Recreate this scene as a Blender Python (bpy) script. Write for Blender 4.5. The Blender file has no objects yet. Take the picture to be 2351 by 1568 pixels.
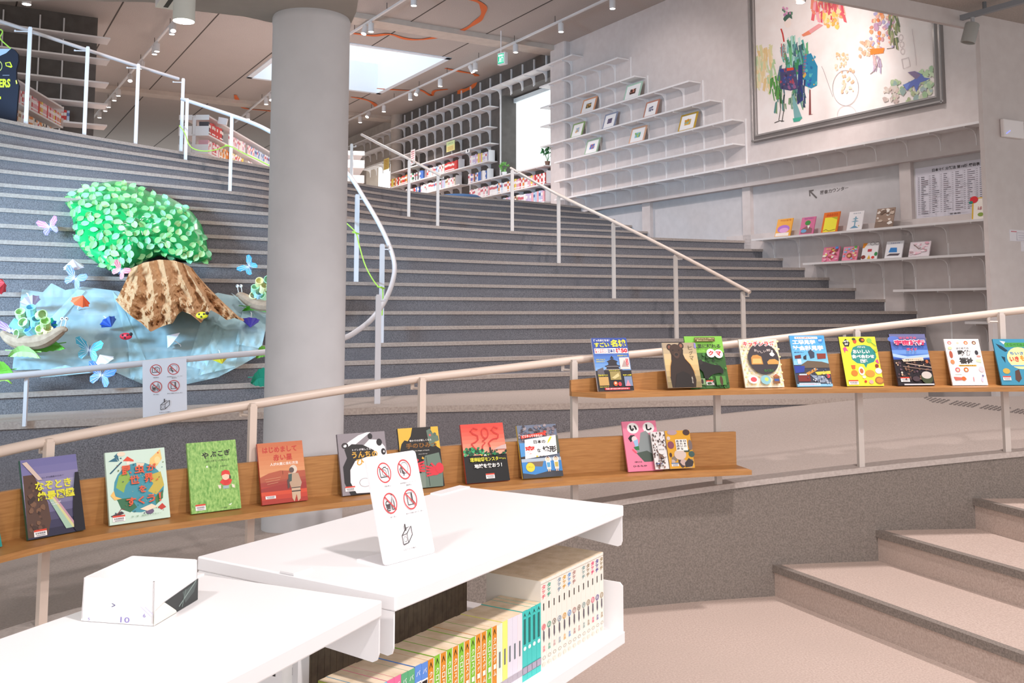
import bpy, math, random
from mathutils import Vector as V, Matrix
random.seed(7)
S = bpy.context.scene
COL = S.collection
# ---------------------------------------------------------------- camera (focal length 2200 px on a 2351 px wide frame)
F_PX, CX, CY, HZ, EYE = 2200.0, 1175.5, 513.0, 715.0, 1.55
PITCH = math.atan((HZ - CY) / F_PX)
cam_d = bpy.data.cameras.new('camera')
cam_d.sensor_width = 36.0
cam_d.lens = F_PX / 2351 * 36
cam_d.shift_y = -(784.0 - CY) / 2351
cam_d.clip_start = 0.05
cam_d.clip_end = 200
cam = bpy.data.objects.new('camera', cam_d)
COL.objects.link(cam)
cam.location = (0, 0, EYE)
cam.rotation_euler = (math.pi / 2 + PITCH, 0, 0)
S.camera = cam
# ---------------------------------------------------------------- world, exposure, big lights
S.view_settings.view_transform = 'Standard'
S.view_settings.look = 'None'
S.view_settings.gamma = 1.0
S.view_settings.use_curve_mapping = False
S.view_settings.exposure = 0.52
world = bpy.data.worlds.new('overcast_daylight')
S.world = world
world.use_nodes = True
wbg = world.node_tree.nodes['Background']
wbg.inputs[0].default_value = (0.93, 0.97, 1.0, 1)
wbg.inputs[1].default_value = 0.75
def lamp(name, kind, loc, to, power, color=(1, 1, 1), size=0.5, size_y=None, angle=80, blend=0.6):
    d = bpy.data.lights.new(name, kind)
    d.energy = power
    d.color = color
    if kind == 'AREA':
        d.size = size
        if size_y:
            d.shape = 'RECTANGLE'
            d.size_y = size_y
    else:
        d.shadow_soft_size = size
    if kind == 'SPOT':
        d.spot_size = math.radians(angle)
        d.spot_blend = blend
    o = bpy.data.objects.new(name, d)
    COL.objects.link(o)
    o.location = loc
    o.rotation_euler = (V(to) - V(loc)).to_track_quat('-Z', 'Y').to_euler()
    return o
WARM = (1.0, 0.90, 0.885)
# daylight from the glazed side to the left of the picture
lamp('window_daylight', 'SPOT', (-6.4, 3.6, 2.75), (-4.6, 9.4, 2.2), 3300, (0.44, 0.72, 1.0), 0.7, angle=66, blend=1.0)
# skylight daylight falling through the ceiling opening
lamp('skylight_daylight', 'AREA', (-5.2, 21.5, 9.6), (-5.2, 21.5, 0), 70, (0.85, 0.93, 1.0), 3.0, 3.0)
# added unseen fill spots over the low bookcases, the steps and the ramp
lamp('fill_spot_bookcase', 'SPOT', (0.9, 0.7, 3.6), (-0.1, 1.9, 1.0), 190, (1, 0.93, 0.92), 0.08, angle=95)
lamp('fill_spot_near_shelf', 'SPOT', (-1.3, 0.2, 3.2), (-0.7, 1.4, 1.0), 80, (1, 0.93, 0.92), 0.10, angle=95)
lamp('fill_spot_display', 'SPOT', (-0.6, 1.6, 3.4), (-0.5, 4.3, 0.9), 170, WARM, 0.10, angle=78)
lamp('fill_spot_steps', 'SPOT', (2.2, 2.2, 4.4), (2.2, 4.4, 0.2), 250, WARM, 0.12, angle=110)
lamp('fill_spot_ramp', 'SPOT', (2.6, 5.0, 4.4), (2.4, 6.8, 0.7), 320, WARM, 0.12, angle=110)
# added fill area behind camera, added fill spots over stair, upper floor ceiling lamps
lamp('front_fill_light', 'AREA', (1.0, -4.5, 4.2), (0.5, 13, 3.6), 120, (0.97, 0.96, 1.0), 8.0, 3.4)
for i, (x, y) in enumerate(((-3.2, 12.0), (0.2, 13.4), (3.0, 12.2), (-1.5, 10.2))):
    lamp('fill_spot_stair', 'SPOT', (x, y - 1.5, 6.9), (x, y, 2.0), 260, WARM, 0.15, angle=100)
for i, (x, y) in enumerate(((-2.0, 18.0), (-5.0, 18.5), (-4.2, 24.0), (-8.5, 20.0))):
    lamp('ceiling_lamp_upper_floor', 'SPOT', (x, y, 6.85), (x, y, 3.6), 420, WARM, 0.15, angle=140)
lamp('ceiling_lamp_painting', 'SPOT', (3.35, 11.6, 5.35), (4.35, 14.0, 5.0), 150, WARM, 0.06, angle=95, blend=0.9)
lamp('ceiling_lamp_wall_shelves', 'SPOT', (0.4, 13.6, 6.8), (2.6, 16.6, 4.4), 120, WARM, 0.08, angle=70)
# ---------------------------------------------------------------- pixel rays
CA, SA = math.cos(PITCH), math.sin(PITCH)
def ray(px, py):
    a, b = (px - CX) / F_PX, (CY - py) / F_PX
    return V((a, CA - SA * b, SA + CA * b))
def PY(px, py, y):                       # point on the pixel's ray at depth y
    d = ray(px, py)
    return V((0, 0, EYE)) + d * (y / d.y)
def PZ(px, py, z):                       # point on the pixel's ray at height z
    d = ray(px, py)
    return V((0, 0, EYE)) + d * ((z - EYE) / d.z)
def PN(px, py, p0, n):                   # point on the pixel's ray on a plane
    d = ray(px, py)
    c = V((0, 0, EYE))
    return c + d * ((V(p0) - c).dot(n) / d.dot(n))
def proj(p):
    q = V(p) - V((0, 0, EYE))
    z = q.y * CA + q.z * SA
    return (CX + F_PX * q.x / z, CY - F_PX * (-q.y * SA + q.z * CA) / z)
def interp(tab, x):                      # Catmull-Rom through (x, y) pairs
    n = len(tab)
    if x <= tab[0][0]:
        (a, b), (c, d) = tab[0], tab[1]
        return b + (d - b) * (x - a) / (c - a)
    if x >= tab[-1][0]:
        (a, b), (c, d) = tab[-2], tab[-1]
        return d + (d - b) * (x - c) / (c - a)
    for i in range(n - 1):
        if tab[i][0] <= x <= tab[i + 1][0]:
            x0, y0 = tab[i]
            x1, y1 = tab[i + 1]
            h = x1 - x0
            t = (x - x0) / h
            m0 = (y1 - tab[i - 1][1]) / (x1 - tab[i - 1][0]) if i else (y1 - y0) / h
            m1 = (tab[i + 2][1] - y0) / (tab[i + 2][0] - x0) if i + 2 < n else (y1 - y0) / h
            return ((2*t**3 - 3*t**2 + 1) * y0 + (t**3 - 2*t**2 + t) * h * m0 + (-2*t**3 + 3*t**2) * y1 + (t**3 - t**2) * h * m1)
def smooth_path(pts, k=8):               # Catmull-Rom polyline
    pts = [V(p) for p in pts]
    P = [pts[0] * 2 - pts[1]] + pts + [pts[-1] * 2 - pts[-2]]
    out = []
    for i in range(1, len(P) - 2):
        a, b, c, d = P[i - 1:i + 3]
        for j in range(k):
            t = j / k
            out.append(0.5 * ((2 * b) + (c - a) * t + (2*a - 5*b + 4*c - d) * t*t + (3*b - a - 3*c + d) * t**3))
    out.append(pts[-1])
    return out
# ---------------------------------------------------------------- materials
def lin(h):
    h = h.lstrip('#')
    f = lambda c: c / 12.92 if c <= 0.04045 else ((c + 0.055) / 1.055) ** 2.4
    return tuple(f(int(h[i:i + 2], 16) / 255) for i in (0, 2, 4)) + (1,)
_M = {}
def mat(h, rough=0.6, metal=0.0, emit=0.0, alpha=1.0, trans=0.0, coat=0.0):
    key = (h, rough, metal, emit, alpha, trans, coat)
    if key in _M:
        return _M[key]
    m = bpy.data.materials.new('surface_' + h.lstrip('#'))
    m.use_nodes = True
    b = m.node_tree.nodes['Principled BSDF']
    b.inputs['Base Color'].default_value = lin(h)
    b.inputs['Roughness'].default_value = rough
    b.inputs['Metallic'].default_value = metal
    b.inputs['Alpha'].default_value = alpha
    b.inputs['Transmission Weight'].default_value = trans
    b.inputs['Coat Weight'].default_value = coat
    if emit:
        b.inputs['Emission Color'].default_value = lin(h)
        b.inputs['Emission Strength'].default_value = emit
    _M[key] = m
    return m
def noisy(name, c1, c2, scale=40, rough=0.9, detail=4, bump=0.0, stretch=(1, 1, 1), lo=0.35, hi=0.65, c3=None, scale3=2.0):
    m = bpy.data.materials.new(name)
    m.use_nodes = True
    N, L = m.node_tree.nodes, m.node_tree.links
    b = N['Principled BSDF']
    b.inputs['Roughness'].default_value = rough
    tc = N.new('ShaderNodeTexCoord')
    geo = N.new('ShaderNodeNewGeometry')
    mp = N.new('ShaderNodeMapping')
    mp.inputs['Scale'].default_value = stretch
    no = N.new('ShaderNodeTexNoise')
    no.inputs['Scale'].default_value = scale
    no.inputs['Detail'].default_value = detail
    cr = N.new('ShaderNodeValToRGB')
    cr.color_ramp.elements[0].position = lo
    cr.color_ramp.elements[1].position = hi
    cr.color_ramp.elements[0].color = lin(c1)
    cr.color_ramp.elements[1].color = lin(c2)
    L.new(geo.outputs['Position'], mp.inputs['Vector'])
    L.new(mp.outputs['Vector'], no.inputs['Vector'])
    L.new(no.outputs['Fac'], cr.inputs['Fac'])
    out = cr.outputs['Color']
    if c3:
        n2 = N.new('ShaderNodeTexNoise')
        n2.inputs['Scale'].default_value = scale3
        L.new(geo.outputs['Position'], n2.inputs['Vector'])
        mx = N.new('ShaderNodeMixRGB')
        mx.inputs['Color2'].default_value = lin(c3)
        r2 = N.new('ShaderNodeMapRange')
        r2.inputs['From Min'].default_value = 0.4
        r2.inputs['From Max'].default_value = 0.7
        r2.inputs['To Max'].default_value = 0.5
        L.new(n2.outputs['Fac'], r2.inputs['Value'])
        L.new(r2.outputs['Result'], mx.inputs['Fac'])
        L.new(out, mx.inputs['Color1'])
        out = mx.outputs['Color']
    L.new(out, b.inputs['Base Color'])
    if bump:
        bp = N.new('ShaderNodeBump')
        bp.inputs['Strength'].default_value = bump
        bp.inputs['Distance'].default_value = 0.004
        L.new(no.outputs['Fac'], bp.inputs['Height'])
        L.new(bp.outputs['Normal'], b.inputs['Normal'])
    return m
M_STAIR = noisy('stair_carpet', '#625e60', '#8a8688', 120, 0.95, 3, 0.4, c3='#706c70', scale3=1.5)
M_NOSE = noisy('stair_nosing', '#a3958c', '#b5a79d', 60, 0.7)
M_RAMP = noisy('ramp_carpet', '#a79990', '#c7bab2', 90, 0.95, 4, 0.3, (1, 3, 3), c3='#b5a79f')
M_WALLC = noisy('carpeted_wall', '#776e67', '#8f857d', 120, 0.95, 3, 0.4)
M_FLOOR = noisy('floor_carpet', '#b5a196', '#cab8ad', 110, 0.95, 4, 0.3, c3='#bba99e')
M_CURB = noisy('curb_cap', '#b8aca5', '#c6bbb4', 60, 0.7)
M_WALL = noisy('painted_wall', '#cdc2be', '#d2c8c4', 8, 0.7)
M_PANEL = noisy('recessed_panel', '#c3bfbf', '#c9c5c5', 8, 0.6)
M_DARK = noisy('dark_wall', '#5a534e', '#645d58', 6, 0.8)
M_BEIGE = noisy('beige_wall', '#aa9d92', '#b3a69b', 5, 0.8)
M_CEIL = noisy('ceiling_board', '#a99f98', '#bcb2ab', 70, 0.95, 5, 0.2, c3='#afa59e')
M_SOFFIT = noisy('soffit_paint', '#a8a59f', '#b0ada7', 5, 0.8)
M_JOINT = mat('#4c453f', 0.9)
M_BAND = noisy('ceiling_band', '#c0b4a9', '#c8bcb1', 6, 0.8)
M_COLUMN = noisy('column_paint', '#cdccce', '#d2d1d3', 6, 0.6)
M_RAIL = mat('#dccabc', 0.35)
M_POST = mat('#d2c8c0', 0.4)
M_RAILW = mat('#d6d3d6', 0.35)
M_WHITE = mat('#f2efef', 0.35)
M_SHELFW = mat('#e6e1df', 0.4)
M_WOOD = noisy('display_wood', '#a6723f', '#bc8850', 9, 0.45, 5, 0.0, (1, 1, 14), 0.3, 0.7)
M_BRASSGREEN = mat('#a8d850', 0.5)
# ---------------------------------------------------------------- mesh builder
LOC = {}
def world_loc(o):
    l = V(o.location)
    while o.parent:
        o = o.parent
        l = l + V(o.location)
    return l
class MB:
    def __init__(s):
        s.v, s.f, s.m, s.mats = [], [], [], []
    def mi(s, m):
        if m not in s.mats:
            s.mats.append(m)
        return s.mats.index(m)
    def face(s, pts, m):
        i = len(s.v)
        s.v += [V(p) for p in pts]
        s.f.append(tuple(range(i, i + len(pts))))
        s.m.append(s.mi(m))
    def raw(s, vs, fs, m):
        i = len(s.v)
        s.v += [V(p) for p in vs]
        k = s.mi(m)
        for f in fs:
            s.f.append(tuple(i + j for j in f))
            s.m.append(k)
    def hexa(s, p, m):                   # p: bottom 4, top 4
        s.raw(p, [(3, 2, 1, 0), (4, 5, 6, 7), (0, 1, 5, 4), (1, 2, 6, 5), (2, 3, 7, 6), (3, 0, 4, 7)], m)
    def box(s, o, a, b, c, m):           # corner o, edge vectors a b c
        o, a, b, c = V(o), V(a), V(b), V(c)
        if a.cross(b).dot(c) < 0:
            a, b = b, a
        s.hexa([o, o + a, o + a + b, o + b, o + c, o + a + c, o + a + b + c, o + b + c], m)
    def cbox(s, x0, y0, z0, x1, y1, z1, m):
        s.box((x0, y0, z0), (x1 - x0, 0, 0), (0, y1 - y0, 0), (0, 0, z1 - z0), m)
    def prism(s, poly, ext, m):          # polygon + extrusion vector
        n = len(poly)
        p = [V(q) for q in poly]
        e = V(ext)
        nrm = V((0, 0, 0))
        for i in range(n):
            nrm += p[i].cross(p[(i + 1) % n])
        if nrm.dot(e) > 0:
            p = p[::-1]
        s.raw(p + [q + e for q in p], [tuple(range(n)), tuple(range(2*n - 1, n - 1, -1))] + [(i, i + n, (i + 1) % n + n, (i + 1) % n) for i in range(n)], m)
    def tube(s, path, r, m, n=10, cap=True):
        path = [V(p) for p in path]
        vs, fs = [], []
        K = len(path)
        up = None
        for i, p in enumerate(path):
            t = (path[min(i + 1, K - 1)] - path[max(i - 1, 0)])
            if t.length < 1e-9:
                t = V((0, 0, 1))
            t.normalize()
            if up is None:
                up = V((0, 0, 1)) if abs(t.z) < 0.9 else V((1, 0, 0))
            a = t.cross(up)
            if a.length < 1e-6:
                a = t.orthogonal()
            a.normalize()
            b = a.cross(t).normalized()
            up = b
            rr = r[i] if isinstance(r, (list, tuple)) else r
            for k in range(n):
                w = 2 * math.pi * k / n
                vs.append(p + a * (rr * math.cos(w)) + b * (rr * math.sin(w)))
        for i in range(K - 1):
            for k in range(n):
                k2 = (k + 1) % n
                fs.append((i*n + k, i*n + k2, (i + 1)*n + k2, (i + 1)*n + k))
        if cap:
            fs.append(tuple(range(n - 1, -1, -1)))
            fs.append(tuple((K - 1)*n + k for k in range(n)))
        s.raw(vs, fs, m)
    def lathe(s, base, prof, m, n=16, axis=(0, 0, 1)):   # prof: (radius, height)
        ax = V(axis).normalized()
        a = ax.orthogonal().normalized()
        b = ax.cross(a)
        base = V(base)
        vs, fs = [], []
        for r, h in prof:
            for k in range(n):
                w = 2 * math.pi * k / n
                vs.append(base + ax * h + a * (r * math.cos(w)) + b * (r * math.sin(w)))
        for i in range(len(prof) - 1):
            for k in range(n):
                k2 = (k + 1) % n
                fs.append((i*n + k, i*n + k2, (i + 1)*n + k2, (i + 1)*n + k))
        fs.append(tuple(range(n - 1, -1, -1)))
        fs.append(tuple((len(prof) - 1)*n + k for k in range(n)))
        s.raw(vs, fs, m)
    def ball(s, c, r, m, n=12, k=8, sc=(1, 1, 1)):
        vs, fs = [], []
        for i in range(k + 1):
            t = math.pi * i / k
            for j in range(n):
                w = 2 * math.pi * j / n
                vs.append(V(c) + V((r*sc[0]*math.sin(t)*math.cos(w), r*sc[1]*math.sin(t)*math.sin(w), -r*sc[2]*math.cos(t))))
        for i in range(k):
            for j in range(n):
                j2 = (j + 1) % n
                fs.append((i*n + j, i*n + j2, (i + 1)*n + j2, (i + 1)*n + j))
        s.raw(vs, fs, m)
    def grid(s, rows, m, flip=False):    # rows of points
        w = len(rows[0])
        vs = [p for r in rows for p in r]
        fs = []
        for i in range(len(rows) - 1):
            for j in range(w - 1):
                q = (i*w + j, i*w + j + 1, (i + 1)*w + j + 1, (i + 1)*w + j)
                fs.append(q[::-1] if flip else q)
        s.raw(vs, fs, m)
    def build(s, name, parent=None, smooth=False, origin=None, bevel=0):
        me = bpy.data.meshes.new(name)
        if parent is not None:
            o0 = world_loc(parent)
            off = o0
            loc = V((0, 0, 0))
        else:
            if origin is None:
                lo = [min(q[i] for q in s.v) for i in range(3)]
                hi = [max(q[i] for q in s.v) for i in range(3)]
                origin = ((lo[0] + hi[0]) / 2, (lo[1] + hi[1]) / 2, lo[2])
            off = loc = V(origin)
        me.from_pydata([tuple(q - off) for q in s.v], [], s.f)
        for m in s.mats:
            me.materials.append(m)
        me.polygons.foreach_set('material_index', s.m)
        if smooth:
            me.polygons.foreach_set('use_smooth', [True] * len(s.f))
        me.update()
        o = bpy.data.objects.new(name, me)
        COL.objects.link(o)
        o.location = loc
        if parent is not None:
            o.parent = parent
        if smooth:
            me.set_sharp_from_angle(angle=math.radians(40))
        if bevel:
            md = o.modifiers.new('bevel', 'BEVEL')
            md.width = bevel
            md.segments = 2
            md.limit_method = 'ANGLE'
        return o
LABELS = {}
def tag(o, label, cat, group=None):
    o['label'] = label
    o['category'] = cat
    if group:
        o['group'] = group
    return o
def thing(name, label, cat, loc=(0, 0, 0), group=None):
    o = bpy.data.objects.new(name, None)
    COL.objects.link(o)
    o.location = loc
    o.empty_display_size = 0.1
    return tag(o, label, cat, group)
def struct(o):
    o['kind'] = 'structure'
    return o
def copy_thing(o, loc, label, group=None):           # a thing with its parts and sub-parts
    c = o.copy()
    COL.objects.link(c)
    c.location = loc
    c['label'] = label
    if group:
        c['group'] = group
    for ch in o.children:
        d = ch.copy()
        COL.objects.link(d)
        d.parent = c
        for g in ch.children:
            e = g.copy()
            COL.objects.link(e)
            e.parent = d
    return c
def ordinal(n):
    W = 'first second third fourth fifth sixth seventh eighth ninth tenth eleventh twelfth thirteenth fourteenth fifteenth sixteenth seventeenth eighteenth nineteenth twentieth'.split()
    if n <= 20:
        return W[n - 1]
    t = {2: 'twenty', 3: 'thirty', 4: 'forty', 5: 'fifty', 6: 'sixty'}[n // 10]
    return t + '-' + W[n % 10 - 1] if n % 10 else {'twenty': 'twentieth', 'thirty': 'thirtieth', 'forty': 'fortieth', 'fifty': 'fiftieth', 'sixty': 'sixtieth'}[t]
# ---------------------------------------------------------------- flat printed art
_T = {}
def txt(s, bold=0.0):
    key = (s, bold)
    if key in _T:
        return _T[key]
    c = bpy.data.curves.new('t', 'FONT')
    c.body = s
    c.resolution_u = 2
    c.offset = bold
    o = bpy.data.objects.new('t', c)
    COL.objects.link(o)
    me = bpy.data.meshes.new_from_object(o)
    vs = [(q.co.x, q.co.y) for q in me.vertices]
    fs = [tuple(p.vertices) for p in me.polygons]
    bpy.data.objects.remove(o)
    bpy.data.curves.remove(c)
    bpy.data.meshes.remove(me)
    x0, x1 = min(q[0] for q in vs), max(q[0] for q in vs)
    y0, y1 = min(q[1] for q in vs), max(q[1] for q in vs)
    vs = [((x - x0) / (x1 - x0 + 1e-9), (y - y0) / (y1 - y0 + 1e-9)) for x, y in vs]
    _T[key] = (vs, fs)
    return _T[key]
def C_(c):
    return mat(c, 0.45) if isinstance(c, str) else c
def art(mb, Fm, items, e0=0.0004, de=0.00012):
    """Fm(u, v, h) -> world; u right, v up, h out of the sheet."""
    h = e0
    for it in items:
        k = it[0]
        if k == 'r':
            _, u0, v0, u1, v1, c = it
            mb.face([Fm(u0, v0, h), Fm(u1, v0, h), Fm(u1, v1, h), Fm(u0, v1, h)], C_(c))
        elif k == 'e':
            _, cu, cv, ru, rv, c = it
            mb.face([Fm(cu + ru * math.cos(t * math.pi / 10), cv + rv * math.sin(t * math.pi / 10), h) for t in range(20)], C_(c))
        elif k == 'o':                   # ring
            _, cu, cv, ru, rv, w, c = it
            P = [(math.cos(t * math.pi / 16), math.sin(t * math.pi / 16)) for t in range(33)]
            q = 1 - w
            mb.grid([[Fm(cu + ru * a, cv + rv * b, h) for a, b in P], [Fm(cu + ru * q * a, cv + rv * q * b, h) for a, b in P]], C_(c), True)
        elif k == 'p':
            mb.face([Fm(u, v, h) for u, v in it[1]], C_(it[2]))
        elif k == 'l':                   # polyline stroke
            _, pts, w, c = it[:4]
            asp = it[4] if len(it) > 4 else 1.4
            L, R = [], []
            for i, (u, v) in enumerate(pts):
                a = pts[max(i - 1, 0)]
                b = pts[min(i + 1, len(pts) - 1)]
                dx, dy = b[0] - a[0], (b[1] - a[1]) * asp
                n = math.hypot(dx, dy) or 1
                L.append(Fm(u - dy / n * w, v + dx / n * w / asp, h))
                R.append(Fm(u + dy / n * w, v - dx / n * w / asp, h))
            mb.grid([L, R], C_(c), True)
        elif k == 't':
            _, s, u0, v0, u1, v1, c = it[:7]
            vs, fs = txt(s, it[7] if len(it) > 7 else 0.012)
            mb.raw([Fm(u0 + (u1 - u0) * a, v0 + (v1 - v0) * b, h) for a, b in vs], fs, C_(c))
        elif k == 'g':                   # vertical colour bands bottom -> top
            _, u0, v0, u1, v1, cols = it
            n = len(cols)
            for i, c in enumerate(cols):
                a, b = v0 + (v1 - v0) * i / n, v0 + (v1 - v0) * (i + 1) / n
                mb.face([Fm(u0, a, h), Fm(u1, a, h), Fm(u1, b, h), Fm(u0, b, h)], C_(c))
        h += de
def rblobs(rnd, n, box, cols, rs, asp=0.72):
    out = []
    for i in range(n):
        u, v = rnd.uniform(box[0], box[2]), rnd.uniform(box[1], box[3])
        r = rnd.uniform(*rs)
        k = 7
        a0 = rnd.random() * 6
        out.append(('p', [(u + r * rnd.uniform(0.6, 1.2) * math.cos(a0 + 6.283 * j / k), v + asp * r * rnd.uniform(0.6, 1.2) * math.sin(a0 + 6.283 * j / k)) for j in range(k)], rnd.choice(cols)))
    return out
# ---------------------------------------------------------------- the big curved stair (measured nosing heights, riser 0.16 m)
RISE, ZP = 0.16, 0.75
def zn(n):
    return ZP + RISE * n
_cols = [(-320, 919, 418, 352, 214), (0, 905, 444, 391, 276), (560, 882, 484.5, 443.7, 374), (980, 867, 517.6, 503, 444), (1200, 859, 532.5, 519.9, 461),
         (1380, 854, 541, 527.5, 479), (1713, 850, 553, 541, 500), (2150, 849, 560, 555, 515)]
TD = {n: [(c[0], PZ(c[0], c[i], zn(n)).y) for c in _cols] for i, n in ((1, 1), (2, 12), (3, 14), (4, 18))}
def dstep(n, px):
    if n <= 12:
        a, b = interp(TD[1], px), interp(TD[12], px)
        return a + (b - a) * (n - 1) / 11
    a, b = interp(TD[14], px), interp(TD[18], px)
    return a + (b - a) * (n - 14) / 4
D0T = [(-320, 6.6), (0, 7.0), (560, 7.67), (790, 8.0), (980, 8.22), (1300, 8.46), (1500, 8.69), (1950, 8.97), (2300, 9.1)]
def d0(px):
    return interp(D0T, px)
def XP(px, y):                           # plan point in column px at depth y
    return (px - CX) / F_PX * y
def SP(n, px):                           # point on nosing n
    y = dstep(n, px)
    return V((XP(px, y), y, zn(n)))
def stair_at(px, py):                    # point of the nosing slope seen at a pixel
    def yy(n):
        p = SP(n, px)
        return proj(p)[1]
    lo, hi = 0.0, 18.0
    for _ in range(30):
        mid = (lo + hi) / 2
        if yy(mid) > py:
            lo = mid
        else:
            hi = mid
    return PY(px, py, dstep(lo, px))
PXS = list(range(-320, 2160, 40))
def surf(rows, m, name, flip=False):
    mb = MB()
    mb.grid(rows, m, flip)
    return mb
mb = MB()
mb.grid([[V((XP(p, d0(p)), d0(p), 0.1)) for p in PXS], [V((XP(p, d0(p)), d0(p), ZP)) for p in PXS]], M_STAIR, True)
mb.grid([[V((XP(p, d0(p)), d0(p), ZP)) for p in PXS], [V((XP(p, dstep(1, p)), dstep(1, p), ZP)) for p in PXS]], M_NOSE, True)
for n in range(1, 19):
    A = [SP(n, p) for p in PXS]
    mb.grid([[a - V((0, 0, RISE)) for a in A], A], M_STAIR, True)
    if n < 18:
        mb.grid([A, [SP(n + 1, p) - V((0, 0, RISE)) for p in PXS]], M_STAIR, True)
    else:
        mb.grid([A, [V((a.x - 0.2 * (a.x - 4) * 0 + a.x * (31 / a.y - 1), 31.0, zn(18))) for a in A]], M_RAMP, True)
stairs = struct(mb.build('floor_stairs', origin=(0, 8, 0)))
for n in range(0, 19):
    nb = MB()
    f = (lambda p: V((XP(p, d0(p)), d0(p), ZP))) if n == 0 else (lambda p: SP(n, p))
    o, i = [], []
    for p in PXS:
        a = f(p)
        nrm = V((a.x - 8, a.y + 9, 0)).normalized()
        o.append(a - nrm * 0.014)
        i.append(a + nrm * 0.05)
    z = V((0, 0, 1))
    hgt = 0.05 if n == 0 else 0.034
    nb.grid([[q - z * hgt for q in o], [q + z * 0.004 for q in o], [q + z * 0.004 for q in i]], M_NOSE, True)
    nb.build('nosing', stairs)
# ---------------------------------------------------------------- ramp with its curved carpeted wall
CURB = [(-225, 3.22), (130, 3.76), (590, 4.31), (970, 4.75), (1317, 5.11), (1640, 5.36), (1962, 5.50), (2296, 5.57), (2700, 5.55)]
def cpt(px, off=0.0):                    # plan point of the curb line, off > 0 towards the room
    def q(p):
        y = interp(CURB, p)
        return V((XP(p, y), y, 0))
    a, b, c = q(px - 15), q(px), q(px + 15)
    t = (c - a).normalized()
    return b + V((t.y, -t.x, 0)) * off
def zr(x):
    return 0.495 + 0.085 * (x - 0.325)
RPX = list(range(-225, 2700, 25))
rb = MB()
rows = []
for k in range(9):
    t = k / 8
    row = []
    for p in RPX:
        a = cpt(p)
        b = V((XP(p, d0(p) + 0.06), d0(p) + 0.06, 0))
        q = a.lerp(b, t)
        row.append(V((q.x, q.y, min(zr(q.x), ZP + 0.002))))
    rows.append(row)
rb.grid(rows, M_RAMP, True)
struct(rb.build('floor_ramp', origin=(0, 6, 0)))
wb = MB()
A = [cpt(p, 0.02) for p in RPX]
def up(p, z):
    return V((p.x, p.y, z))
top = [min(zr(a.x), ZP) + 0.045 for a in A]
B = [cpt(p, -0.09) for p in RPX]
wb.grid([[up(a, 0) for a in A], [up(a, t - 0.03) for a, t in zip(A, top)]], M_WALLC, True)
wb.grid([[up(b, t - 0.03) for b, t in zip(B, top)], [up(b, 0) for b in B]], M_WALLC, True)
wall_r = struct(wb.build('wall_ramp', origin=(0, 5, 0)))
tb = MB()
A2 = [cpt(p, 0.03) for p in RPX]
tb.grid([[up(a, t - 0.03) for a, t in zip(A2, top)], [up(a, t) for a, t in zip(A2, top)], [up(b, t) for b, t in zip(B, top)], [up(b, t - 0.05) for b, t in zip(B, top)]], M_CURB, True)
struct(tb.build('trim_1', origin=(0, 5, 0.5)))
# lower floor and the three fanning steps
fb = MB()
fb.face([(-14, -4, 0), (12, -4, 0), (12, 32, 0), (-14, 32, 0)], M_FLOOR)
struct(fb.build('floor'))
for k, (a, b) in enumerate((((1726, 1279), (2351, 1503)), ((1960, 1203), (2351, 1313)), ((2201, 1136), (2351, 1173)))):
    z = 0.165 * (k + 1)
    A, Bp = PZ(*a, z), PZ(*b, z)
    d = (Bp - A).normalized()
    A = A - d * 0.25
    E = A + d * 6.5
    sb = MB()
    poly = [up(A, 0), up(E, 0), V((10, E.y, 0)), V((10, A.y, 0))]
    sb.prism(poly, (0, 0, z), M_FLOOR)
    i0 = len(sb.f) - 4
    sb.m[i0] = sb.mi(M_WALLC)
    so = struct(sb.build('floor_step', origin=(2.5, 4, 0)))
    nb = MB()
    nrm = V((d.y, -d.x, 0))
    if nrm.x > 0:
        nrm = -nrm
    nb.box(up(A, z - 0.035) - nrm * 0.03, d * 6.5, nrm * 0.042, V((0, 0, 0.038)), M_WALLC)
    nb.build('nosing', so)
# ---------------------------------------------------------------- the long oblique wall on the right (direction U, room side NW)
U = V((-0.588, 1, 0)).normalized()
NW = V((-U.y, U.x, 0))
W0 = V((4.5, 13.76, 0))
def WS(px, py, off=0.0):                 # (s, z) on the wall plane pushed off towards the room
    p = PN(px, py, W0 + NW * off, NW)
    return ((p - W0).dot(U), p.z)
def WP(s, z, off=0.0):
    return W0 + U * s + NW * off + V((0, 0, z))
def wbox(mb, s0, s1, z0, z1, o0, o1, m):
    mb.box(WP(s0, z0, o0), U * (s1 - s0), NW * (o1 - o0), V((0, 0, z1 - z0)), m)
ZC = 7.1
def sx(px, off=0.0):
    return WS(px, 400, off)[0]
S_R, S_P0, S_P1, S_D = sx(2330) - 1.5, sx(1310), sx(1275), sx(919)
S_W0, S_W1 = sx(1271), sx(1150)
wm = MB()
wbox(wm, S_R, S_P0 + 0.05, 3.6, ZC + 0.3, -0.3, 0.0, M_WALL)
wall_right = struct(wm.build('wall_right'))
wm = MB()
wbox(wm, S_P0, S_P1, 3.3, ZC + 0.3, -0.3, 0.14, M_WALL)
struct(wm.build('wall_pilaster', bevel=0.05))
zt, zb_ = WS(1220, 205)[1] + 0.12, 4.6
wm = MB()
for a, b, c, d in ((S_P1 - 0.02, S_W0, 3.2, ZC + 0.3), (S_W0, S_W1, zt, ZC + 0.3), (S_W0, S_W1, 3.2, zb_), (S_W1, S_D, 3.2, ZC + 0.3)):
    wbox(wm, a, b, c, d, -0.55, -0.02, M_DARK)
struct(wm.build('wall_dark'))
wm = MB()
S_END = S_D + 10
s_a, s_b = sx(896), sx(838)
z_a = WS(870, 372)[1]
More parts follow.
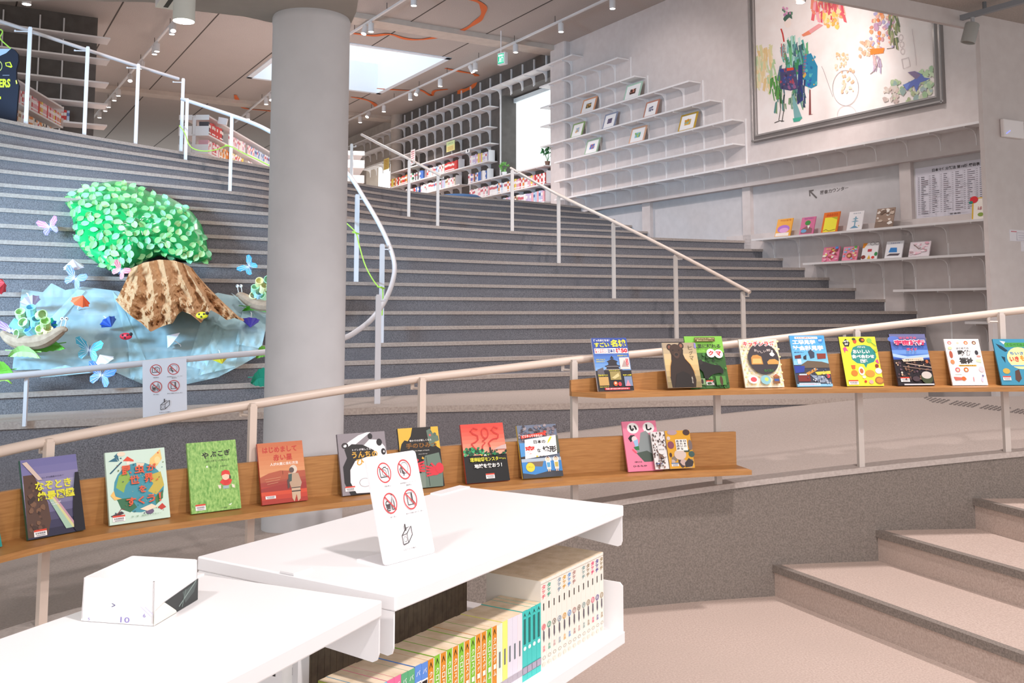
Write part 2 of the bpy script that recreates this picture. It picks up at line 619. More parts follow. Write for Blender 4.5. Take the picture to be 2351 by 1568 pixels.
for a, b, c, d in ((S_D, s_a, 3.2, ZC + 0.3), (s_a, s_b, z_a, ZC + 0.3), (s_b, S_END, 3.2, ZC + 0.3)):
    wbox(wm, a, b, c, d, -0.5, -0.04, M_BEIGE)
struct(wm.build('wall_beige'))
wm = MB()
c0 = WP(S_D + 0.15, 3.6, 0.02)
wm.lathe(c0, [(0.2, 0), (0.2, 3.6)], M_BEIGE, 24)
struct(wm.build('column_pilaster', smooth=True))
wm = MB()
wm.cbox(-26, 38, 3, 8, 38.3, 8, M_BEIGE)
struct(wm.build('wall_back'))
# lower part of the right wall: slab edge, recessed panels, posts and rails
wm = MB()
s_hi, s_lo = sx(1340) + 1.0, S_R
zf0 = WS(1680, 434)[1]
wbox(wm, s_lo, s_hi, zf0, 3.84, -0.3, 0.02, M_WALL)
struct(wm.build('trim_2'))
wm = MB()
wbox(wm, s_lo, s_hi, 0.3, zf0, -0.4, -0.12, M_PANEL)
struct(wm.build('wall_panel'))
wm = MB()
for px in (1487, 1717, 2083, 2340):
    s0 = sx(px + (9 if px < 2000 else 13), -0.1)
    s1 = sx(px - (9 if px < 2000 else 13), -0.1)
    wbox(wm, s0, s1, 0.5, zf0, -0.14, -0.05, M_WALL)
z1 = WS(1770, 534, -0.05)[1]
wbox(wm, s_lo, sx(1660), 0.3, z1, -0.14, -0.05, M_WALL)
struct(wm.build('trim_3'))
# ceiling of the big hall, with its skylight well
def AB(p):
    q = p - W0
    return (q.dot(U), q.dot(NW))
def CP(a, b, z=ZC):
    return W0 + U * a + NW * b + V((0, 0, z))
kl, kr, kb, kt = AB(PZ(548, 163, ZC)), AB(PZ(1078, 147, ZC)), AB(PZ(806, 218, ZC)), AB(PZ(735, 78, ZC))
ha0, ha1 = (kr[0] + kt[0]) / 2, (kl[0] + kb[0]) / 2
hb0, hb1 = (kr[1] + kb[1]) / 2, (kl[1] + kt[1]) / 2
print('skylight', kl, kr, kb, kt)
cm = MB()
A0, A1, B0, B1 = -3.0, 30.0, -0.6, 22.0
for a0, a1, b0, b1 in ((A0, ha0, B0, B1), (ha1, A1, B0, B1), (ha0, ha1, B0, hb0), (ha0, ha1, hb1, B1)):
    cm.box(CP(a0, b0), U * (a1 - a0), NW * (b1 - b0), V((0, 0, 0.3)), M_CEIL)
ceil = struct(cm.build('ceiling', origin=(-2, 18, ZC)))
cm = MB()
M_WELL = mat('#e4ecf4', 0.7)
M_FRAME = mat('#efeceb', 0.5)
H = 0.75
t = 0.12
for a0, a1, b0, b1 in ((ha0, ha0 + t, hb0, hb1), (ha1 - t, ha1, hb0, hb1), (ha0, ha1, hb0, hb0 + t), (ha0, ha1, hb1 - t, hb1)):
    cm.box(CP(a0, b0, ZC - 0.02), U * (a1 - a0), NW * (b1 - b0), V((0, 0, H)), M_WELL)
sky = struct(cm.build('window_1'))
jm = MB()
for bb in (1.75, 3.4, 5.05, 6.7, 8.35, 10.0, 11.65, 13.3):
    for a0, a1 in (((A0, A1),) if not hb0 - 0.02 < bb < hb1 + 0.02 else ((A0, ha0), (ha1, A1))):
        jm.box(CP(a0, bb, ZC - 0.004), U * (a1 - a0), NW * 0.025, V((0, 0, 0.004)), M_JOINT)
jm.build('joint_line', ceil)
bm_ = MB()
a_b1 = AB(PZ(1225, 96, ZC))[0]
a_b2 = AB(PZ(420, 214, ZC))[0]
for a in (a_b1, a_b2):
    bm_.box(CP(a, B0, ZC - 0.1), U * 0.45, NW * (B1 - B0), V((0, 0, 0.1)), M_BAND)
bm_.build('ceiling_beam', ceil)
# near soffit round the column head, near ceiling on the right, and the wall with the big opening
sm = MB()
ZS = PY(703, 17, 5.28).z
edge = [PZ(x, y, ZS) for x, y in ((-260, 6), (150, 2), (345, 5), (446, 25), (561, 38), (640, 56), (700, 66), (790, 64), (806, 54), (818, 28), (828, -40))]
poly = [V((-6, -3, ZS))] + edge + [V((-0.5, 3.5, ZS)), V((-0.5, -3, ZS))]
sm.prism(poly, (0, 0, 0.25), M_SOFFIT)
struct(sm.build('ceiling_soffit', origin=(-3, 2, ZS)))
DN = V((-0.891, -0.453, 0))
NN = V((0.453, -0.891, 0))
N0 = PY(2264, 420, 9.6)
N0 = V((N0.x, N0.y, 0))
def NP(px, py, off=0.0):
    return PN(px, py, N0 + NN * off, NN)
zhead = NP(2217, 63).z
znc = NP(2200, 24).z
nm = MB()
nm.box(up(N0, 0.4), -DN * 6, -NN * 0.05, V((0, 0, znc + 0.2 - 0.4)), M_WALL)
nm.box(up(N0, zhead), DN * 7, -NN * 0.05, V((0, 0, znc + 0.2 - zhead)), M_WALL)
struct(nm.build('wall_near', origin=(6, 10, 0)))
nm = MB()
a, b = N0 - DN * 6, N0 + DN * 7
nm.prism([up(a, znc), up(b, znc), V((b.x + 0.5, -1, znc)), V((11, -1, znc))], (0, 0, 0.25), M_CEIL)
struct(nm.build('ceiling_near', origin=(5, 5, znc)))
# column standing on the ramp
km = MB()
kc = PY(703, 700, 5.5)
zk = zr(kc.x) - 0.05
R = 0.222
km.lathe((kc.x, kc.y, zk), [(R, 0), (R, ZS - zk - 0.05), (R * 1.012, ZS - zk - 0.045), (R * 1.012, ZS - zk - 0.012), (R * .99, ZS - zk - 0.002), (R * 0.99, ZS - zk + 0.02)], M_COLUMN, 64)
struct(km.build('column', smooth=True))
# ---------------------------------------------------------------- handrails
def post(parent, base, topz, m=M_POST, w=0.032, d=0.032, dirv=V((1, 0, 0)), bracket=None):
    b = MB()
    dv = V(dirv).normalized()
    nv = V((-dv.y, dv.x, 0))
    h = topz - base.z
    b.prism([base - dv * w / 2 - nv * d / 2, base + dv * w / 2 - nv * d / 2, base + dv * w / 2 + nv * d / 2, base - dv * w / 2 + nv * d / 2], (0, 0, h - 0.012), m)
    b.prism([base - dv * w * .38 - nv * d * .38 + V((0, 0, h - 0.012)), base + dv * w * .38 - nv * d * .38 + V((0, 0, h - 0.012)), base + dv * w * .38 + nv * d * .38 + V((0, 0, h - 0.012)), base - dv * w * .38 + nv * d * .38 + V((0, 0, h - 0.012))], (0, 0, 0.012), m)
    o = b.build('post', parent)
    if bracket is not None:              # small L-shaped arm to the rail
        q = MB()
        p0 = V((base.x, base.y, topz - 0.055))
        side = V(bracket)
        q.tube([p0, p0 + V(((side.x - base.x), (side.y - base.y), 0))], 0.007, m, 6)
        q.tube([V((side.x, side.y, topz - 0.062)), V((side.x, side.y, side.z - 0.01))], 0.010, m, 6)
        q.build('bracket', o)
    return o
def rail_part(parent, pts, r, m, k=8):
    b = MB()
    b.tube(smooth_path(pts, k), r, m, 14)
    return b.build('rail', parent, smooth=True)
h1 = thing('handrail', 'cream ramp handrail carrying the two wooden display shelves', 'handrail', up(cpt(970), zr(cpt(970).x)))
RAILPX = [(-120, 1068), (0, 1037), (130, 1009), (300, 976), (450, 949), (590, 927), (780, 896), (970, 868), (1150, 847), (1317, 827), (1480, 811), (1640, 795), (1800, 776), (1962, 757), (2130, 737), (2296, 718), (2351, 712), (2480, 699), (2640, 684)]
rail_part(h1, [PY(x, y, interp(CURB, x) + 0.05) for x, y in RAILPX], 0.021, M_RAIL)
for px in (130, 588, 971, 1316, 1640, 1962, 2293, 2600):
    b = cpt(px, 0.0)
    y = interp([(float(a), float(c)) for a, c in RAILPX], px)
    tz = PY(px, y, b.y).z
    br = PY(px - (34 if px < 800 else 24), y + 3, b.y + 0.045)
    post(h1, up(b, min(zr(b.x), ZP) + 0.04), tz + 0.003, M_RAIL if px < 1000 else M_POST, 0.032, 0.03, cpt(px + 10) - cpt(px - 10), br)
def display_shelf(label, px0, px1, z, ht, chamfer=False):
    t = thing('display_shelf', label, 'shelf', up(cpt((px0 + px1) / 2), z))
    P = [px0 + (px1 - px0) * i / 60 for i in range(61)]
    if chamfer:
        P = [px0, px0 + 8, px0 + 18, px0 + 30, px0 + 44] + [p for p in P if p > px0 + 50]
    def w(p):
        if chamfer:
            return 0.05 + (0.225 - 0.05) * min(1, (p - px0) / 44)
        return 0.225
    def strip(name, i0, o0, z0, z1f):
        b = MB()
        A = [cpt(p, i0) for p in P]
        B = [cpt(p, o0(p)) for p in P]
        Z1 = [z1f(p) for p in P]
        b.grid([[up(a, z0) for a in A], [up(a, q) for a, q in zip(A, Z1)], [up(c, q) for c, q in zip(B, Z1)], [up(c, z0) for c in B], [up(a, z0) for a in A]], M_WOOD)
        for i in (0, -1):
            q = [up(A[i], z0), up(B[i], z0), up(B[i], Z1[i]), up(A[i], Z1[i])]
            b.face(q if i else q[::-1], M_WOOD)
        return b.build(name, t)
    strip('shelf_board', 0.022, w, z - 0.024, lambda p: z)
    strip('back_panel', 0.022, lambda p: 0.042, z, lambda p: z + ht(p))
    return t
ZL, ZU = 0.715, 1.134
display_shelf('lower wooden display shelf on the ramp railing, running in from the left edge', -160, 1674, ZL, lambda p: 0.178)
display_shelf('upper wooden display shelf on the ramp railing, starting at the castle book', 1302, 2640, ZU, lambda p: interp([(1302, 0.058), (1456, 0.085), (1700, 0.128), (1950, 0.185), (2280, 0.19), (2700, 0.19)], p), True)
# curved stair handrail that sweeps down behind the column
h2 = thing('handrail', 'white handrail that curves down the stair and bends round behind the column', 'handrail', SP(3, 877))
path = [(418, 227, dstep(17.6, 418)), (523, 262, dstep(14.5, 523)), (590, 287, dstep(12.2, 590)), (640, 313, dstep(10.8, 640)), (700, 345, dstep(9.6, 700)), (760, 377, dstep(8.4, 760)), (800, 401, dstep(7.4, 800)),
        (837, 457, dstep(6.0, 837)), (872, 517, dstep(4.6, 872)), (896, 570, dstep(3.4, 896)), (906, 613, dstep(2.4, 906)), (899, 655, dstep(1.2, 899)), (880, 697, 8.85), (852, 734, 8.65), (818, 761, 8.45), (790, 776, 8.25), (740, 790, 8.1), (690, 799, 7.95),
        (613, 808, d0(613) - .04), (500, 818, d0(500) - .04), (330, 834, d0(330) - .04), (160, 851, d0(160) - .04), (0, 866, d0(0) - .04), (-250, 890, d0(-250) - .04)]
rail_part(h2, [PY(*p) for p in path], 0.024, M_RAILW)
for px, y0, n, rp in ((418, 226, 17.5, None), (523, 262, 14.5, None), (818, 446, 7, (838, 455)), (877, 560, 3, (892, 572)), (870, 676, 0, (885, 684))):
    if n == 0:
        b = V((XP(px, d0(px) + 0.35), d0(px) + 0.35, ZP))
    else:
        b = SP(math.floor(n), px)
        b = V((XP(px, b.y + 0.08), b.y + 0.08, b.z))
    tp = PY(px, y0, b.y)
    post(h2, b, tp.z, M_RAILW, 0.05 if px > 800 else 0.04, 0.02, V((1, 0.3, 0)), PY(*rp, b.y) if rp else None)
for px, y0 in ((73, 862), (-150, 880)):
    yy = d0(px) - 0.03
    post(h2, V((XP(px, yy), yy, ZP - 0.03)), PY(px, y0, yy).z - 0.015, M_RAILW, 0.026, 0.02)
h3 = thing('handrail', 'white guard rail with tall posts along the top edge of the stair at upper left', 'handrail', SP(18, 183))
rail_part(h3, [PY(x, y, dstep(18, x) + 0.1) for x, y in ((-120, 12), (-40, 36), (47, 64), (183, 109), (303, 148), (410, 181))], 0.022, M_RAILW)
for px, y0 in ((44, 62), (181, 107), (301, 147), (407, 180)):
    b = SP(18, px)
    b = V((XP(px, b.y + 0.1), b.y + 0.1, b.z))
    post(h3, b, PY(px, y0, b.y).z, M_RAILW, 0.042, 0.03, V((1, 0.3, 0)), PY(px - 9, y0 + 5, b.y - 0.02))
def straight_rail(label, pts, posts):
    t = thing('handrail', label, 'handrail', SP(6, pts[-1][0]))
    rail_part(t, [PY(x, y, dstep(n, x)) for x, y, n in pts], 0.021, M_RAIL, 6)
    for px, y0, n in posts:
        b = SP(n, px)
        b = V((XP(px, b.y + 0.1), b.y + 0.1, b.z))
        post(t, b, PY(px, y0, b.y).z, M_POST, 0.045, 0.03, V((1, 0.2, 0)), PY(px + 14, y0 + 2, b.y - .03))
straight_rail('short cream handrail on the upper steps just right of the column', [(830, 309, 18), (875, 333, 16.4), (940, 366, 14.4), (1013, 404, 12.6)], [(803, 330, 18), (937, 368, 14), (1004, 402, 13)])
straight_rail('long cream handrail sloping down the middle of the wide stair', [(1173, 386, 12.3), (1282, 447, 9.3), (1408, 508, 6.3), (1553, 581, 3.2), (1722, 671, 0.9)], [(1176, 390, 12), (1283, 450, 9), (1409, 511, 6), (1551, 585, 3), (1704, 669, 1)])
# green cord tied along the curved rail
cb = MB()
seg = [[(412, 288, 17.4), (424, 305, 17.2), (434, 332, 17), (448, 343, 16.6), (472, 347, 16), (500, 343, 15.3), (524, 335, 14.5), (560, 352, 13.3), (620, 381, 11.5), (700, 430, 9.8), (795, 512, 7.5), (817, 535, 6.9), (824, 560, 6.2), (836, 602, 5.2), (850, 632, 4.4), (868, 658, 3.2), (878, 661, 2.9), (879, 690, 2.7), (877, 724, 2.6)]]
cb.tube(smooth_path([PY(x, y, dstep(n, x) - 0.13) for x, y, n in seg[0]], 4), 0.007, M_BRASSGREEN, 6)
for x, y, n in ((817, 535, 6.9), (875, 660, 2.9), (524, 335, 14.5)):
    c = PY(x, y, dstep(n, x) - 0.13)
    cb.tube([c + V((-0.035, 0, 0.01)), c + V((0, -0.03, 0)), c + V((0.035, 0, -0.01))], 0.009, M_BRASSGREEN, 6)
tag(cb.build('cord'), 'yellow-green cord tied from post to post along the curved stair handrail', 'cord')
# ---------------------------------------------------------------- wall shelving
DEP = 0.27
BRK = MB()
prof = [(0, 0), (.255, 0), (.255, -.022), (.12, -.028), (.07, -.045), (.04, -.08), (.026, -.13), (.024, -.22), (0, -.22)]
BRK.prism([U * -0.007 + NW * a + V((0, 0, b)) for a, b in prof], U * 0.014, M_SHELFW)
brk_o = BRK.build('bracket', origin=(0, 0, 0))
brk_me = brk_o.data
bpy.data.objects.remove(brk_o)
def put_brackets(board, ss, z, off=0.0):
    for s in ss:
        o = bpy.data.objects.new('bracket', brk_me)
        COL.objects.link(o)
        o.parent = board
        o.location = WP(s, z, off) - world_loc(board)
SU0 = sx(1716)
DSU = (sx(1314.8) - SU0) / 10
UPR = [SU0 + k * DSU for k in range(-9, 34)]
def ups(a, b):
    return [s for s in UPR if a - 0.02 < s < b + 0.02]
BOARDS = {}
def board(parent, key, s0, s1, z, off0=0.0, off1=DEP, th=0.024, lo=None):
    b = MB()
    wbox(b, s0, s1, z - th, z, off0, off1, M_SHELFW)
    wbox(b, s0, s1, z - th - 0.006, z - th, off1 - 0.012, off1, M_SHELFW)
    o = b.build('shelf_board', parent)
    put_brackets(o, ups(s0, s1), z - th, off0)
    BOARDS[key] = (s0, s1, z)
    return o
shr = thing('mounted_shelving', 'stepped white wall shelving beside the big painting, holding small framed pictures', 'shelving', WP(sx(1500), 4.2, 0.1))
RT = {7: ((1238, 199), (1417, 131)), 6: ((1240, 245), (1456, 173)), 5: ((1240, 291), (1581, 184)), 4: ((1240, 334), (1629, 228)), 2.5: None}
for key, (l, r) in (('r6', ((1238, 199), (1417, 131))), ('r5', ((1240, 245), (1456, 173))), ('r4', ((1240, 291), (1581, 184))), ('r3', ((1240, 334), (1629, 228)))):
    s0, z = WS(*r, DEP)
    board(shr, key, s0, WS(*l, DEP)[0], z)
for key, r in (('r2', (1679, 272.5)), ('r1', (1682, 328))):
    s0, z = WS(*r, DEP)
    board(shr, key, s0, S_P0 + 0.2, z)
z0 = WS(1760, 367.5, DEP)[1]
board(shr, 'r0', S_R, S_P0 + 0.2, z0)
ub = MB()
for s in UPR:
    if s < S_P0 - 0.05 and s > SU0 - 0.1:
        zt_ = max([BOARDS[k][2] for k in ('r6', 'r5', 'r4', 'r3', 'r2', 'r1') if BOARDS[k][0] < s + 0.1] + [z0])
        u = MB()
        wbox(u, s - 0.012, s + 0.012, z0, zt_ + 0.02, 0.0, 0.016, M_SHELFW)
        u.build('upright', shr)
shd = thing('mounted_shelving', 'long white wall shelving full of books on the dark wall, left of the bright window', 'shelving', WP(sx(1060), 4.2, 0.1))
z = BOARDS['r6'][2]
zA = WS(1313, 124, DEP)[1]
board(shd, 'd7', WS(1313, 124, DEP)[0], S_END - 4, zA)
for key, r, lvl in (('d6', (1122, 242), None), ('d5', (1119, 289), None), ('d4', (1122, 327), None), ('d3', (1119, 368), None)):
    s0, z = WS(*r, DEP)
    ext = {'d6': S_END - 4, 'd5': s_b - 0.3, 'd4': S_D + .1, 'd3': S_D + .1}[key]
    board(shd, key, s0, ext, z)
board(shd, 'd2', S_P1 + 0.02, WS(1074, 418, DEP)[0], BOARDS['r2'][2])
s0, z = WS(1055, 422, DEP)
board(shd, 'd2b', s0, S_D + .1, z)
board(shd, 'd1', S_P1 + 0.02, WS(1098, 452, DEP)[0] + 0.3, BOARDS['r1'][2])
board(shd, 'd0', S_P1 + 0.02, WS(1190, 470, DEP)[0] + 0.6, z0)
for s in UPR:
    if S_P1 + 0.05 < s < S_D - 0.05:
        u = MB()
        wbox(u, s - 0.012, s + 0.012, 3.64 if not S_W0 - .1 < s < S_W1 else 3.64, ZC - 0.05 if not S_W0 - .05 < s < S_W1 + .02 else zb_, -0.02, 0.014, M_SHELFW)
        u.build('upright', shd)
        if S_W0 - .05 < s < S_W1 + .02:
            u = MB()
            wbox(u, s - 0.012, s + 0.012, zt - .05, ZC - 0.05, -0.02, 0.014, M_SHELFW)
            u.build('upright', shd)
shl = thing('mounted_shelving', 'four white wall shelves at the right end of the stair, holding picture books', 'shelving', WP(sx(2100), 1.3, 0.1))
for key, l, r in (('s1', (1725, 549), (2268, 502)), ('s2', (1843, 604), (2273, 580)), ('s3', (2050, 665), (2276, 662)), ('s4', (2215, 738), (2270, 735))):
    s1, z = WS(*l, 0.22)
    board(shl, key, S_R, s1, z, -0.05, 0.22)
for s in UPR:
    if S_R < s < sx(1735):
        u = MB()
        wbox(u, s - 0.012, s + 0.012, 0.8, BOARDS['s1'][2], -0.12, -0.045, M_SHELFW)
        u.build('upright', shl)
for k in BOARDS:
    print(k, [round(q, 2) for q in BOARDS[k]])
# ---------------------------------------------------------------- low white bookcases in the foreground
ZT = 1.05
def frame2(fl, fr, bl):
    a = fr - fl
    L = a.length
    a = a.normalized()
    d = V((-a.y, a.x, 0))
    w = (bl - fl).dot(d)
    return fl, a, d, L, w
AF = frame2(PZ(908, 1368, ZT), PZ(1432, 1160, ZT), PZ(473, 1272, ZT))
BF_o = PZ(878, 1378, ZT)
bdir = (PZ(640, 1500, ZT) - BF_o).normalized()
BF = (BF_o + bdir * 1.0, -bdir, V((bdir.y, -bdir.x, 0)), 1.0, 0.46)
if (PZ(452, 1309, ZT) - BF_o).dot(BF[2]) < 0:
    BF = (BF[0], BF[1], -BF[2], 1.0, 0.46)
BF = BF[:4] + ((PZ(452, 1309, ZT) - BF_o).dot(BF[2]),)
print('A', AF, 'B', BF)
def FB(fr):
    o, a, d, L, w = fr
    return lambda s, q, z: o + a * s + d * q + V((0, 0, z - ZT))
ZB = 0.735                               # top of the middle shelf board
def bookcase(label, fr):
    o, a, d, L, w = fr
    P = FB(fr)
    t = thing('bookcase', label, 'bookcase', up(o + a * L / 2 + d * w / 2, 0))
    def bx(mb, s0, s1, q0, q1, z0, z1, m=M_WHITE):
        mb.box(P(s0, q0, z0), a * (s1 - s0), d * (q1 - q0), V((0, 0, z1 - z0)), m)
    b = MB()
    bx(b, 0, L, 0, w, ZT - 0.028, ZT)
    b.build('top_panel', t, bevel=0.003)
    for s in (0.0, L - 0.004):           # end plates hanging under the top, front and back halves
        for q0, q1 in ((0.004, w / 2 - 0.03), (w / 2 + 0.03, w - 0.004)):
            b = MB()
            fq, bq = (q0, q1) if q0 < w / 2 else (q1, q0)
            r = 0.012 if q0 < w / 2 else -0.012
            z1, z0 = ZT - 0.028, ZT - 0.105
            b.prism([P(s, fq, z1), P(s, bq, z1), P(s, bq, z0 + .02), P(s, fq + r, z0), P(s, fq + r * .3, z0 + 0.004), P(s, fq, z0 + 0.014)], a * 0.004, M_WHITE)
            b.build('end_plate', t)
    for z in (ZB, ZB - 0.36):
        b = MB()
        bx(b, 0, L, 0, w / 2 - 0.03, z - 0.03, z)
        bx(b, 0, L, w / 2 + 0.03, w, z - 0.03, z)
        b.build('shelf_board', t, bevel=0.002)
    for s in (0.0, L - 0.03):
        b = MB()
        bx(b, s, s + 0.03, w / 2 - 0.028, w / 2 + 0.028, 0, ZT - 0.028)
        for i in range(26):
            z = 0.12 + i * 0.034
            for qq in (-0.014, 0.008):
                bx(b, s - 0.0006, s + 0.0306, w / 2 + qq, w / 2 + qq + 0.006, z, z + 0.014, mat('#3a3634', 0.8))
        b.build('upright', t)
        b = MB()
        bx(b, s, s + 0.03, 0.02, w - 0.02, 0.0, 0.05)
        b.build('foot', t)
    b = MB()
    bx(b, L * 0.42 if False else L - 0.14, L + 0.0, w - 0.035, w + 0.001, ZT - 0.002, ZT + 0.0025)
    b.build('cover_clip', t)
    b = MB()
    bx(b, -0.004 * 0, 0.05, w / 2 - 0.012, w / 2 + 0.024, ZT, ZT + 0.004)
    b.build('cover_clip', t)
    return t, P
bcA, PA = bookcase('low white metal bookcase holding the comic volumes, with the icon sign on top', AF)
bcB, PB = bookcase('low white metal bookcase at the bottom left corner, with the paper box on top', BF)
LA, WA = AF[3], AF[4]
# end plate that closes the middle shelf at its right end
b = MB()
b.prism([PA(LA - 0.004, 0.004, ZB), PA(LA - 0.004, WA / 2 - 0.03, ZB), PA(LA - 0.004, WA / 2 - 0.03, ZB + 0.12), PA(LA - 0.004, 0.012, ZB + 0.12), PA(LA - 0.004, 0.004, ZB + 0.112)], AF[1] * 0.004, M_WHITE)
b.build('end_plate', bcA)
# comic volumes on the middle shelf
M_PAGE = noisy('page_edges', '#d8c3a4', '#e8d6bd', 30, 0.9, 2, 0, (1, 1, 1))
M_PAGE_SHADE = noisy('shaded_page_edges', '#6e6052', '#80715f', 40, 0.9, 2)  # page tone darkened to carry the deep shade of the back row
def spine_book(s, th, ht, dp, q, cov, spine_items, name, label, group, cover_items=None, pg=None):
    t = thing(name, label, 'book', PA(s + th / 2, q + dp / 2, ZB), group)
    a, d = AF[1], AF[2]
    b = MB()
    c = 0.0006
    z = V((0, 0, 1))
    m = mat(cov, 0.4)
    o = PA(s, q, ZB)
    b.box(o, a * th, d * c, z * ht, m)
    b.box(o + d * c, a * c, d * (dp - c), z * ht, m)
    b.box(o + a * (th - c) + d * c, a * c, d * (dp - c), z * ht, m)
    art(b, lambda u, v, h: o + a * (u * th) + z * (v * ht) - d * h, spine_items)
    if cover_items:
        art(b, lambda u, v, h: o + d * ((1 - u) * dp) + z * (v * ht) - a * h, cover_items)
    b.build('cover', t)
    b = MB()
    b.box(o + a * c + d * (c * 2), a * (th - 2 * c), d * (dp - c * 4), z * (ht + 0.0004), pg or M_PAGE)
    b.build('page_block', t)
    return t
def s_at(px, py, q):                     # position along case A of a pixel on a plane parallel to its front
    o = PA(0, q, ZT)
    return (PN(px, py, o, AF[2]) - o).dot(AF[1])
QF = 0.045
sT0, sT1, sM0 = s_at(1242, 1450, QF), s_at(1386, 1380, QF), s_at(838, 1560, QF)
print('HT', PN(1386, 1267, PA(0, QF, ZT), AF[2]).z - ZB, 'touch', sT0, sT1, sM0, 'z', [PN(x, y, PA(0, QF, ZT), AF[2]).z for x, y in ((1242, 1325), (1242, 1555), (1386, 1266), (1386, 1472))])
HT = PN(1386, 1267, PA(0, QF, ZT), AF[2]).z - ZB
NT = 13
tcols = ['#e8707c', '#2f9d83', '#efe6da', '#7e95a8', '#d9a028', '#4a90d0', '#b07d74', '#efe6da', '#7fa0a0', '#a08868', '#e5336e', '#46308f', '#a08a60']
th = (sT1 - sT0) / NT
wt = mat('#efe7db', 0.4)
for i in range(NT):
    c = tcols[i]
    it = [('r', 0.0, 0.962, 1, 0.967, '#b3a090')]
    if c != '#efe6da':
        it += [('t', 'ッ', 0.15, 0.90 - 0.0, 0.85, 0.95, c, 0.03), ('t', 'タ', 0.15, 0.845, 0.85, 0.895, c, 0.03), ('t', 'チ', 0.15, 0.79, 0.85, 0.84, c, 0.03)]
        it[1], it[2] = ('t', 'タ', 0.12, 0.895, 0.88, 0.95, c, 0.03), ('t', 'ッ', 0.2, 0.85, 0.8, 0.89, c, 0.03)
    it += [('r', 0.42, 0.66, 0.58, 0.74, '#2c2620'), ('o', 0.5, 0.475, 0.36, 0.034, 0.25, c if c != '#efe6da' else '#8a7a6a'), ('t', str(i + 1), 0.36, 0.458, 0.64, 0.492, c if c != '#efe6da' else '#6a5a4a'),
           ('p', [(0.4, 0.44), (0.6, 0.42), (0.62, 0.34), (0.5, 0.30), (0.36, 0.35)], '#5b5560'), ('t', '充', 0.3, 0.235, 0.7, 0.265, c if c != '#efe6da' else '#c9a0a0'), ('t', '昌', 0.3, 0.2, 0.7, 0.23, c if c != '#efe6da' else '#c9a0a0'),
           ('o', 0.5, 0.13, 0.3, 0.02, 0.2, '#8a7a6a'), ('r', 0.2, 0.04, 0.8, 0.075, '#dcd2c4')]
    cov = None
    if i == 0:
        cov = [('t', 'TOUCH', 0.24, 0.905, 0.80, 0.955, '#e0405e', 0.03), ('t', 'PERFECT EDITION VOLUME.1', 0.16, 0.885, 0.86, 0.897, '#4a4a4a'),
               ('e', 0.50, 0.80, 0.035, 0.03, '#3a2426'), ('e', 0.505, 0.785, 0.022, 0.02, '#f0c8b0'), ('p', [(0.44, 0.765), (0.56, 0.765), (0.58, 0.66), (0.42, 0.66)], '#b83440'), ('p', [(0.44, 0.76), (0.37, 0.715), (0.40, 0.70), (0.47, 0.73)], '#b83440'),
               ('e', 0.62, 0.835, 0.035, 0.03, '#3a2426'), ('e', 0.62, 0.82, 0.022, 0.02, '#f0c8b0'), ('p', [(0.57, 0.80), (0.68, 0.80), (0.70, 0.66), (0.57, 0.66)], '#8a93a8'), ('p', [(0.58, 0.75), (0.63, 0.75), (0.63, 0.68), (0.57, 0.68)], '#3f62a8')]
    spine_book(sT0 + i * th, th * 0.97, HT, 0.150, QF, '#efe7db', it, 'comic_book', ('cream comic volume showing its TOUCH cover, tallest block' if i == 0 else 'tall cream comic volume with %s spine lettering, %s of its block from the left' % ({'#efe6da': 'faded', '#2f9d83': 'green', '#7e95a8': 'grey-blue', '#d9a028': 'ochre', '#4a90d0': 'blue', '#b07d74': 'dull red', '#7fa0a0': 'sea-grey', '#a08868': 'brown', '#e5336e': 'hot pink', '#46308f': 'violet', '#a08a60': 'khaki'}[c], ordinal(i + 1))), 'tall cream comic volumes')
kinds = (['dark'] + ['sky'] * 2 + ['pinkb'] * 2 + ['greenb'] * 2 + ['blueb'] * 2 + ['orange', 'lime'] * 6 + ['paleg', 'yellow', 'lilac', 'lilac', 'rose'] + ['teal'] * 4)
kinds[9:21] = ['orange', 'lime', 'orange', 'lime', 'orange', 'lime', 'orange', 'lime', 'orange', 'orange', 'lime', 'orange']
NM = len(kinds)
thm = (sT0 - sM0) / NM
KC = {'dark': ('#8f8a3e', None), 'sky': ('#6fb6e0', '#7ec0e4'), 'pinkb': ('#ef6f9c', '#ef6f9c'), 'greenb': ('#5fae7c', '#5fae7c'), 'blueb': ('#5f8fdc', '#5f8fdc'), 'orange': ('#dd8a1e', None), 'lime': ('#86c432', None), 'paleg': ('#dfe8d8', None), 'yellow': ('#f2ee7a', None), 'lilac': ('#e2dbe6', None), 'rose': ('#ecdde2', None), 'teal': ('#3fc4bc', None)}
KN = {'dark': 'olive-edged', 'sky': 'sky-blue capped', 'pinkb': 'pink capped', 'greenb': 'green capped', 'blueb': 'blue capped', 'orange': 'orange', 'lime': 'lime-green', 'paleg': 'pale green', 'yellow': 'pale yellow', 'lilac': 'lilac-white', 'rose': 'rose-white', 'teal': 'turquoise'}
rnd = random.Random(3)
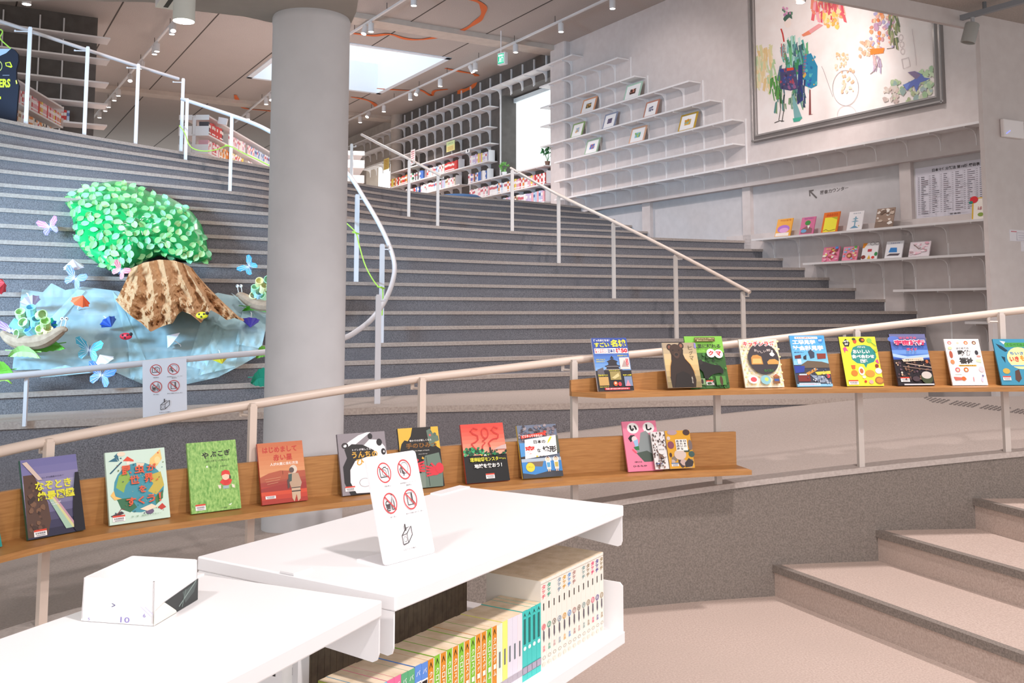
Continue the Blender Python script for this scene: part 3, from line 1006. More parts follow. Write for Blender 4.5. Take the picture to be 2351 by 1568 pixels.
for i, k in enumerate(kinds):
    base, cap = KC[k]
    it = []
    if cap:
        it = [('r', 0, 0, 1, 0.80, '#f3f1ee'), ('t', 'バ', 0.2, 0.87, 0.8, 0.93, '#f4f4f4'), ('r', 0.1, 0.48, 0.9, 0.78, '#231818'), ('t', 'H', 0.2, 0.58, 0.8, 0.74, '#c9c0bc', 0.03), ('e', 0.5, 0.34, 0.4, 0.05, '#7a3038')]
        base = cap
    elif k in ('orange', 'lime'):
        it = [('r', 0.86, 0, 1.0, 1, '#f2ead8'), ('p', [(0.15, 0.88), (0.45, 0.97), (0.75, 0.88), (0.6, 0.9), (0.45, 0.94), (0.3, 0.9)], '#2a2410')]
        for j, ch in enumerate('クロスゲーム'):
            it.append(('t', ch, 0.2, 0.78 - j * 0.09, 0.7, 0.85 - j * 0.09, '#f7f2e0', 0.02))
        it += [('e', 0.45, 0.16, 0.3, 0.035, '#f4efe0'), ('r', 0.1, 0.03, 0.8, 0.1, '#efe8d8')]
    elif k == 'teal':
        it = [('p', [(0.2, 0.9), (0.5, 0.97), (0.8, 0.9), (0.5, 0.93)], '#12504c'), ('r', 0.28, 0.52, 0.72, 0.88, '#1c6a66'), ('e', 0.5, 0.46, 0.3, 0.03, '#e6f4f0'), ('r', 0, 0.1, 1, 0.2, '#a79db0'), ('l', [(0.05, 0.1), (0.95, 0.1), (0.95, 0.2), (0.05, 0.2), (0.05, 0.1)], 0.02, '#5a5058', 8)]
    elif k == 'dark':
        it = [('r', 0.1, 0.6, 0.9, 0.95, '#5b5a2a')]
    else:
        it = [('t', 'KATSU', 0.3, 0.35, 0.62, 0.9, '#6f7f86' if k != 'yellow' else '#5b5a30'), ('r', 0.3, 0.4, 0.6, 0.62, '#6b7378'), ('r', 0, 0.1, 1, 0.19, '#b5aab4')]
        it.pop(0)
    cov = None
    if i == 0:
        cov = [('r', 0.0, 0.0, 1.0, 1.0, '#8f9a3c'), ('r', 0.82, 0.78, 0.96, 0.97, '#26201c'), ('r', 0.68, 0.80, 0.80, 0.97, '#7a2326'), ('e', 0.55, 0.86, 0.09, 0.09, '#7a2326'), ('e', 0.44, 0.84, 0.06, 0.08, '#26201c'), ('r', 0.1, 0.8, 0.3, 0.86, '#3a3a18')]
    hh = HT * 0.76 + rnd.uniform(-0.001, 0.001)
    same = [j for j in range(i + 1) if kinds[j] == k]
    spine_book(sM0 + i * thm, thm * 0.97, hh, 0.110, QF, base, it, 'comic_book', '%s comic volume in the shorter row, %s of that colour from the left' % (KN[k], ordinal(len(same))), 'shorter comic volumes', cov)
# dark row standing on the far side of the same shelf, seen from behind
s = -0.06
i = 0
SD = -0.02
while s < sT0 + 0.06:
    w_ = rnd.uniform(0.013, 0.02)
    b = MB()
    hh = rnd.uniform(0.172, 0.182) + 0.03
    if s > SD:
        b.box(PA(s, WA / 2 + 0.04, ZB), AF[1] * w_ * 0.94, AF[2] * 0.128, V((0, 0, hh)), M_PAGE_SHADE)
        i += 1
        o = b.build('comic_book')
        tag(o, 'shade-darkened comic in the shaded back row of the bookcase, %s from the left' % ordinal(i), 'book', 'shaded back row of comics')
    s += w_
# icon notice: shared artwork (no photos, no phones, no food, no carrying out, camera in use)
RED, INK = '#c8484a', '#4a4444'
def notice_items(small=False):
    it = []
    def ban(cu, cv):
        it.append(('o', cu, cv, 0.135, 0.098, 0.13, RED))
    def slash(cu, cv):
        it.append(('l', [(cu - 0.095, cv + 0.070), (cu + 0.095, cv - 0.070)], 0.010, RED))
    w = 0.0075
    # camera
    ban(0.30, 0.83)
    it.extend([('l', [(0.22, 0.79), (0.38, 0.79), (0.38, 0.865), (0.35, 0.865), (0.345, 0.88), (0.30, 0.88), (0.29, 0.868), (0.22, 0.868), (0.22, 0.79)], w, INK), ('o', 0.30, 0.83, 0.042, 0.03, 0.18, INK)])
    slash(0.30, 0.83)
    # handset
    ban(0.70, 0.83)
    it.extend([('l', [(0.62, 0.80), (0.615, 0.84), (0.64, 0.855), (0.66, 0.835), (0.65, 0.80), (0.68, 0.79)], w, INK), ('o', 0.71, 0.845, 0.075, 0.056, 0.08, INK), ('l', [(0.66, 0.82), (0.69, 0.80), (0.67, 0.77)], w, INK)])
    slash(0.70, 0.83)
    # food and bottle
    ban(0.30, 0.54)
    it.extend([('l', [(0.215, 0.53), (0.22, 0.555), (0.255, 0.565), (0.29, 0.555), (0.295, 0.53), (0.215, 0.53)], w, INK), ('l', [(0.215, 0.52), (0.295, 0.52)], w, INK), ('l', [(0.215, 0.508), (0.295, 0.508)], w, INK), ('l', [(0.22, 0.495), (0.29, 0.495), (0.28, 0.475), (0.23, 0.475), (0.22, 0.495)], w, INK),
               ('l', [(0.32, 0.48), (0.32, 0.545), (0.345, 0.60), (0.37, 0.545), (0.37, 0.48), (0.32, 0.48)], w, INK), ('e', 0.345, 0.615, 0.008, 0.006, INK)])
    slash(0.30, 0.54)
    # book carried off
    ban(0.70, 0.54)
    it.extend([('l', [(0.64, 0.49), (0.64, 0.60), (0.74, 0.60), (0.74, 0.49), (0.64, 0.49)], w, INK), ('l', [(0.735, 0.60), (0.735, 0.52)], w * 1.8, INK), ('l', [(0.78, 0.49), (0.75, 0.52), (0.72, 0.535), (0.705, 0.53), (0.73, 0.515)], w, INK)])
    slash(0.70, 0.54)
    # camera box
    it.extend([('l', [(0.40, 0.14), (0.40, 0.225), (0.50, 0.235), (0.50, 0.15), (0.40, 0.14)], w, INK), ('l', [(0.40, 0.225), (0.50, 0.285), (0.60, 0.295), (0.50, 0.235)], w, INK), ('l', [(0.60, 0.295), (0.60, 0.215), (0.50, 0.15)], w, INK), ('o', 0.45, 0.187, 0.033, 0.026, 0.16, INK), ('l', [(0.485, 0.262), (0.485, 0.325)], w * 1.8, INK)])
    T = INK
    it.extend([('t', '撮影禁止', 0.235, 0.692, 0.365, 0.708, T), ('t', '携帯電話はマナーモードに', 0.55, 0.694, 0.90, 0.708, T), ('t', '通話禁止', 0.655, 0.668, 0.775, 0.684, T), ('t', '飲食禁止', 0.24, 0.402, 0.365, 0.418, T), ('t', '館内の図書の持ち出し禁止', 0.55, 0.404, 0.90, 0.418, T), ('t', '防犯カメラ作動中', 0.37, 0.085, 0.62, 0.102, T)])
    return it
# standing acrylic notice on bookcase A
bl, br = PZ(884, 1304, ZT), PZ(999, 1273, ZT)
wv = br - bl
wu = wv.normalized()
bk = V((-wu.y, wu.x, 0))
tl = PN(815, 1064, bl, bk)               # first guess upright, then lean
hgt = 0.212
lean = 0.30
upv = (V((0, 0, 1)) * math.cos(lean) + bk * math.sin(lean))
nt = thing('notice_stand', 'white standing notice with red prohibition icons on top of the white bookcase', 'notice', (bl + br) / 2)
W_ = wv.length
b = MB()
n_ = bk * math.cos(lean) - V((0, 0, 1)) * math.sin(lean)
o = bl + V((0, 0, 0.004))
def rr(w, h, r=0.008):
    P = []
    for cx, cy, a0 in ((w - r, r, -90), (w - r, h - r, 0), (r, h - r, 90), (r, r, 180)):
        for k in range(5):
            t = math.radians(a0 + k * 22.5)
            P.append((cx + r * math.cos(t), cy + r * math.sin(t)))
    return P
b.prism([o + wu * x + upv * y for x, y in rr(W_, hgt)], n_ * 0.005, mat('#f7f2f3', 0.25))
art(b, lambda u, v, h: o + wu * (u * W_) + upv * (v * hgt) - n_ * h, notice_items())
b.build('panel', nt)
b = MB()
b.box(o - V((0, 0, 0.004)), wu * W_, bk * 0.085, V((0, 0, 0.003)), mat('#f7f2f3', 0.25))
b.box(o + wu * 0.03 + bk * 0.08, wu * (W_ - 0.06), upv * 0, V((0, 0, 0)), mat('#f7f2f3', 0.25)) if False else None
b.build('foot', nt)
# folded paper box on bookcase B
pm = MB()
A_, B_, C2 = PZ(186, 1425, ZT + .001), PZ(351, 1437, ZT + .001), PZ(453, 1376, ZT + .001)
D_ = A_ + (C2 - B_)
hb = 0.068
M_PAPER = mat('#f7f3f2', 0.7)
pb = thing('paper_box', 'white open box folded from printed paper, on the bookcase at lower left', 'box', (A_ + C2) / 2)
ctr = (A_ + B_ + C2 + D_) / 4
th_ = 0.0025
E4 = [A_, B_, C2, D_]
for i in range(4):
    p, q = E4[i], E4[(i + 1) % 4]
    inw = ((ctr - (p + q) / 2))
    inw.z = 0
    inw = inw.normalized() * th_
    ht = [hb, hb, hb, hb]
    pm.hexa([p, q, q + inw, p + inw] + [v + V((0, 0, hb)) + (ctr - v) * 0.02 for v in (p, q, q + inw, p + inw)], M_PAPER)
pm.hexa([v + V((0, 0, 0.0005)) for v in E4] + [v + V((0, 0, 0.003)) for v in E4], M_PAPER)
zz = V((0, 0, 1))
def side(p, q):
    n = V((q.y - p.y, p.x - q.x, 0)).normalized()
    if n.dot(ctr - p) > 0:
        n = -n
    return lambda u, v, h: p + (q - p) * u + zz * (hb * v) + (ctr - p) * 0.02 * v + n * (h + 0.0005)
art(pm, side(A_, B_), [('t', '10', 0.55, 0.03, 0.68, 0.16, '#8d84b8'), ('t', '>', 0.42, 0.36, 0.47, 0.46, '#6a6a8a'), ('l', [(0.82, 0.42), (0.98, 0.2)], 0.005, '#c9c3d8', 0.5), ('l', [(0.88, 0.42), (1.0, 0.26)], 0.005, '#c9c3d8', 0.5), ('t', '5', 0.1, 0.03, 0.13, 0.09, '#8d84b8'), ('t', '6', 0.86, 0.18, 0.9, 0.27, '#8d84b8')])
art(pm, side(B_, C2), [('p', [(0.22, 0.40), (1.0, 0.52), (1.0, 0.0), (0.5, 0.0), (0.48, 0.06)], '#2e3232'), ('p', [(0.62, 0.40), (0.98, 0.46), (0.9, 0.25), (0.7, 0.1)], '#4c5654'), ('l', [(0.55, 0.1), (0.95, 0.5)], 0.008, '#8a9a94', 0.5), ('l', [(0.62, 0.05), (0.7, 0.42)], 0.01, '#6a7a74', 0.5), ('p', [(0.0, 0.3), (0.22, 0.4), (0.48, 0.06), (0.5, 0.0), (0.0, 0.0)], '#f6efe2')])
pm.build('box_body', pb)
# ---------------------------------------------------------------- picture books leaning on the wooden display shelves
LEAN = math.radians(18)
LBL = ('r', 0, 0, 1, 1, '#f3f0ee')
def lean_book(name, label, BL, BR, TL, z, spine, items, th=0.012, dz=0.0, lbl=None, group='books on the wooden display shelves', pages=True, push=0.0):
    def on(px):
        lo, hi = px - 60.0, px + 60.0
        for _ in range(30):
            mid = (lo + hi) / 2
            if proj(up(cpt(mid, 0.125), z))[0] < px:
                lo = mid
            else:
                hi = mid
        return up(cpt(lo, 0.125), z)
    bl, br = on(BL[0]), on(BR[0])
    wv = br - bl
    wu = wv.normalized()
    back = V((-wu.y, wu.x, 0))
    hu = V((0, 0, 1)) * math.cos(LEAN) + back * math.sin(LEAN)
    nn = -back * math.cos(LEAN) + V((0, 0, 1)) * math.sin(LEAN)
    lo, hi = 0.1, 0.45
    for _ in range(30):
        mid = (lo + hi) / 2
        if proj(bl + hu * mid)[1] > TL[1]:
            lo = mid
        else:
            hi = mid
    W, H = wv.length, lo
    o = bl + V((0, 0, 0.001 + th * math.sin(LEAN))) + nn * push
    t = thing(name, label, 'book', (bl + br) / 2, group)
    b = MB()
    c = 0.0018
    ms = mat(spine, 0.35)
    b.box(o, wu * W, hu * H, -nn * c, ms)
    b.box(o - nn * (th - c), wu * W, hu * H, -nn * c, ms)
    b.box(o - nn * c, wu * c, hu * H, -nn * (th - 2 * c), ms)
    art(b, lambda u, v, h: o + wu * (u * W) + hu * (v * H) + nn * h, items)
    b.build('cover', t)
    b = MB()
    b.box(o - nn * c + wu * c + hu * 0.002, wu * (W - c * 2.5), hu * (H - 0.004), -nn * (th - 2 * c), mat('#ece4d8', 0.8))
    b.build('page_block', t)
    if lbl:
        u, v, w, hh = lbl[:4]
        b = MB()
        q = o + wu * (u * W) + hu * (v * H) + nn * 0.003
        b.box(q, wu * (w * W), hu * (hh * H), -nn * 0.0012, mat('#f4f1ef', 0.5))
        f = lambda a, e, h: q + wu * (a * w * W) + hu * (e * hh * H) + nn * h
        it = [('r', 0, 0.72, 1, 1, lbl[4] if len(lbl) > 4 else '#d8452e')] + [('r', 0.12 + 0.055 * i, 0.32, 0.12 + 0.055 * i + (0.02 if i % 3 else 0.035), 0.6, '#55505a') for i in range(14)] + [('r', 0.15, 0.12, 0.85, 0.2, '#8a868c')]
        art(b, f, it)
        o2 = b.build('library_label', t)
        o2['label'] = 'white barcode label with coloured top band'
    return t
rnd = random.Random(11)
J = lean_book
J('picture_book', 'teal picture book cut off by the left edge, on the lower display shelf', (-120, 1277), (5, 1254), (-140, 1100), ZL, '#1f7f78', [('r', 0, 0, 1, 1, '#2a948c')])
# rainbow and cliff atlas
it = [('g', 0, 0, 1, 1, ['#2e2c44', '#3d3b58', '#54506f', '#6d688c', '#7f7a9c', '#8e8aad', '#a29cb8', '#8d86ad', '#7a76a6', '#7370a2']), ('p', [(0, .02), (.34, .02), (.42, .2), (.40, .42), (.30, .62), (.20, .80), (0.02, .80)], '#5a4136')]
it += rblobs(rnd, 26, (.04, .06, .32, .70), ['#4a342c', '#6d4e3e', '#7c5a44', '#3e2d28'], (.02, .055))
it += [('p', [(.40, .48), (.48, .48), (.78, .06), (.66, .06)], '#a8c8b0'), ('p', [(.46, .48), (.51, .48), (.83, .06), (.78, .06)], '#d8d49a'), ('p', [(.50, .48), (.54, .48), (.87, .06), (.83, .06)], '#c79aa8'), ('p', [(.02, .96), (.10, .97), (.34, .72), (.26, .72)], '#d8c2b4'),
       ('p', [(1, 0), (1, .76), (.93, .76), (.86, .52), (.82, .3), (.80, .04), (.84, 0)], '#1d1c26'), ('p', [(.93, .76), (.88, .60), (.84, .44), (.83, .30), (.84, .44), (.86, .60)], '#8d93b4'),
       ('t', 'なぞとき', .20, .585, .84, .70, '#e8e23c', .03), ('t', '絶景図鑑', .22, .455, .88, .57, '#e8e23c', .035), ('t', 'ふしぎな風景のひみつ', .32, .735, .72, .755, '#4b4668'), ('t', '奇岩・虹・洞窟', .44, .405, .62, .42, '#f0eef8'), ('t', '小峰書店', .44, .38, .58, .394, '#f0eef8')]
J('picture_book', 'dark violet picture book with cliff, rainbow and yellow title on the lower display shelf', (65, 1248), (195, 1222), (42, 1061), ZL, '#1c5a48', it, .014, lbl=(.10, .02, .22, .085))
# insects
it = [('r', 0, 0, 1, 1, '#cfe6d6'), ('e', .52, .47, .42, .35, '#3f93a4'), ('p', [(.14, .5), (.2, .66), (.34, .72), (.4, .6), (.3, .52), (.26, .42)], '#8fb24a'), ('p', [(.66, .62), (.9, .66), (.94, .46), (.8, .34), (.66, .4), (.76, .5)], '#c8b24a'), ('p', [(.14, .34), (.36, .34), (.46, .2), (.34, .14), (.2, .2)], '#2f6d48'), ('p', [(.76, .3), (.92, .4), (.9, .28), (.78, .2)], '#3d7d4c'), ('p', [(.5, .82), (.64, .80), (.6, .74), (.5, .76)], '#e9d6b8'),
      ('p', [(.28, .86), (.36, .92), (.46, .86), (.46, .84)], '#e0492c'), ('r', .34, .80, .39, .85, '#f3ead8'), ('p', [(.74, .86), (.92, .98), (.94, .84), (.84, .74), (.72, .78)], '#edc87a'), ('e', .86, .83, .05, .05, '#f2d896'), ('e', .88, .93, .012, .012, '#d8452e'), ('l', [(.06, .70), (.26, .85)], .012, '#1d5a6c'), ('p', [(.04, .87), (.16, .92), (.20, .86)], '#23667c'), ('p', [(.14, .94), (.2, .98), (.22, .86)], '#23667c'), ('e', .26, .96, .07, .03, '#f0d9c0'),
      ('p', [(.04, .4), (.1, .46), (.12, .38), (.22, .34), (.1, .33)], '#edc06a'), ('e', .66, .12, .07, .04, '#6b5a78'), ('p', [(.80, .16), (.88, .21), (.94, .15), (.86, .12)], '#c43a2c'), ('p', [(.5, .17), (.7, .22), (.8, .17), (.62, .13)], '#f3dcc0'), ('p', [(.02, .12), (.2, .17), (.24, .14), (.08, .09)], '#3a2c34'), ('l', [(.12, .13), (.2, .2), (.25, .19)], .006, '#8a3a34')]
it += rblobs(rnd, 30, (.03, .08, .97, .95), ['#2c6a78', '#6c7f3a', '#36506a', '#8a5a3a'], (.008, .018)) + rblobs(rnd, 14, (.25, .25, .8, .72), ['#e4c85a', '#e8e4a0', '#5aa6a8'], (.004, .012))
RT = '#df5a34'
it += [('t', '昆', .24, .66, .40, .79, RT, .035), ('t', '虫', .45, .66, .62, .78, RT, .035), ('t', 'が', .66, .68, .82, .78, RT, .035), ('t', '世', .36, .52, .52, .64, RT, .035), ('t', '界', .60, .52, .76, .65, RT, .035), ('e', .82, .55, .014, .011, RT), ('t', 'を', .50, .39, .62, .49, RT, .03), ('t', 'す', .28, .22, .44, .34, RT, .03), ('t', 'く', .47, .23, .58, .34, RT, .03), ('t', 'う', .62, .24, .76, .35, RT, .03), ('t', '！', .82, .24, .86, .36, RT, .03), ('t', '作・訳　自然ライブラリー', .34, .065, .84, .085, '#4f8a5c')]
J('picture_book', 'pale green picture book with insects around a globe, on the lower display shelf', (252, 1217), (391, 1192), (228, 1043), ZL, '#c4dccb', it, .014, lbl=(.05, .035, .20, .085))
# grass
gm = noisy('meadow_print', '#5f9a3c', '#a8cf74', 130, 0.4, 4, 0, (1, 1, 0.4), .3, .7)
it = [('r', 0, 0, 1, 1, gm)] + [('t', 'や', .28, .755, .42, .85, '#1d2414', .04), ('t', 'ぶ', .45, .765, .58, .855, '#1d2414', .04), ('t', 'こ', .61, .775, .71, .85, '#1d2414', .04), ('t', 'ぎ', .74, .78, .87, .865, '#1d2414', .04), ('t', 'ぼくのそだった草はらで', .36, .70, .84, .73, '#26321c'), ('e', .37, .638, .02, .015, '#e8efdc'), ('t', 'さく・え', .42, .615, .56, .64, '#34452a'), ('t', 'まめのは', .64, .62, .78, .64, '#34452a')]
it += [('p', [(.60, .40), (.66, .36), (.74, .34), (.82, .36), (.86, .42), (.80, .44), (.66, .44)], '#d93a30'), ('p', [(.66, .44), (.70, .35), (.80, .38), (.78, .44)], '#cf3028'), ('p', [(.56, .36), (.62, .36), (.62, .31), (.58, .31)], '#f2dccb'), ('p', [(.84, .36), (.9, .34), (.9, .3), (.85, .31)], '#f2dccb'), ('e', .73, .475, .075, .052, '#f0c9ae'), ('p', [(.64, .49), (.66, .55), (.73, .57), (.81, .55), (.83, .49), (.73, .51)], '#da362c'), ('e', .82, .46, .014, .03, '#3a2a22'), ('r', .66, .30, .78, .345, '#9ab4b0'), ('t', '○○○出版', .56, .03, .70, .042, '#24301c'), ('p', [(.74, .07), (.82, .09), (.78, .06)], '#eef4e6')]
J('picture_book', 'bright green grass-covered picture book with a small child in red, on the lower display shelf', (440, 1187), (554, 1168), (420, 1021), ZL, '#86b855', it, .014, lbl=(.08, .035, .20, .085))
# red planet
it = [('g', 0, .42, 1, 1, ['#d99a6a', '#d69262', '#d48b5c', '#d28556', '#d07f50', '#cd794b', '#c97347', '#c46c42']), ('g', 0, 0, 1, .42, ['#a83022', '#bf3c26', '#d04a2a', '#b63a28', '#a03a2c', '#a44a36']), ('p', [(0, .44), (.2, .50), (.45, .53), (.8, .50), (1, .50), (1, .40), (0, .36)], '#b0563a'), ('p', [(0, .26), (.5, .30), (1, .30), (1, .20), (0, .20)], '#9a2e26')]
it += [('t', 'はじめまして', .10, .83, .86, .93, '#bf3426', .03), ('t', '赤い星', .32, .69, .74, .80, '#bf3426', .03), ('t', '人が火星に住む方法', .24, .615, .86, .665, '#f6eee6', .02)]
it += [('e', .74, .53, .085, .07, '#d8c6b4'), ('e', .70, .52, .055, .045, '#5b4a44'), ('p', [(.62, .48), (.84, .46), (.90, .30), (.86, .22), (.66, .22), (.62, .34)], '#b89a80'), ('p', [(.62, .45), (.70, .46), (.68, .34), (.60, .32)], '#3d5450'), ('p', [(.66, .24), (.86, .24), (.84, .04), (.78, .0), (.76, .12), (.70, .0), (.66, .06)], '#c6aa8e'), ('r', .66, .16, .86, .18, '#4a3a34'), ('r', .66, .22, .86, .235, '#4a3a34'), ('p', [(.58, .36), (.63, .40), (.63, .24), (.58, .22)], '#54423e'), ('l', [(.10, .40), (.45, .42)], .004, '#d9a078'), ('l', [(.12, .36), (.42, .38)], .004, '#d9a078'), ('l', [(.14, .32), (.38, .34)], .004, '#d9a078'), ('l', [(.50, .46), (.50, .52)], .004, '#7a4430')]
J('picture_book', 'orange-red picture book with a standing astronaut on the lower display shelf', (602, 1165), (707, 1147), (582, 1022), ZL, '#b4392a', it, .014, lbl=(.08, .085, .22, .065, '#d8452e'))
# panda
it = [('r', 0, 0, 1, 1, '#8f878c'), ('p', [(.08, .78), (.22, .86), (.44, .96), (.62, 1.0), (.70, 1.0), (.52, .90), (.34, .80), (.20, .72)], '#f3eef0'), ('o', .14, .80, .07, .05, .5, '#2a2426'), ('p', [(.52, .78), (.66, .88), (.86, .86), (.97, .74), (1.0, .60), (.96, .50), (.84, .50), (.76, .62), (.66, .70)], '#f4eff1'), ('e', .86, .82, .06, .06, '#241f22'), ('e', .68, .93, .05, .05, '#241f22'), ('e', .93, .66, .05, .055, '#241f22'), ('e', .94, .66, .018, .018, '#e8e2e4'), ('p', [(.93, .54), (1, .56), (1, .50), (.95, .50)], '#241f22'),
      ('p', [(.12, .74), (.28, .82), (.5, .80), (.72, .70), (.86, .50), (.86, .0), (.16, .0), (.06, .2), (.06, .46), (.16, .60)], '#1e1a1c'), ('p', [(.32, .54), (.60, .60), (.86, .52), (.9, .3), (.86, .0), (.28, .02), (.18, .2), (.20, .4)], '#f3ecef'), ('t', 'トイレが楽しくなる', .28, .705, .72, .74, '#f3eef0'), ('t', 'うんちの', .26, .585, .80, .69, '#d9a53a', .03), ('t', 'ひみつ', .34, .46, .84, .57, '#d9a53a', .03), ('o', .48, .18, .12, .07, .06, '#2a2426')]
J('picture_book', 'grey picture book with a panda, half hidden behind the standing notice', (787, 1139), (898, 1121), (768, 1000), ZL, '#7d757a', it, .014, lbl=(.06, .06, .2, .08))
# hands
it = [('r', 0, 0, 1, 1, '#141110'), ('p', [(0, .62), (0, 1), (.36, 1), (.30, .86), (.22, .78), (.14, .80), (.06, .74)], '#e0b23c'), ('p', [(.80, 1), (1, 1), (1, .62), (.92, .66), (.84, .76)], '#e0b23c'), ('p', [(.36, 1), (.82, 1), (.80, .86), (.70, .74), (.40, .72), (.30, .80)], '#17120f'), ('p', [(.70, .94), (.80, .97), (.86, .88), (.98, .84), (.99, .76), (.88, .74), (.84, .66), (.74, .68), (.72, .80)], '#5f7466'), ('e', .78, .86, .03, .02, '#c9625a'), ('e', .90, .87, .04, .03, '#54685c'), ('e', .80, .92, .01, .008, '#121010'), ('t', '動かすのが楽しくなる', .26, .765, .80, .80, '#f2ede8'), ('t', '手のひみつ', .16, .655, .92, .745, '#8a5a1c', .03), ('t', 'The Magic of Hands', .36, .60, .72, .62, '#e8e2da'), ('t', 'Akira Shirogi', .44, .545, .66, .56, '#d8d2ca'),
      ('p', [(.60, .52), (.95, .56), (1, .3), (.96, .0), (.50, .0), (.46, .3)], '#66796c'), ('p', [(.36, .24), (.56, .24), (.54, .0), (.34, .0)], '#7a887c'), ('l', [(.62, .50), (.64, .02)], .006, '#141110'), ('l', [(.74, .40), (.58, .24), (.66, .18)], .006, '#141110')]
for dx, dy, k in ((.22, .34, 1), (.92, .26, -1)):
    it += [('e', dx + .12 * k, dy, .13, .075, '#d43440')] + [('l', [(dx + .16 * k, dy + a), (dx + .34 * k, dy + a * 1.5 + .01)], .022, '#d43440') for a in (-.055, -.02, .015, .05)] + [('l', [(dx + .1 * k, dy + .05), (dx + .2 * k, dy + .13)], .024, '#d43440'), ('e', dx, dy + .04, .10, .09, '#d43440')]
it += [('p', [(.5, .48), (.53, .51), (.57, .48), (.54, .46)], '#d9a53a')]
J('picture_book', 'black and yellow picture book with red hands, right beside the standing notice', (927, 1128), (1021, 1114), (910, 987), ZL, '#12100f', it, .014)
# SOS
it = [('r', 0, 0, 1, .52, '#0f0e0e'), ('g', 0, .46, 1, 1, ['#f0a98e', '#ee9a80', '#ec8a70', '#ea7a62', '#e86a55', '#e75c49', '#e6503f', '#e5473a'])]
it += rblobs(rnd, 40, (.02, .47, .52, .58), ['#1f7a4c', '#2c9a5e', '#14492f', '#3aa86c'], (.02, .05)) + rblobs(rnd, 16, (.5, .46, .98, .53), ['#1f7a4c', '#14492f', '#0f2a1c'], (.02, .04))
it += [('p', [(.68, .54), (.88, .60), (1, .62), (1, .54)], '#c9aea8'), ('r', .60, .48, .635, .58, '#1a1412')]
sm_ = '#c4302c'
it += [('l', [(.38, .90), (.28, .93), (.21, .88), (.26, .83), (.36, .79), (.36, .72), (.28, .68), (.20, .66), (.24, .60), (.30, .55)], .014, sm_), ('o', .54, .83, .085, .10, .22, sm_), ('l', [(.54, .73), (.46, .70), (.52, .66), (.45, .62), (.44, .56)], .012, sm_), ('l', [(.86, .90), (.76, .93), (.70, .88), (.76, .83), (.85, .79), (.83, .73), (.72, .72), (.66, .70), (.60, .66), (.62, .58)], .014, sm_)]
yl = '#d8d23a'
it += [('t', '環境破壊モンスター', .12, .345, .86, .42, yl, .03), ('t', 'から', .87, .36, .95, .39, yl, .02), ('t', '地球を救おう！', .20, .235, .84, .31, '#f2f0ea', .03), ('e', .40, .455, .02, .015, '#d9b23a'), ('p', [(.44, .44), (.48, .47), (.52, .44)], '#e8e4dc'), ('e', .55, .455, .02, .015, '#8aa04a'), ('t', 'アクションブック', .43, .42, .56, .43, '#8a8680')]
J('picture_book', 'red-and-black SOS picture book with smoke letters on the lower display shelf', (1072, 1111), (1171, 1103), (1053, 978), ZL, '#b03a34', it, .014, lbl=(.45, .055, .2, .085))
# landforms
it = [('r', 0, 0, 1, 1, '#6a7488')] + rblobs(rnd, 60, (.02, .72, .98, .98), ['#7d7278', '#5c5560', '#9a8f92', '#463f44', '#8d8488'], (.03, .06)) + [('r', 0, .30, .14, .66, '#4f93cc'), ('p', [(0, .40), (.2, .42), (.22, .30), (0, .26)], '#2e2a2c'), ('p', [(.80, .72), (1, .78), (1, .45), (.84, .45)], '#5b5f52'), ('r', 0, .04, 1, .34, '#3f86c6'), ('p', [(.1, .34), (.56, .32), (.5, .2), (.2, .22)], '#7a6a58'), ('r', 0, .30, 1, .36, '#a9b9c8'), ('p', [(0, 0), (1, 0), (1, .1), (.7, .12), (.3, .06), (0, .1)], '#3d4048'), ('p', [(.10, .36), (.92, .42), (.94, .78), (.14, .72)], '#f3f0ee')]
it += [('p', [(.06, .74), (.64, .79), (.65, .85), (.06, .80)], '#d8402e'), ('t', 'どうやってできたの', .09, .757, .60, .812, '#f6f2ee', .02), ('t', '?', .63, .78, .72, .88, '#d8402e', .05), ('t', '日本の', .36, .635, .66, .705, '#22201f', .03), ('t', '変', .12, .44, .38, .60, '#d8322a', .05), ('t', 'な', .42, .47, .51, .54, '#22201f', .03), ('t', '地形', .56, .455, .92, .58, '#22201f', .04), ('p', [(.70, .62), (.78, .68), (.84, .75), (.80, .76), (.73, .69)], '#e4d23a'), ('r', .38, .385, .43, .41, '#d9c23a'), ('t', '監修', .46, .385, .60, .405, '#4a4644'), ('e', .20, .20, .11, .085, '#e8cf3a'), ('t', 'くわしい', .13, .19, .27, .22, '#7a5a1a')]
for dx in (.66, .86):
    it += [('e', dx, .325, .075, .055, '#f6f2ee'), ('e', dx, .33, .05, .04, '#f0cdb2'), ('p', [(dx - .055, .345), (dx, .385), (dx + .055, .345), (dx, .36)], '#5b3a2a'), ('p', [(dx - .06, .28), (dx + .06, .28), (dx + .05, .14), (dx - .05, .14)], '#f6f2ee'), ('p', [(dx - .045, .27), (dx + .045, .27), (dx + .04, .18), (dx - .04, .18)], '#5aa0c8' if dx < .7 else '#c8b45a'), ('r', dx - .03, .10, dx - .008, .18, '#f0cdb2'), ('r', dx + .008, .10, dx + .03, .18, '#f0cdb2')]
J('picture_book', 'blue picture book about strange landforms, with two cartoon children on its cover', (1201, 1099), (1292, 1090), (1182, 980), ZL, '#d8b84a', it, .014, lbl=(.12, .09, .22, .085))
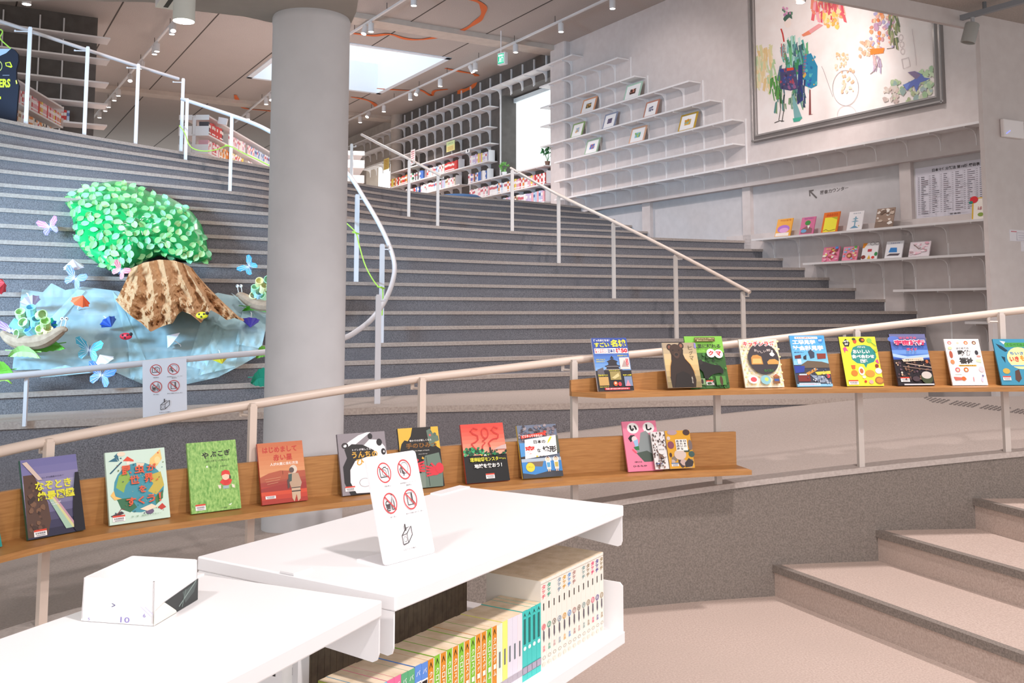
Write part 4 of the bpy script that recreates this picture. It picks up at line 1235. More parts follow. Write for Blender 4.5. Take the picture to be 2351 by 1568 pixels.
# three stone books
it = [('r', 0, 0, 1, 1, '#ee86a4'), ('e', .30, .86, .17, .11, '#f3f0ee'), ('e', .76, .86, .17, .11, '#f3f0ee'), ('t', 'い', .20, .80, .42, .92, '#1c1a1a', .07), ('t', 'し', .68, .80, .86, .93, '#1c1a1a', .07), ('p', [(.5, .76), (.66, .80), (.82, .66), (.84, .40), (.74, .2), (.4, .26), (.3, .44), (.44, .58)], '#8d9696'), ('p', [(.3, .36), (.62, .40), (.84, .3), (.74, .18), (.5, .18)], '#4d5a50'), ('p', [(.12, .66), (.2, .72), (.32, .72), (.3, .64), (.18, .58)], '#1c1a1a'), ('e', .30, .64, .08, .06, '#f6d8d8'), ('p', [(.26, .60), (.40, .64), (.38, .48), (.30, .46)], '#9cc4e6'), ('p', [(.24, .48), (.4, .50), (.4, .42), (.3, .42)], '#2f7a44'), ('l', [(.2, .44), (.3, .36)], .02, '#e8556a'), ('t', '中川', .22, .165, .42, .20, '#2c2426', .02), ('t', 'ひろたか', .16, .085, .56, .12, '#2c2426', .02)]
J('picture_book', 'large pink picture book about stones, behind two smaller stone books', (1443, 1085), (1522, 1079), (1417, 970), ZL, '#e87e9e', it, .010)
it = [('r', 0, 0, 1, 1, '#e9e6e4')] + rblobs(rnd, 90, (.04, .03, .96, .97), ['#4a3430', '#6a4640', '#3a2c2c', '#8a6258', '#5c4a46'], (.03, .065), .6) + [('e', .56, .50, .26, .12, '#e9e6e4'), ('t', '東京石器', .38, .49, .76, .53, '#6a6462'), ('p', [(.3, .42), (.55, .38), (.72, .30), (.66, .28), (.34, .34)], '#7a5f50')]
J('picture_book', 'white stone book with brown pebbles, in front of the pink book', (1500, 1083), (1531, 1079), (1472, 996), ZL + .001, '#dedad8', it, .008, lbl=(.05, .06, .5, .1, '#4a5f9a'), push=.03)
it = [('r', 0, 0, 1, 1, '#dfa428')] + rblobs(rnd, 12, (.08, .06, .92, .3), ['#c9b0a4', '#8a7a6c', '#4a3c3a', '#b8a090'], (.08, .13)) + [('e', .28, .95, .2, .07, '#b39aa0'), ('e', .85, .94, .14, .08, '#4a3430'), ('e', .16, .62, .13, .1, '#8a4a5c'), ('e', .94, .6, .08, .14, '#7a6a66'), ('e', .48, .36, .24, .14, '#d8c4b8'), ('e', .94, .36, .12, .08, '#3f5a54'), ('p', [(.62, .02), (.9, .04), (.98, .16), (.8, .26), (.62, .14)], '#3a3434'), ('p', [(.62, .5), (.9, .48), (.86, .42), (.66, .42)], '#3c4a34'), ('e', .1, .36, .05, .06, '#4a2a20'), ('e', .1, .8, .07, .05, '#d8c8c0'), ('r', .36, .46, .82, .76, '#f6f2ea')]
for k, col in enumerate(('日本の', 'きれいな', '鉱石図鑑')):
    for j, ch in enumerate(col):
        it.append(('t', ch, .68 - .145 * k, .685 - j * .068, .78 - .145 * k, .74 - j * .068, '#3a3234', .03))
J('picture_book', 'yellow mineral picture book, rightmost on the lower display shelf', (1535, 1079), (1592, 1079), (1522, 993), ZL + .001, '#e9e2d4', it, .010, lbl=(.08, .06, .28, .09, '#4a6f9a'), push=.02)
# --- upper shelf
it = [('r', 0, 0, 1, 1, '#2c4a9a'), ('g', 0, .30, 1, .72, ['#8ab4dc', '#7aa6d6', '#6a98d0', '#5a8aca', '#4a78c0', '#3f68b4']), ('r', 0, 0, 1, .38, '#1a1820'), ('p', [(.34, .55), (.5, .60), (.66, .55), (.62, .53), (.62, .49), (.72, .46), (.66, .44), (.68, .40), (.82, .37), (.74, .35), (.24, .35), (.16, .37), (.30, .40), (.32, .44), (.26, .46), (.38, .49), (.38, .53)], '#26222a'), ('p', [(.44, .60), (.5, .66), (.56, .60)], '#26222a'), ('r', .26, .39, .74, .405, '#8a8488'), ('r', .32, .45, .66, .462, '#8a8488'), ('p', [(.05, .40), (.22, .44), (.24, .30), (.04, .30)], '#5a565e'),
      ('t', '行った気になる！', .05, .93, .50, .975, '#f4f2ee', .03), ('t', 'すごい', .06, .82, .48, .915, '#e8dc3a', .05), ('t', '名城', .52, .82, .96, .965, '#e8dc3a', .05), ('r', .04, .70, .98, .80, '#f2f0ee'), ('t', '知っておきたい！', .05, .755, .40, .795, '#c8283a', .03), ('t', '見てみたい！', .05, .71, .40, .75, '#c8283a', .03), ('t', '日本の', .42, .71, .62, .79, '#2a3f8a', .04), ('t', '城', .64, .705, .78, .80, '#c8283a', .06), ('t', '50', .79, .71, .97, .795, '#c8283a', .06),
      ('t', 'のぞいてみよう', .05, .57, .30, .60, '#e8dc3a', .02), ('t', '天守のひみつ', .05, .535, .28, .56, '#e8dc3a', .02), ('t', '石垣を調べよう', .66, .64, .94, .67, '#e8dc3a', .02), ('r', .70, .40, .98, .62, '#e9d2cc'), ('p', [(.74, .44), (.84, .58), (.94, .44)], '#b09a94'), ('t', '戦国', .88, .45, .95, .6, '#d0384a', .03), ('r', .05, .10, .32, .26, '#c09a5a'), ('t', '日本の城ベスト', .05, .27, .32, .31, '#e8dc3a', .02), ('r', .38, .20, .68, .36, '#9a8a50'), ('p', [(.42, .24), (.62, .33), (.64, .27), (.5, .22)], '#cfc08a'), ('t', 'お城のまわり', .36, .365, .66, .39, '#e8dc3a', .02), ('r', .76, .08, .98, .26, '#7a8aa8'), ('p', [(.78, .08), (.86, .2), (.92, .08)], '#d88a9a'), ('t', '武将と合戦', .74, .27, .98, .30, '#e8dc3a', .02), ('e', .5, .13, .06, .045, '#c8602c'), ('e', .62, .12, .05, .04, '#c83a44'), ('e', .50, .14, .03, .02, '#f0cdb2'), ('r', .18, .015, .88, .055, '#c8283a'), ('t', '写真と図で名城の魅力がわかる！', .21, .022, .84, .048, '#f6e8e4', .02), ('t', '城めぐりガイド', .05, .06, .3, .085, '#e8dc3a', .02)]
J('picture_book', 'blue castle guidebook with yellow title, leftmost on the upper display shelf', (1374, 902), (1456, 898), (1354, 778), ZU, '#e2e0e4', it, .010)
it = [('r', 0, 0, 1, 1, '#7fc044'), ('r', 0, .0, 1, .68, '#2f5f26')] + rblobs(rnd, 90, (.02, .02, .98, .64), ['#2a5222', '#3c7a30', '#24481e', '#4a8a3a', '#1f3c1a'], (.025, .05)) + [('r', .24, .885, .78, .965, '#5a4a1c'), ('t', '山に人が入らなくなった理由とは', .26, .93, .76, .955, '#e6dca0', .02), ('t', '里山のいきものノート', .30, .895, .72, .92, '#e6dca0', .02), ('t', '人里に現れる', .16, .755, .90, .835, '#20281a', .03), ('p', [(.20, .46), (.30, .52), (.40, .50), (.62, .44), (.80, .42), (.88, .34), (.86, .26), (.76, .28), (.62, .26), (.5, .22), (.44, .16), (.36, .18), (.34, .30), (.24, .38)], '#15120f'), ('e', .31, .49, .06, .05, '#2a2420'), ('e', .62, .66, .115, .085, '#f3efe8'), ('e', .82, .645, .115, .085, '#f3efe8'), ('t', 'ク', .55, .615, .69, .705, '#c8323a', .06), ('t', 'マ', .75, .60, .89, .69, '#c8323a', .06), ('r', .22, .06, .36, .18, '#7a9a6a'), ('e', .28, .12, .03, .05, '#2a1c18'), ('r', .64, .05, .90, .22, '#4f8a3c'), ('e', .78, .13, .04, .09, '#4a3020')]
J('picture_book', 'bright green bear book with a black bear, behind the brown bear book', (1588, 894), (1676, 892), (1573, 774), ZU, '#5f9a3c', it, .010, lbl=(.40, .06, .2, .09))
it = [('g', 0, 0, 1, 1, ['#8a7a54', '#a08c60', '#b8a070', '#c8ae78', '#d0b880', '#cdb588', '#b8a482', '#a8967c']), ('p', [(.12, .0), (.10, .24), (.14, .46), (.20, .60), (.22, .72), (.20, .82), (.30, .92), (.40, .96), (.52, .94), (.60, .84), (.58, .74), (.62, .64), (.74, .52), (.82, .36), (.86, .16), (.82, .0)], '#2a1a12'), ('e', .20, .90, .085, .075, '#33211a'), ('e', .20, .90, .045, .042, '#7a4a38'), ('e', .55, .93, .085, .075, '#33211a'), ('e', .55, .93, .045, .042, '#8a5a44'), ('e', .37, .83, .18, .14, '#3c281c'), ('e', .38, .72, .085, .075, '#4a3226'), ('e', .38, .735, .05, .032, '#1a1210'), ('e', .29, .83, .018, .015, '#120c0a'), ('e', .47, .83, .018, .015, '#120c0a'), ('l', [(.10, .24), (.14, .46), (.20, .60)], .008, '#c8924a'), ('l', [(.62, .64), (.76, .5), (.86, .3)], .008, '#c8924a'), ('p', [(.2, 0), (.3, .3), (.5, .36), (.7, .28), (.76, 0)], '#1a100c'), ('t', 'ヒ', .76, .84, .88, .93, '#5a5030', .0), ('t', 'グ', .76, .72, .88, .81, '#5a5030', .0), ('t', 'マ', .76, .60, .88, .69, '#5a5030', .0), ('p', [(.94, .88), (1.0, .86), (1.0, .98), (.95, .99)], '#8a84c4'), ('t', '二神慎之介', .72, .08, .76, .24, '#d8d0c0')]
J('picture_book', 'square brown bear photograph book standing in front of the green bear book', (1529, 898), (1606, 895), (1511, 793), ZU, '#e4dccb', it, .010, push=.034)
it = [('r', 0, 0, 1, 1, '#f3e8cf')] + [('e', .06 + .11 * (i % 9) + .05 * (i // 9 % 2), .06 + .08 * (i // 9), .028, .02, '#f3dca0') for i in range(108)] + [('e', .55, .58, .40, .33, '#3c363a'), ('t', 'キッチンラボ', .06, .83, .90, .955, '#f6f0ea', .12), ('t', 'キッチンラボ', .07, .84, .89, .945, '#d8323a', .04), ('t', 'お', .34, .73, .41, .78, '#e8d8d0'), ('t', 'い', .42, .71, .48, .755, '#e8d8d0'), ('t', 'し', .50, .695, .56, .74, '#e8d8d0'), ('t', 'い', .58, .71, .64, .755, '#e8d8d0'), ('t', '実験', .66, .73, .77, .78, '#e8d8d0'), ('p', [(.22, .46), (.52, .46), (.50, .62), (.40, .66), (.28, .65), (.23, .60)], '#c89048'), ('p', [(.25, .48), (.49, .48), (.48, .58), (.27, .58)], '#e8b870'), ('p', [(.64, .46), (.92, .46), (.93, .52), (.84, .57), (.70, .56), (.63, .51)], '#cf9a50'), ('p', [(.72, .68), (.74, .64), (.80, .62), (.86, .66), (.83, .70), (.79, .72)], '#f3f0ec'), ('e', .80, .735, .02, .02, '#f3f0ec'), ('t', 'わくわく', .52, .30, .76, .36, '#3f8a3a', .03), ('t', '平松サリー', .10, .31, .24, .33, '#4a4038'), ('e', .20, .15, .13, .085, '#f6eee8'), ('e', .21, .15, .08, .05, '#d0505a'), ('e', .52, .14, .13, .095, '#8ac0cc'), ('e', .54, .15, .05, .04, '#c8d86a'), ('r', .72, .06, .88, .22, '#8a5a34'), ('r', .74, .11, .86, .16, '#3a5a9a'), ('p', [(.70, .2), (.80, .26), (.90, .2)], '#b06a4a')]
J('picture_book', 'cream cookery picture book with a dark circle and bread, on the upper display shelf', (1712, 890), (1801, 887), (1691, 781), ZU, '#efe6d4', it, .010)
it = [('g', 0, .4, 1, 1, ['#8cc8ea', '#7abfe8', '#68b5e4', '#5aace0', '#52a6de', '#4aa0da']), ('r', 0, 0, 1, .42, '#3a3c4a'), ('r', .14, .93, .80, .975, '#f4f2ee'), ('t', '大人も小陽も楽しい！', .17, .937, .77, .968, '#c8323a', .03), ('t', '工場見学', .06, .82, .72, .915, '#f6f6f6', .05), ('t', '社会科見学', .04, .70, .92, .80, '#f6f6f6', .05), ('e', .87, .90, .075, .06, '#3a8acb'), ('t', '107', .82, .88, .92, .92, '#f6f6f6', .02), ('t', '全国の見学スポット', .06, .655, .34, .68, '#2a3a5a'), ('p', [(.06, .60), (.24, .62), (.24, .55), (.06, .54)], '#6a2a2a'), ('p', [(.30, .58), (.40, .62), (.38, .52), (.30, .53)], '#2a2c34'), ('p', [(.46, .68), (.54, .72), (.64, .66), (.62, .56), (.5, .54)], '#3a4458'), ('p', [(.70, .64), (.96, .64), (.94, .54), (.70, .53)], '#8a3a2c'), ('r', .12, .44, .22, .53, '#f0ece8'), ('p', [(.2, .42), (.4, .50), (.8, .48), (1, .44), (1, .36), (.2, .36)], '#6a5a48'), ('p', [(0, .40), (.30, .40), (.26, .28), (0, .26)], '#2a3f9a'), ('p', [(.3, .26), (.6, .36), (.64, .32), (.36, .22)], '#c88a3c'), ('p', [(.56, .28), (1, .3), (1, .24), (.62, .22)], '#d8cc4a'), ('r', .06, .10, .40, .22, '#7a2a24'), ('r', .10, .22, .32, .245, '#c8d8e8'), ('p', [(.42, .22), (.8, .2), (.96, .06), (.6, .08)], '#8a98ac'), ('e', .92, .2, .05, .04, '#d84a4a'), ('r', .0, .0, 1, .05, '#8ac4ea'), ('r', .06, .02, .66, .07, '#bfe0f4'), ('t', '子どもも大人も大満足のガイド', .08, .03, .62, .055, '#d0486a', .02)]
it += rblobs(rnd, 40, (.3, .06, .98, .34), ['#2a2c38', '#4a5468', '#8a94a4', '#c8ccd4'], (.012, .03))
J('picture_book', 'sky-blue factory tour book with bold white title on the upper display shelf', (1831, 889), (1912, 886), (1807, 772), ZU, '#7abfe8', it, .010)
it = [('r', 0, 0, 1, 1, '#e8e23a'), ('p', [(.26, .66), (.34, .78), (.48, .82), (.66, .83), (.82, .80), (.93, .70), (.94, .58), (.84, .48), (.66, .44), (.60, .36), (.56, .44), (.38, .46), (.26, .54)], '#2f8a84'), ('p', [(.08, .88), (.18, .96), (.28, .88), (.24, .80), (.12, .80)], '#22201c'), ('t', 'AIで', .11, .885, .25, .925, '#f2f0e8', .04), ('t', '立証', .13, .83, .24, .87, '#f2f0e8', .04), ('t', 'パクッと', .46, .765, .68, .81, '#f2f0e8', .03), ('t', 'おいしい', .32, .655, .78, .735, '#f4f4ee', .05), ('t', '食べ合わせ', .26, .555, .88, .635, '#f4f4ee', .05), ('t', '図鑑', .48, .465, .68, .54, '#f4f4ee', .05), ('p', [(.06, .76), (.14, .80), (.20, .70), (.13, .72), (.10, .66)], '#e04a8a'), ('p', [(.88, .50), (.96, .54), (.98, .44), (.92, .46)], '#e04a8a'), ('e', .62, .93, .08, .05, '#4a3426'), ('e', .64, .93, .04, .025, '#d8702c'), ('e', .82, .92, .07, .05, '#8fc04a'), ('e', .42, .91, .05, .05, '#c8503a'), ('e', .40, .95, .05, .025, '#3a4a2a'), ('p', [(.20, .42), (.32, .42), (.30, .34), (.22, .34)], '#d8682c'), ('e', .26, .26, .09, .06, '#d8802c'), ('e', .46, .30, .08, .09, '#efe8d8'), ('e', .46, .30, .05, .05, '#c0683a'), ('e', .68, .25, .13, .07, '#d8963c'), ('e', .92, .3, .09, .06, '#f0dada'), ('e', .9, .11, .12, .075, '#a86a3a'), ('e', .9, .11, .09, .05, '#c88a3c'), ('e', .52, .09, .035, .025, '#c8302c'), ('e', .67, .08, .06, .04, '#d8a8a0'), ('e', .5, .18, .05, .03, '#e4e8c8'), ('e', .9, .4, .05, .04, '#8a3a2c'), ('e', .95, .72, .05, .04, '#b8c83a'), ('l', [(.86, .88), (.98, .8)], .012, '#6aa84a')]
J('picture_book', 'yellow food pairing book with a teal blob, on the upper display shelf', (1945, 887), (2030, 885), (1921, 775), ZU, '#3a3a20', it, .010, lbl=(.06, .03, .26, .09))
it = [('g', 0, .45, 1, 1, ['#2c4a9c', '#4a74c0', '#6a94d4', '#4868b4', '#4a5c9c', '#5c6494', '#6a6c98']), ('r', 0, 0, 1, .5, '#241c22'), ('p', [(0, .62), (.4, .56), (1, .60), (1, .54), (.4, .50), (0, .56)], '#a8c4e8'), ('e', .1, .9, .16, .06, '#5a74c0')] + rblobs(rnd, 70, (.04, .10, .98, .48), ['#4a3434', '#6a4a3c', '#8a6a54', '#2a1e24', '#5a4450', '#c0a084'], (.015, .04)) + [('t', 'はじめての', .24, .895, .72, .94, '#e0506a', .03), ('t', '宇宙旅行', .08, .76, .94, .885, '#f4e4ea', .12), ('t', '宇宙旅行', .09, .77, .93, .875, '#e03a62', .05), ('t', 'ガイド', .38, .66, .68, .72, '#e0506a', .05), ('p', [(.20, .50), (.80, .54), (.80, .47), (.24, .45)], '#d8c8b0'), ('l', [(.3, .42), (.98, .34)], .012, '#b09a8a'), ('l', [(.2, .36), (.98, .28)], .01, '#8a7064'), ('e', .14, .24, .025, .02, '#e8d0c0'), ('e', .8, .14, .16, .12, '#3f4a30'), ('e', .8, .19, .14, .07, '#c8c0b8'), ('e', .5, .12, .1, .05, '#4a3a40'), ('e', .88, .45, .04, .035, '#b0603a'), ('r', .14, .0, .96, .025, '#d8d4d8'), ('t', '宇宙ステーション', .3, .475, .74, .5, '#5a4a3c')]
J('picture_book', 'dark space travel guide with pink title on the upper display shelf', (2063, 883), (2147, 881), (2035, 769), ZU, '#3a2530', it, .012, lbl=(.09, .07, .24, .09))
it = [('r', 0, 0, 1, 1, '#f0eceb')] + [('e', .14 + .235 * (i % 4), .915, .06, .04, c) for i, c in enumerate(('#d07a80', '#f0d8dc', '#e0703c', '#7a4a34'))] + [('e', .14 + .235 * i, .91, .035, .022, '#f0cdb2') for i in range(4)] + [('t', 'はじめての', .30, .775, .66, .815, '#4a4644', .02), ('t', '動物', .32, .625, .70, .755, '#3a3836', .05), ('t', '福祉', .32, .46, .72, .595, '#3a3836', .05), ('r', .28, .405, .78, .435, '#d8a83a'), ('t', '動物の福祉を学ぶ', .31, .411, .75, .43, '#6a4a1a')]
it += [('e', .12, .66, .05, .08, '#b05a44'), ('e', .86, .7, .05, .05, '#3a3a40'), ('e', .9, .62, .06, .02, '#e09a90'), ('p', [(.80, .55), (.94, .56), (.94, .48), (.8, .5)], '#cfe0b8'), ('e', .12, .5, .06, .05, '#d08a5a'), ('e', .22, .33, .07, .05, '#d0606a'), ('e', .22, .325, .04, .03, '#f0cdb2'), ('e', .46, .33, .07, .05, '#c8702c'), ('e', .46, .325, .035, .025, '#f3dcc8'), ('e', .9, .34, .08, .06, '#f0ccd0'), ('p', [(.06, .18), (.4, .16), (.42, .12), (.1, .10)], '#c86a5a'), ('e', .34, .14, .06, .045, '#d86a2c'), ('e', .62, .13, .02, .05, '#e0a0a4'), ('e', .86, .12, .03, .05, '#d8c8e0'), ('e', .9, .2, .03, .02, '#7a7aa0'), ('r', .12, .22, .3, .228, '#7a8a5a'), ('e', .12, .8, .06, .03, '#d8e0a8')]
J('picture_book', 'white animal welfare book covered in tiny animals, on the upper display shelf', (2188, 884), (2269, 884), (2168, 780), ZU, '#e8e4e3', it, .010)
it = [('r', 0, 0, 1, 1, '#3f8fae'), ('r', .3, .82, 1, .92, '#4a9a4a'), ('t', 'くらべてみよう', .36, .845, .98, .9, '#2c6a30', .03), ('e', .66, .58, .36, .24, '#f0e2a0'), ('t', 'いき', .36, .50, .62, .62, '#c8443a', .05), ('t', 'もの', .66, .52, .94, .64, '#d88a2c', .05), ('t', 'ちいさな', .40, .65, .92, .72, '#3a7ab0', .04), ('p', [(.06, .90), (.22, .84), (.36, .74), (.28, .72), (.14, .80)], '#1f3a4a'), ('p', [(.18, .96), (.34, .94), (.28, .88)], '#e8ecee'), ('p', [(.14, .62), (.24, .6), (.22, .48)], '#1f3a4a'), ('e', .20, .30, .10, .06, '#c8a84a'), ('p', [(.44, .30), (.56, .34), (.58, .14), (.48, .06), (.4, .12)], '#5a4038'), ('r', .38, .4, .9, .43, '#6aa8d0'), ('e', .8, .2, .1, .08, '#6ab070')]
J('picture_book', 'teal creatures book cut by the right edge of the picture, on the upper display shelf', (2301, 884), (2384, 885), (2281, 780), ZU, '#3a86a4', it, .010, lbl=(.06, .1, .22, .09))
# ---------------------------------------------------------------- paper tree and decorations on the stair
from mathutils import noise as NZ
CAMP = V((0, 0, EYE))
def toward(p, d):
    return p + (CAMP - p).normalized() * d
tree = thing('paper_tree', 'paper tree with shiny green crown and crumpled brown trunk, standing on the stair', 'paper tree', SP(6, 360))
OUT = [(149, 466), (157, 446), (176, 436), (194, 430), (215, 424), (238, 419), (261, 415), (283, 418), (317, 428), (351, 444), (387, 452), (415, 467), (443, 489), (463, 517), (474, 554), (477, 573), (488, 596), (474, 603), (449, 605), (410, 596), (365, 588), (342, 596), (303, 614), (275, 626), (252, 622), (219, 602), (196, 584), (180, 563), (172, 530), (166, 503), (163, 484)]
NA = 96
def outline(t):
    n = len(OUT)
    x = t * n
    i = int(x) % n
    f = x - int(x)
    a, b = OUT[i], OUT[(i + 1) % n]
    return (a[0] + (b[0] - a[0]) * f, a[1] + (b[1] - a[1]) * f)
CC = (318, 520)
def crown(px, py, r):
    bulge = 0.42 * math.sqrt(max(0, 1 - r * r)) + 0.05
    p = stair_at(px, py)
    w = 0.05 * NZ.noise(V((px / 38, py / 22, 0))) + 0.03 * NZ.noise(V((px / 12, py / 9, 3)))
    return toward(p, bulge + w * (1.2 - r))
rows = []
for i in range(15):
    r = i / 14
    row = []
    for k in range(NA + 1):
        ox, oy = outline((k % NA) / NA)
        px, py = CC[0] + (ox - CC[0]) * r, CC[1] + (oy - CC[1]) * r
        row.append(crown(px, py, r))
    rows.append(row)
rows.append([toward(stair_at(*outline((k % NA) / NA)), -0.05) for k in range(NA + 1)])
mb = MB()
M_CROWN = mat('#12a656', 0.22)
mb.grid(rows, M_CROWN, True)
mb.build('crown', tree, smooth=True)
LEAF = MB()
pts = [(0, -.5), (.19, -.40), (.32, -.2), (.36, 0), (.30, .2), (.15, .38), (0, .5)]
mats_leaf = [mat('#9ad892', 0.6), mat('#88cc7c', 0.6), mat('#aadc94', 0.6), mat('#94d6a4', 0.6)]
def leaf_mesh(m):
    b = MB()
    L = []
    for sx_ in (-1, 1):
        for i in range(len(pts) - 1):
            (a, c), (d, e) = pts[i], pts[i + 1]
            q = [(0, c, -.06), (a * sx_, c, .02), (d * sx_, e, .02), (0, e, -.06)]
            b.face(q if sx_ > 0 else q[::-1], m)
    b.face([(-.02, -.5, 0), (.02, -.5, 0), (.03, -.62, 0.02), (-.03, -.62, 0.02)], m)
    o = b.build('leaf', origin=(0, 0, 0))
    me = o.data
    bpy.data.objects.remove(o)
    return me
leaf_me = [leaf_mesh(m) for m in mats_leaf]
rnd = random.Random(21)
stuffb = MB()
placed = []
tries = 0
while len(placed) < 152 and tries < 20000:
    tries += 1
    t, r = rnd.random(), math.sqrt(rnd.uniform(0.0, 0.98))
    ox, oy = outline(t)
    px, py = CC[0] + (ox - CC[0]) * r, CC[1] + (oy - CC[1]) * r
    if any((px - a) ** 2 / 1.5 + (py - b) ** 2 < 15 ** 2 * .55 for a, b in placed):
        continue
    placed.append((px, py))
    p = crown(px, py, r)
    px1, py1 = px + 3, py - 3
    e1 = crown(px + 3, py, r) - p
    e2 = crown(px, py - 3, r) - p
    n = e1.cross(e2).normalized()
    if n.dot(CAMP - p) < 0:
        n = -n
    n = (n + (CAMP - p).normalized() * 1.1 + V((rnd.uniform(-.5, .5), 0, rnd.uniform(-.4, .4)))).normalized()
    a = e1.normalized()
    a = (a - n * a.dot(n)).normalized()
    w = rnd.uniform(0, 6.283)
    x = a * math.cos(w) + n.cross(a) * math.sin(w)
    y = n.cross(x)
    s = rnd.uniform(0.075, 0.095)
    M = Matrix((x * s, y * s, n * s)).transposed().to_4x4()
    M.translation = p + n * 0.02
    me = leaf_me[rnd.randrange(4)]
    if len(placed) <= 100:
        o = bpy.data.objects.new('paper_leaf', me)
        COL.objects.link(o)
        o.parent = tree
        M.translation = M.translation - world_loc(tree)
        o.matrix_local = M
    else:
        stuffb.raw([M @ q.co for q in me.vertices], [tuple(f.vertices) for f in me.polygons], me.materials[0])
so = stuffb.build('paper_leaves', tree)
so['kind'] = 'stuff'
# trunk of crumpled kraft paper
M_KRAFT = noisy('kraft_paper', '#b88c62', '#c69a70', 25, 0.8, 4, 0.1)
TOPE = [(300, 616), (330, 603), (365, 596), (400, 598), (425, 606), (442, 616)]
BOT = [(266, 690), (285, 712), (304, 728), (325, 742), (346, 762), (366, 752), (384, 745), (397, 742), (408, 722), (418, 714), (438, 722), (462, 742), (474, 722), (484, 712), (503, 722), (520, 735), (538, 730), (560, 738)]
def pl(P, t):
    x = t * (len(P) - 1)
    i = min(int(x), len(P) - 2)
    f = x - i
    return (P[i][0] + (P[i + 1][0] - P[i][0]) * f, P[i][1] + (P[i + 1][1] - P[i][1]) * f)
rows = []
for j in range(34):
    v = j / 33
    row = []
    for i in range(91):
        u = i / 90
        a, b = pl(TOPE, u), pl(BOT, u)
        e = v ** 1.15
        px = a[0] + (b[0] - a[0]) * e
        py = a[1] + (b[1] - a[1]) * v
        p = stair_at(px, py)
        q = u * 5.6 + 0.5 * NZ.noise(V((u * 4, v * 1.5, 1)))
        pleat = (0.15 * (1 - abs(2 * (q - math.floor(q)) - 1)) ** 1.4 - 0.09) * (0.55 + 0.5 * v)
        cr = 0.09 * NZ.noise(V((px / 17, py / 20, 5))) + 0.05 * NZ.noise(V((px / 7, py / 8, 9))) + 0.03 * NZ.noise(V((px / 3.5, py / 4, 2)))
        bulge = 0.22 * math.sin(math.pi * min(max(u, .03), .97)) ** .5 + 0.10 * v
        row.append(toward(p, 0.20 + bulge + pleat + cr * (0.3 + v)))
    rows.append(row)
rows.append([toward(stair_at(*[c + d for c, d in zip(pl(BOT, i / 90), (0, -6))]), 0.17) for i in range(91)])
mb = MB()
mb.grid(rows, M_KRAFT, True)
mb.build('trunk', tree)
# tulle draped over the lower steps
M_TULLE = bpy.data.materials.new('pale_blue_tulle')
M_TULLE.use_nodes = True
Nn, Ll = M_TULLE.node_tree.nodes, M_TULLE.node_tree.links
bs = Nn['Principled BSDF']
bs.inputs['Base Color'].default_value = lin('#c0e6ee')
bs.inputs['Roughness'].default_value = 0.8
bs.inputs['Sheen Weight'].default_value = 0.3
lw = Nn.new('ShaderNodeLayerWeight')
lw.inputs['Blend'].default_value = 0.35
mr = Nn.new('ShaderNodeMapRange')
mr.inputs['From Min'].default_value = 0.0
mr.inputs['From Max'].default_value = 0.9
mr.inputs['To Min'].default_value = 0.42
mr.inputs['To Max'].default_value = 0.85
Ll.new(lw.outputs['Facing'], mr.inputs['Value'])
Ll.new(mr.outputs['Result'], bs.inputs['Alpha'])
tb = MB()
def sheet(top, bot, nu, nv, lift=0.02, amp=0.02, seed=0, fx=40.0):
    rows = []
    for j in range(nv + 1):
        v = j / nv
        row = []
        for i in range(nu + 1):
            u = i / nu
            a, b = pl(top, u), pl(bot, u)
            px, py = a[0] + (b[0] - a[0]) * v, a[1] + (b[1] - a[1]) * v
            if py < 885:
                p = stair_at(px, min(py, 868))
                if py > 868:
                    p = PY(px, py, p.y - 0.02)
            w = amp * NZ.noise(V((px / fx, py / 30, seed))) + amp * .5 * NZ.noise(V((px / 14, py / 24, seed + 4)))
            row.append(toward(p, lift + abs(w)))
        rows.append(row)
    tb.grid(rows, M_TULLE, True)
sheet([(50, 664), (98, 671), (118, 650), (150, 666), (190, 658), (270, 668), (300, 680)], [(28, 850), (90, 848), (150, 862), (180, 858), (250, 848), (300, 870), (345, 890)], 70, 50)
sheet([(285, 690), (330, 700), (420, 700), (500, 672), (560, 684), (616, 690)], [(300, 868), (340, 886), (430, 882), (500, 866), (555, 838), (600, 812)], 70, 50, 0.025, 0.035, 3)
for k, (top, bot, am) in enumerate(((([(258, 668), (276, 690)]), ([(310, 850), (345, 850)]), .02), ([(180, 662), (196, 668)], [(96, 752), (118, 760)], .02), ([(462, 735), (520, 745)], [(430, 840), (470, 850)], .08), ([(505, 722), (560, 735)], [(455, 862), (540, 842)], .10), ([(530, 672), (560, 690)], [(600, 742), (616, 760)], .06), ([(560, 700), (616, 730)], [(540, 790), (600, 800)], .09), ([(118, 846), (150, 838)], [(90, 868), (210, 856)], .03))):
    sheet(top, bot, 16, 40, 0.035 + 0.004 * k, am * .6, 10 + k, 18)
tag(tb.build('tulle_cloth', smooth=True), 'sheer pale blue tulle draped over the lower steps below the paper tree', 'cloth')
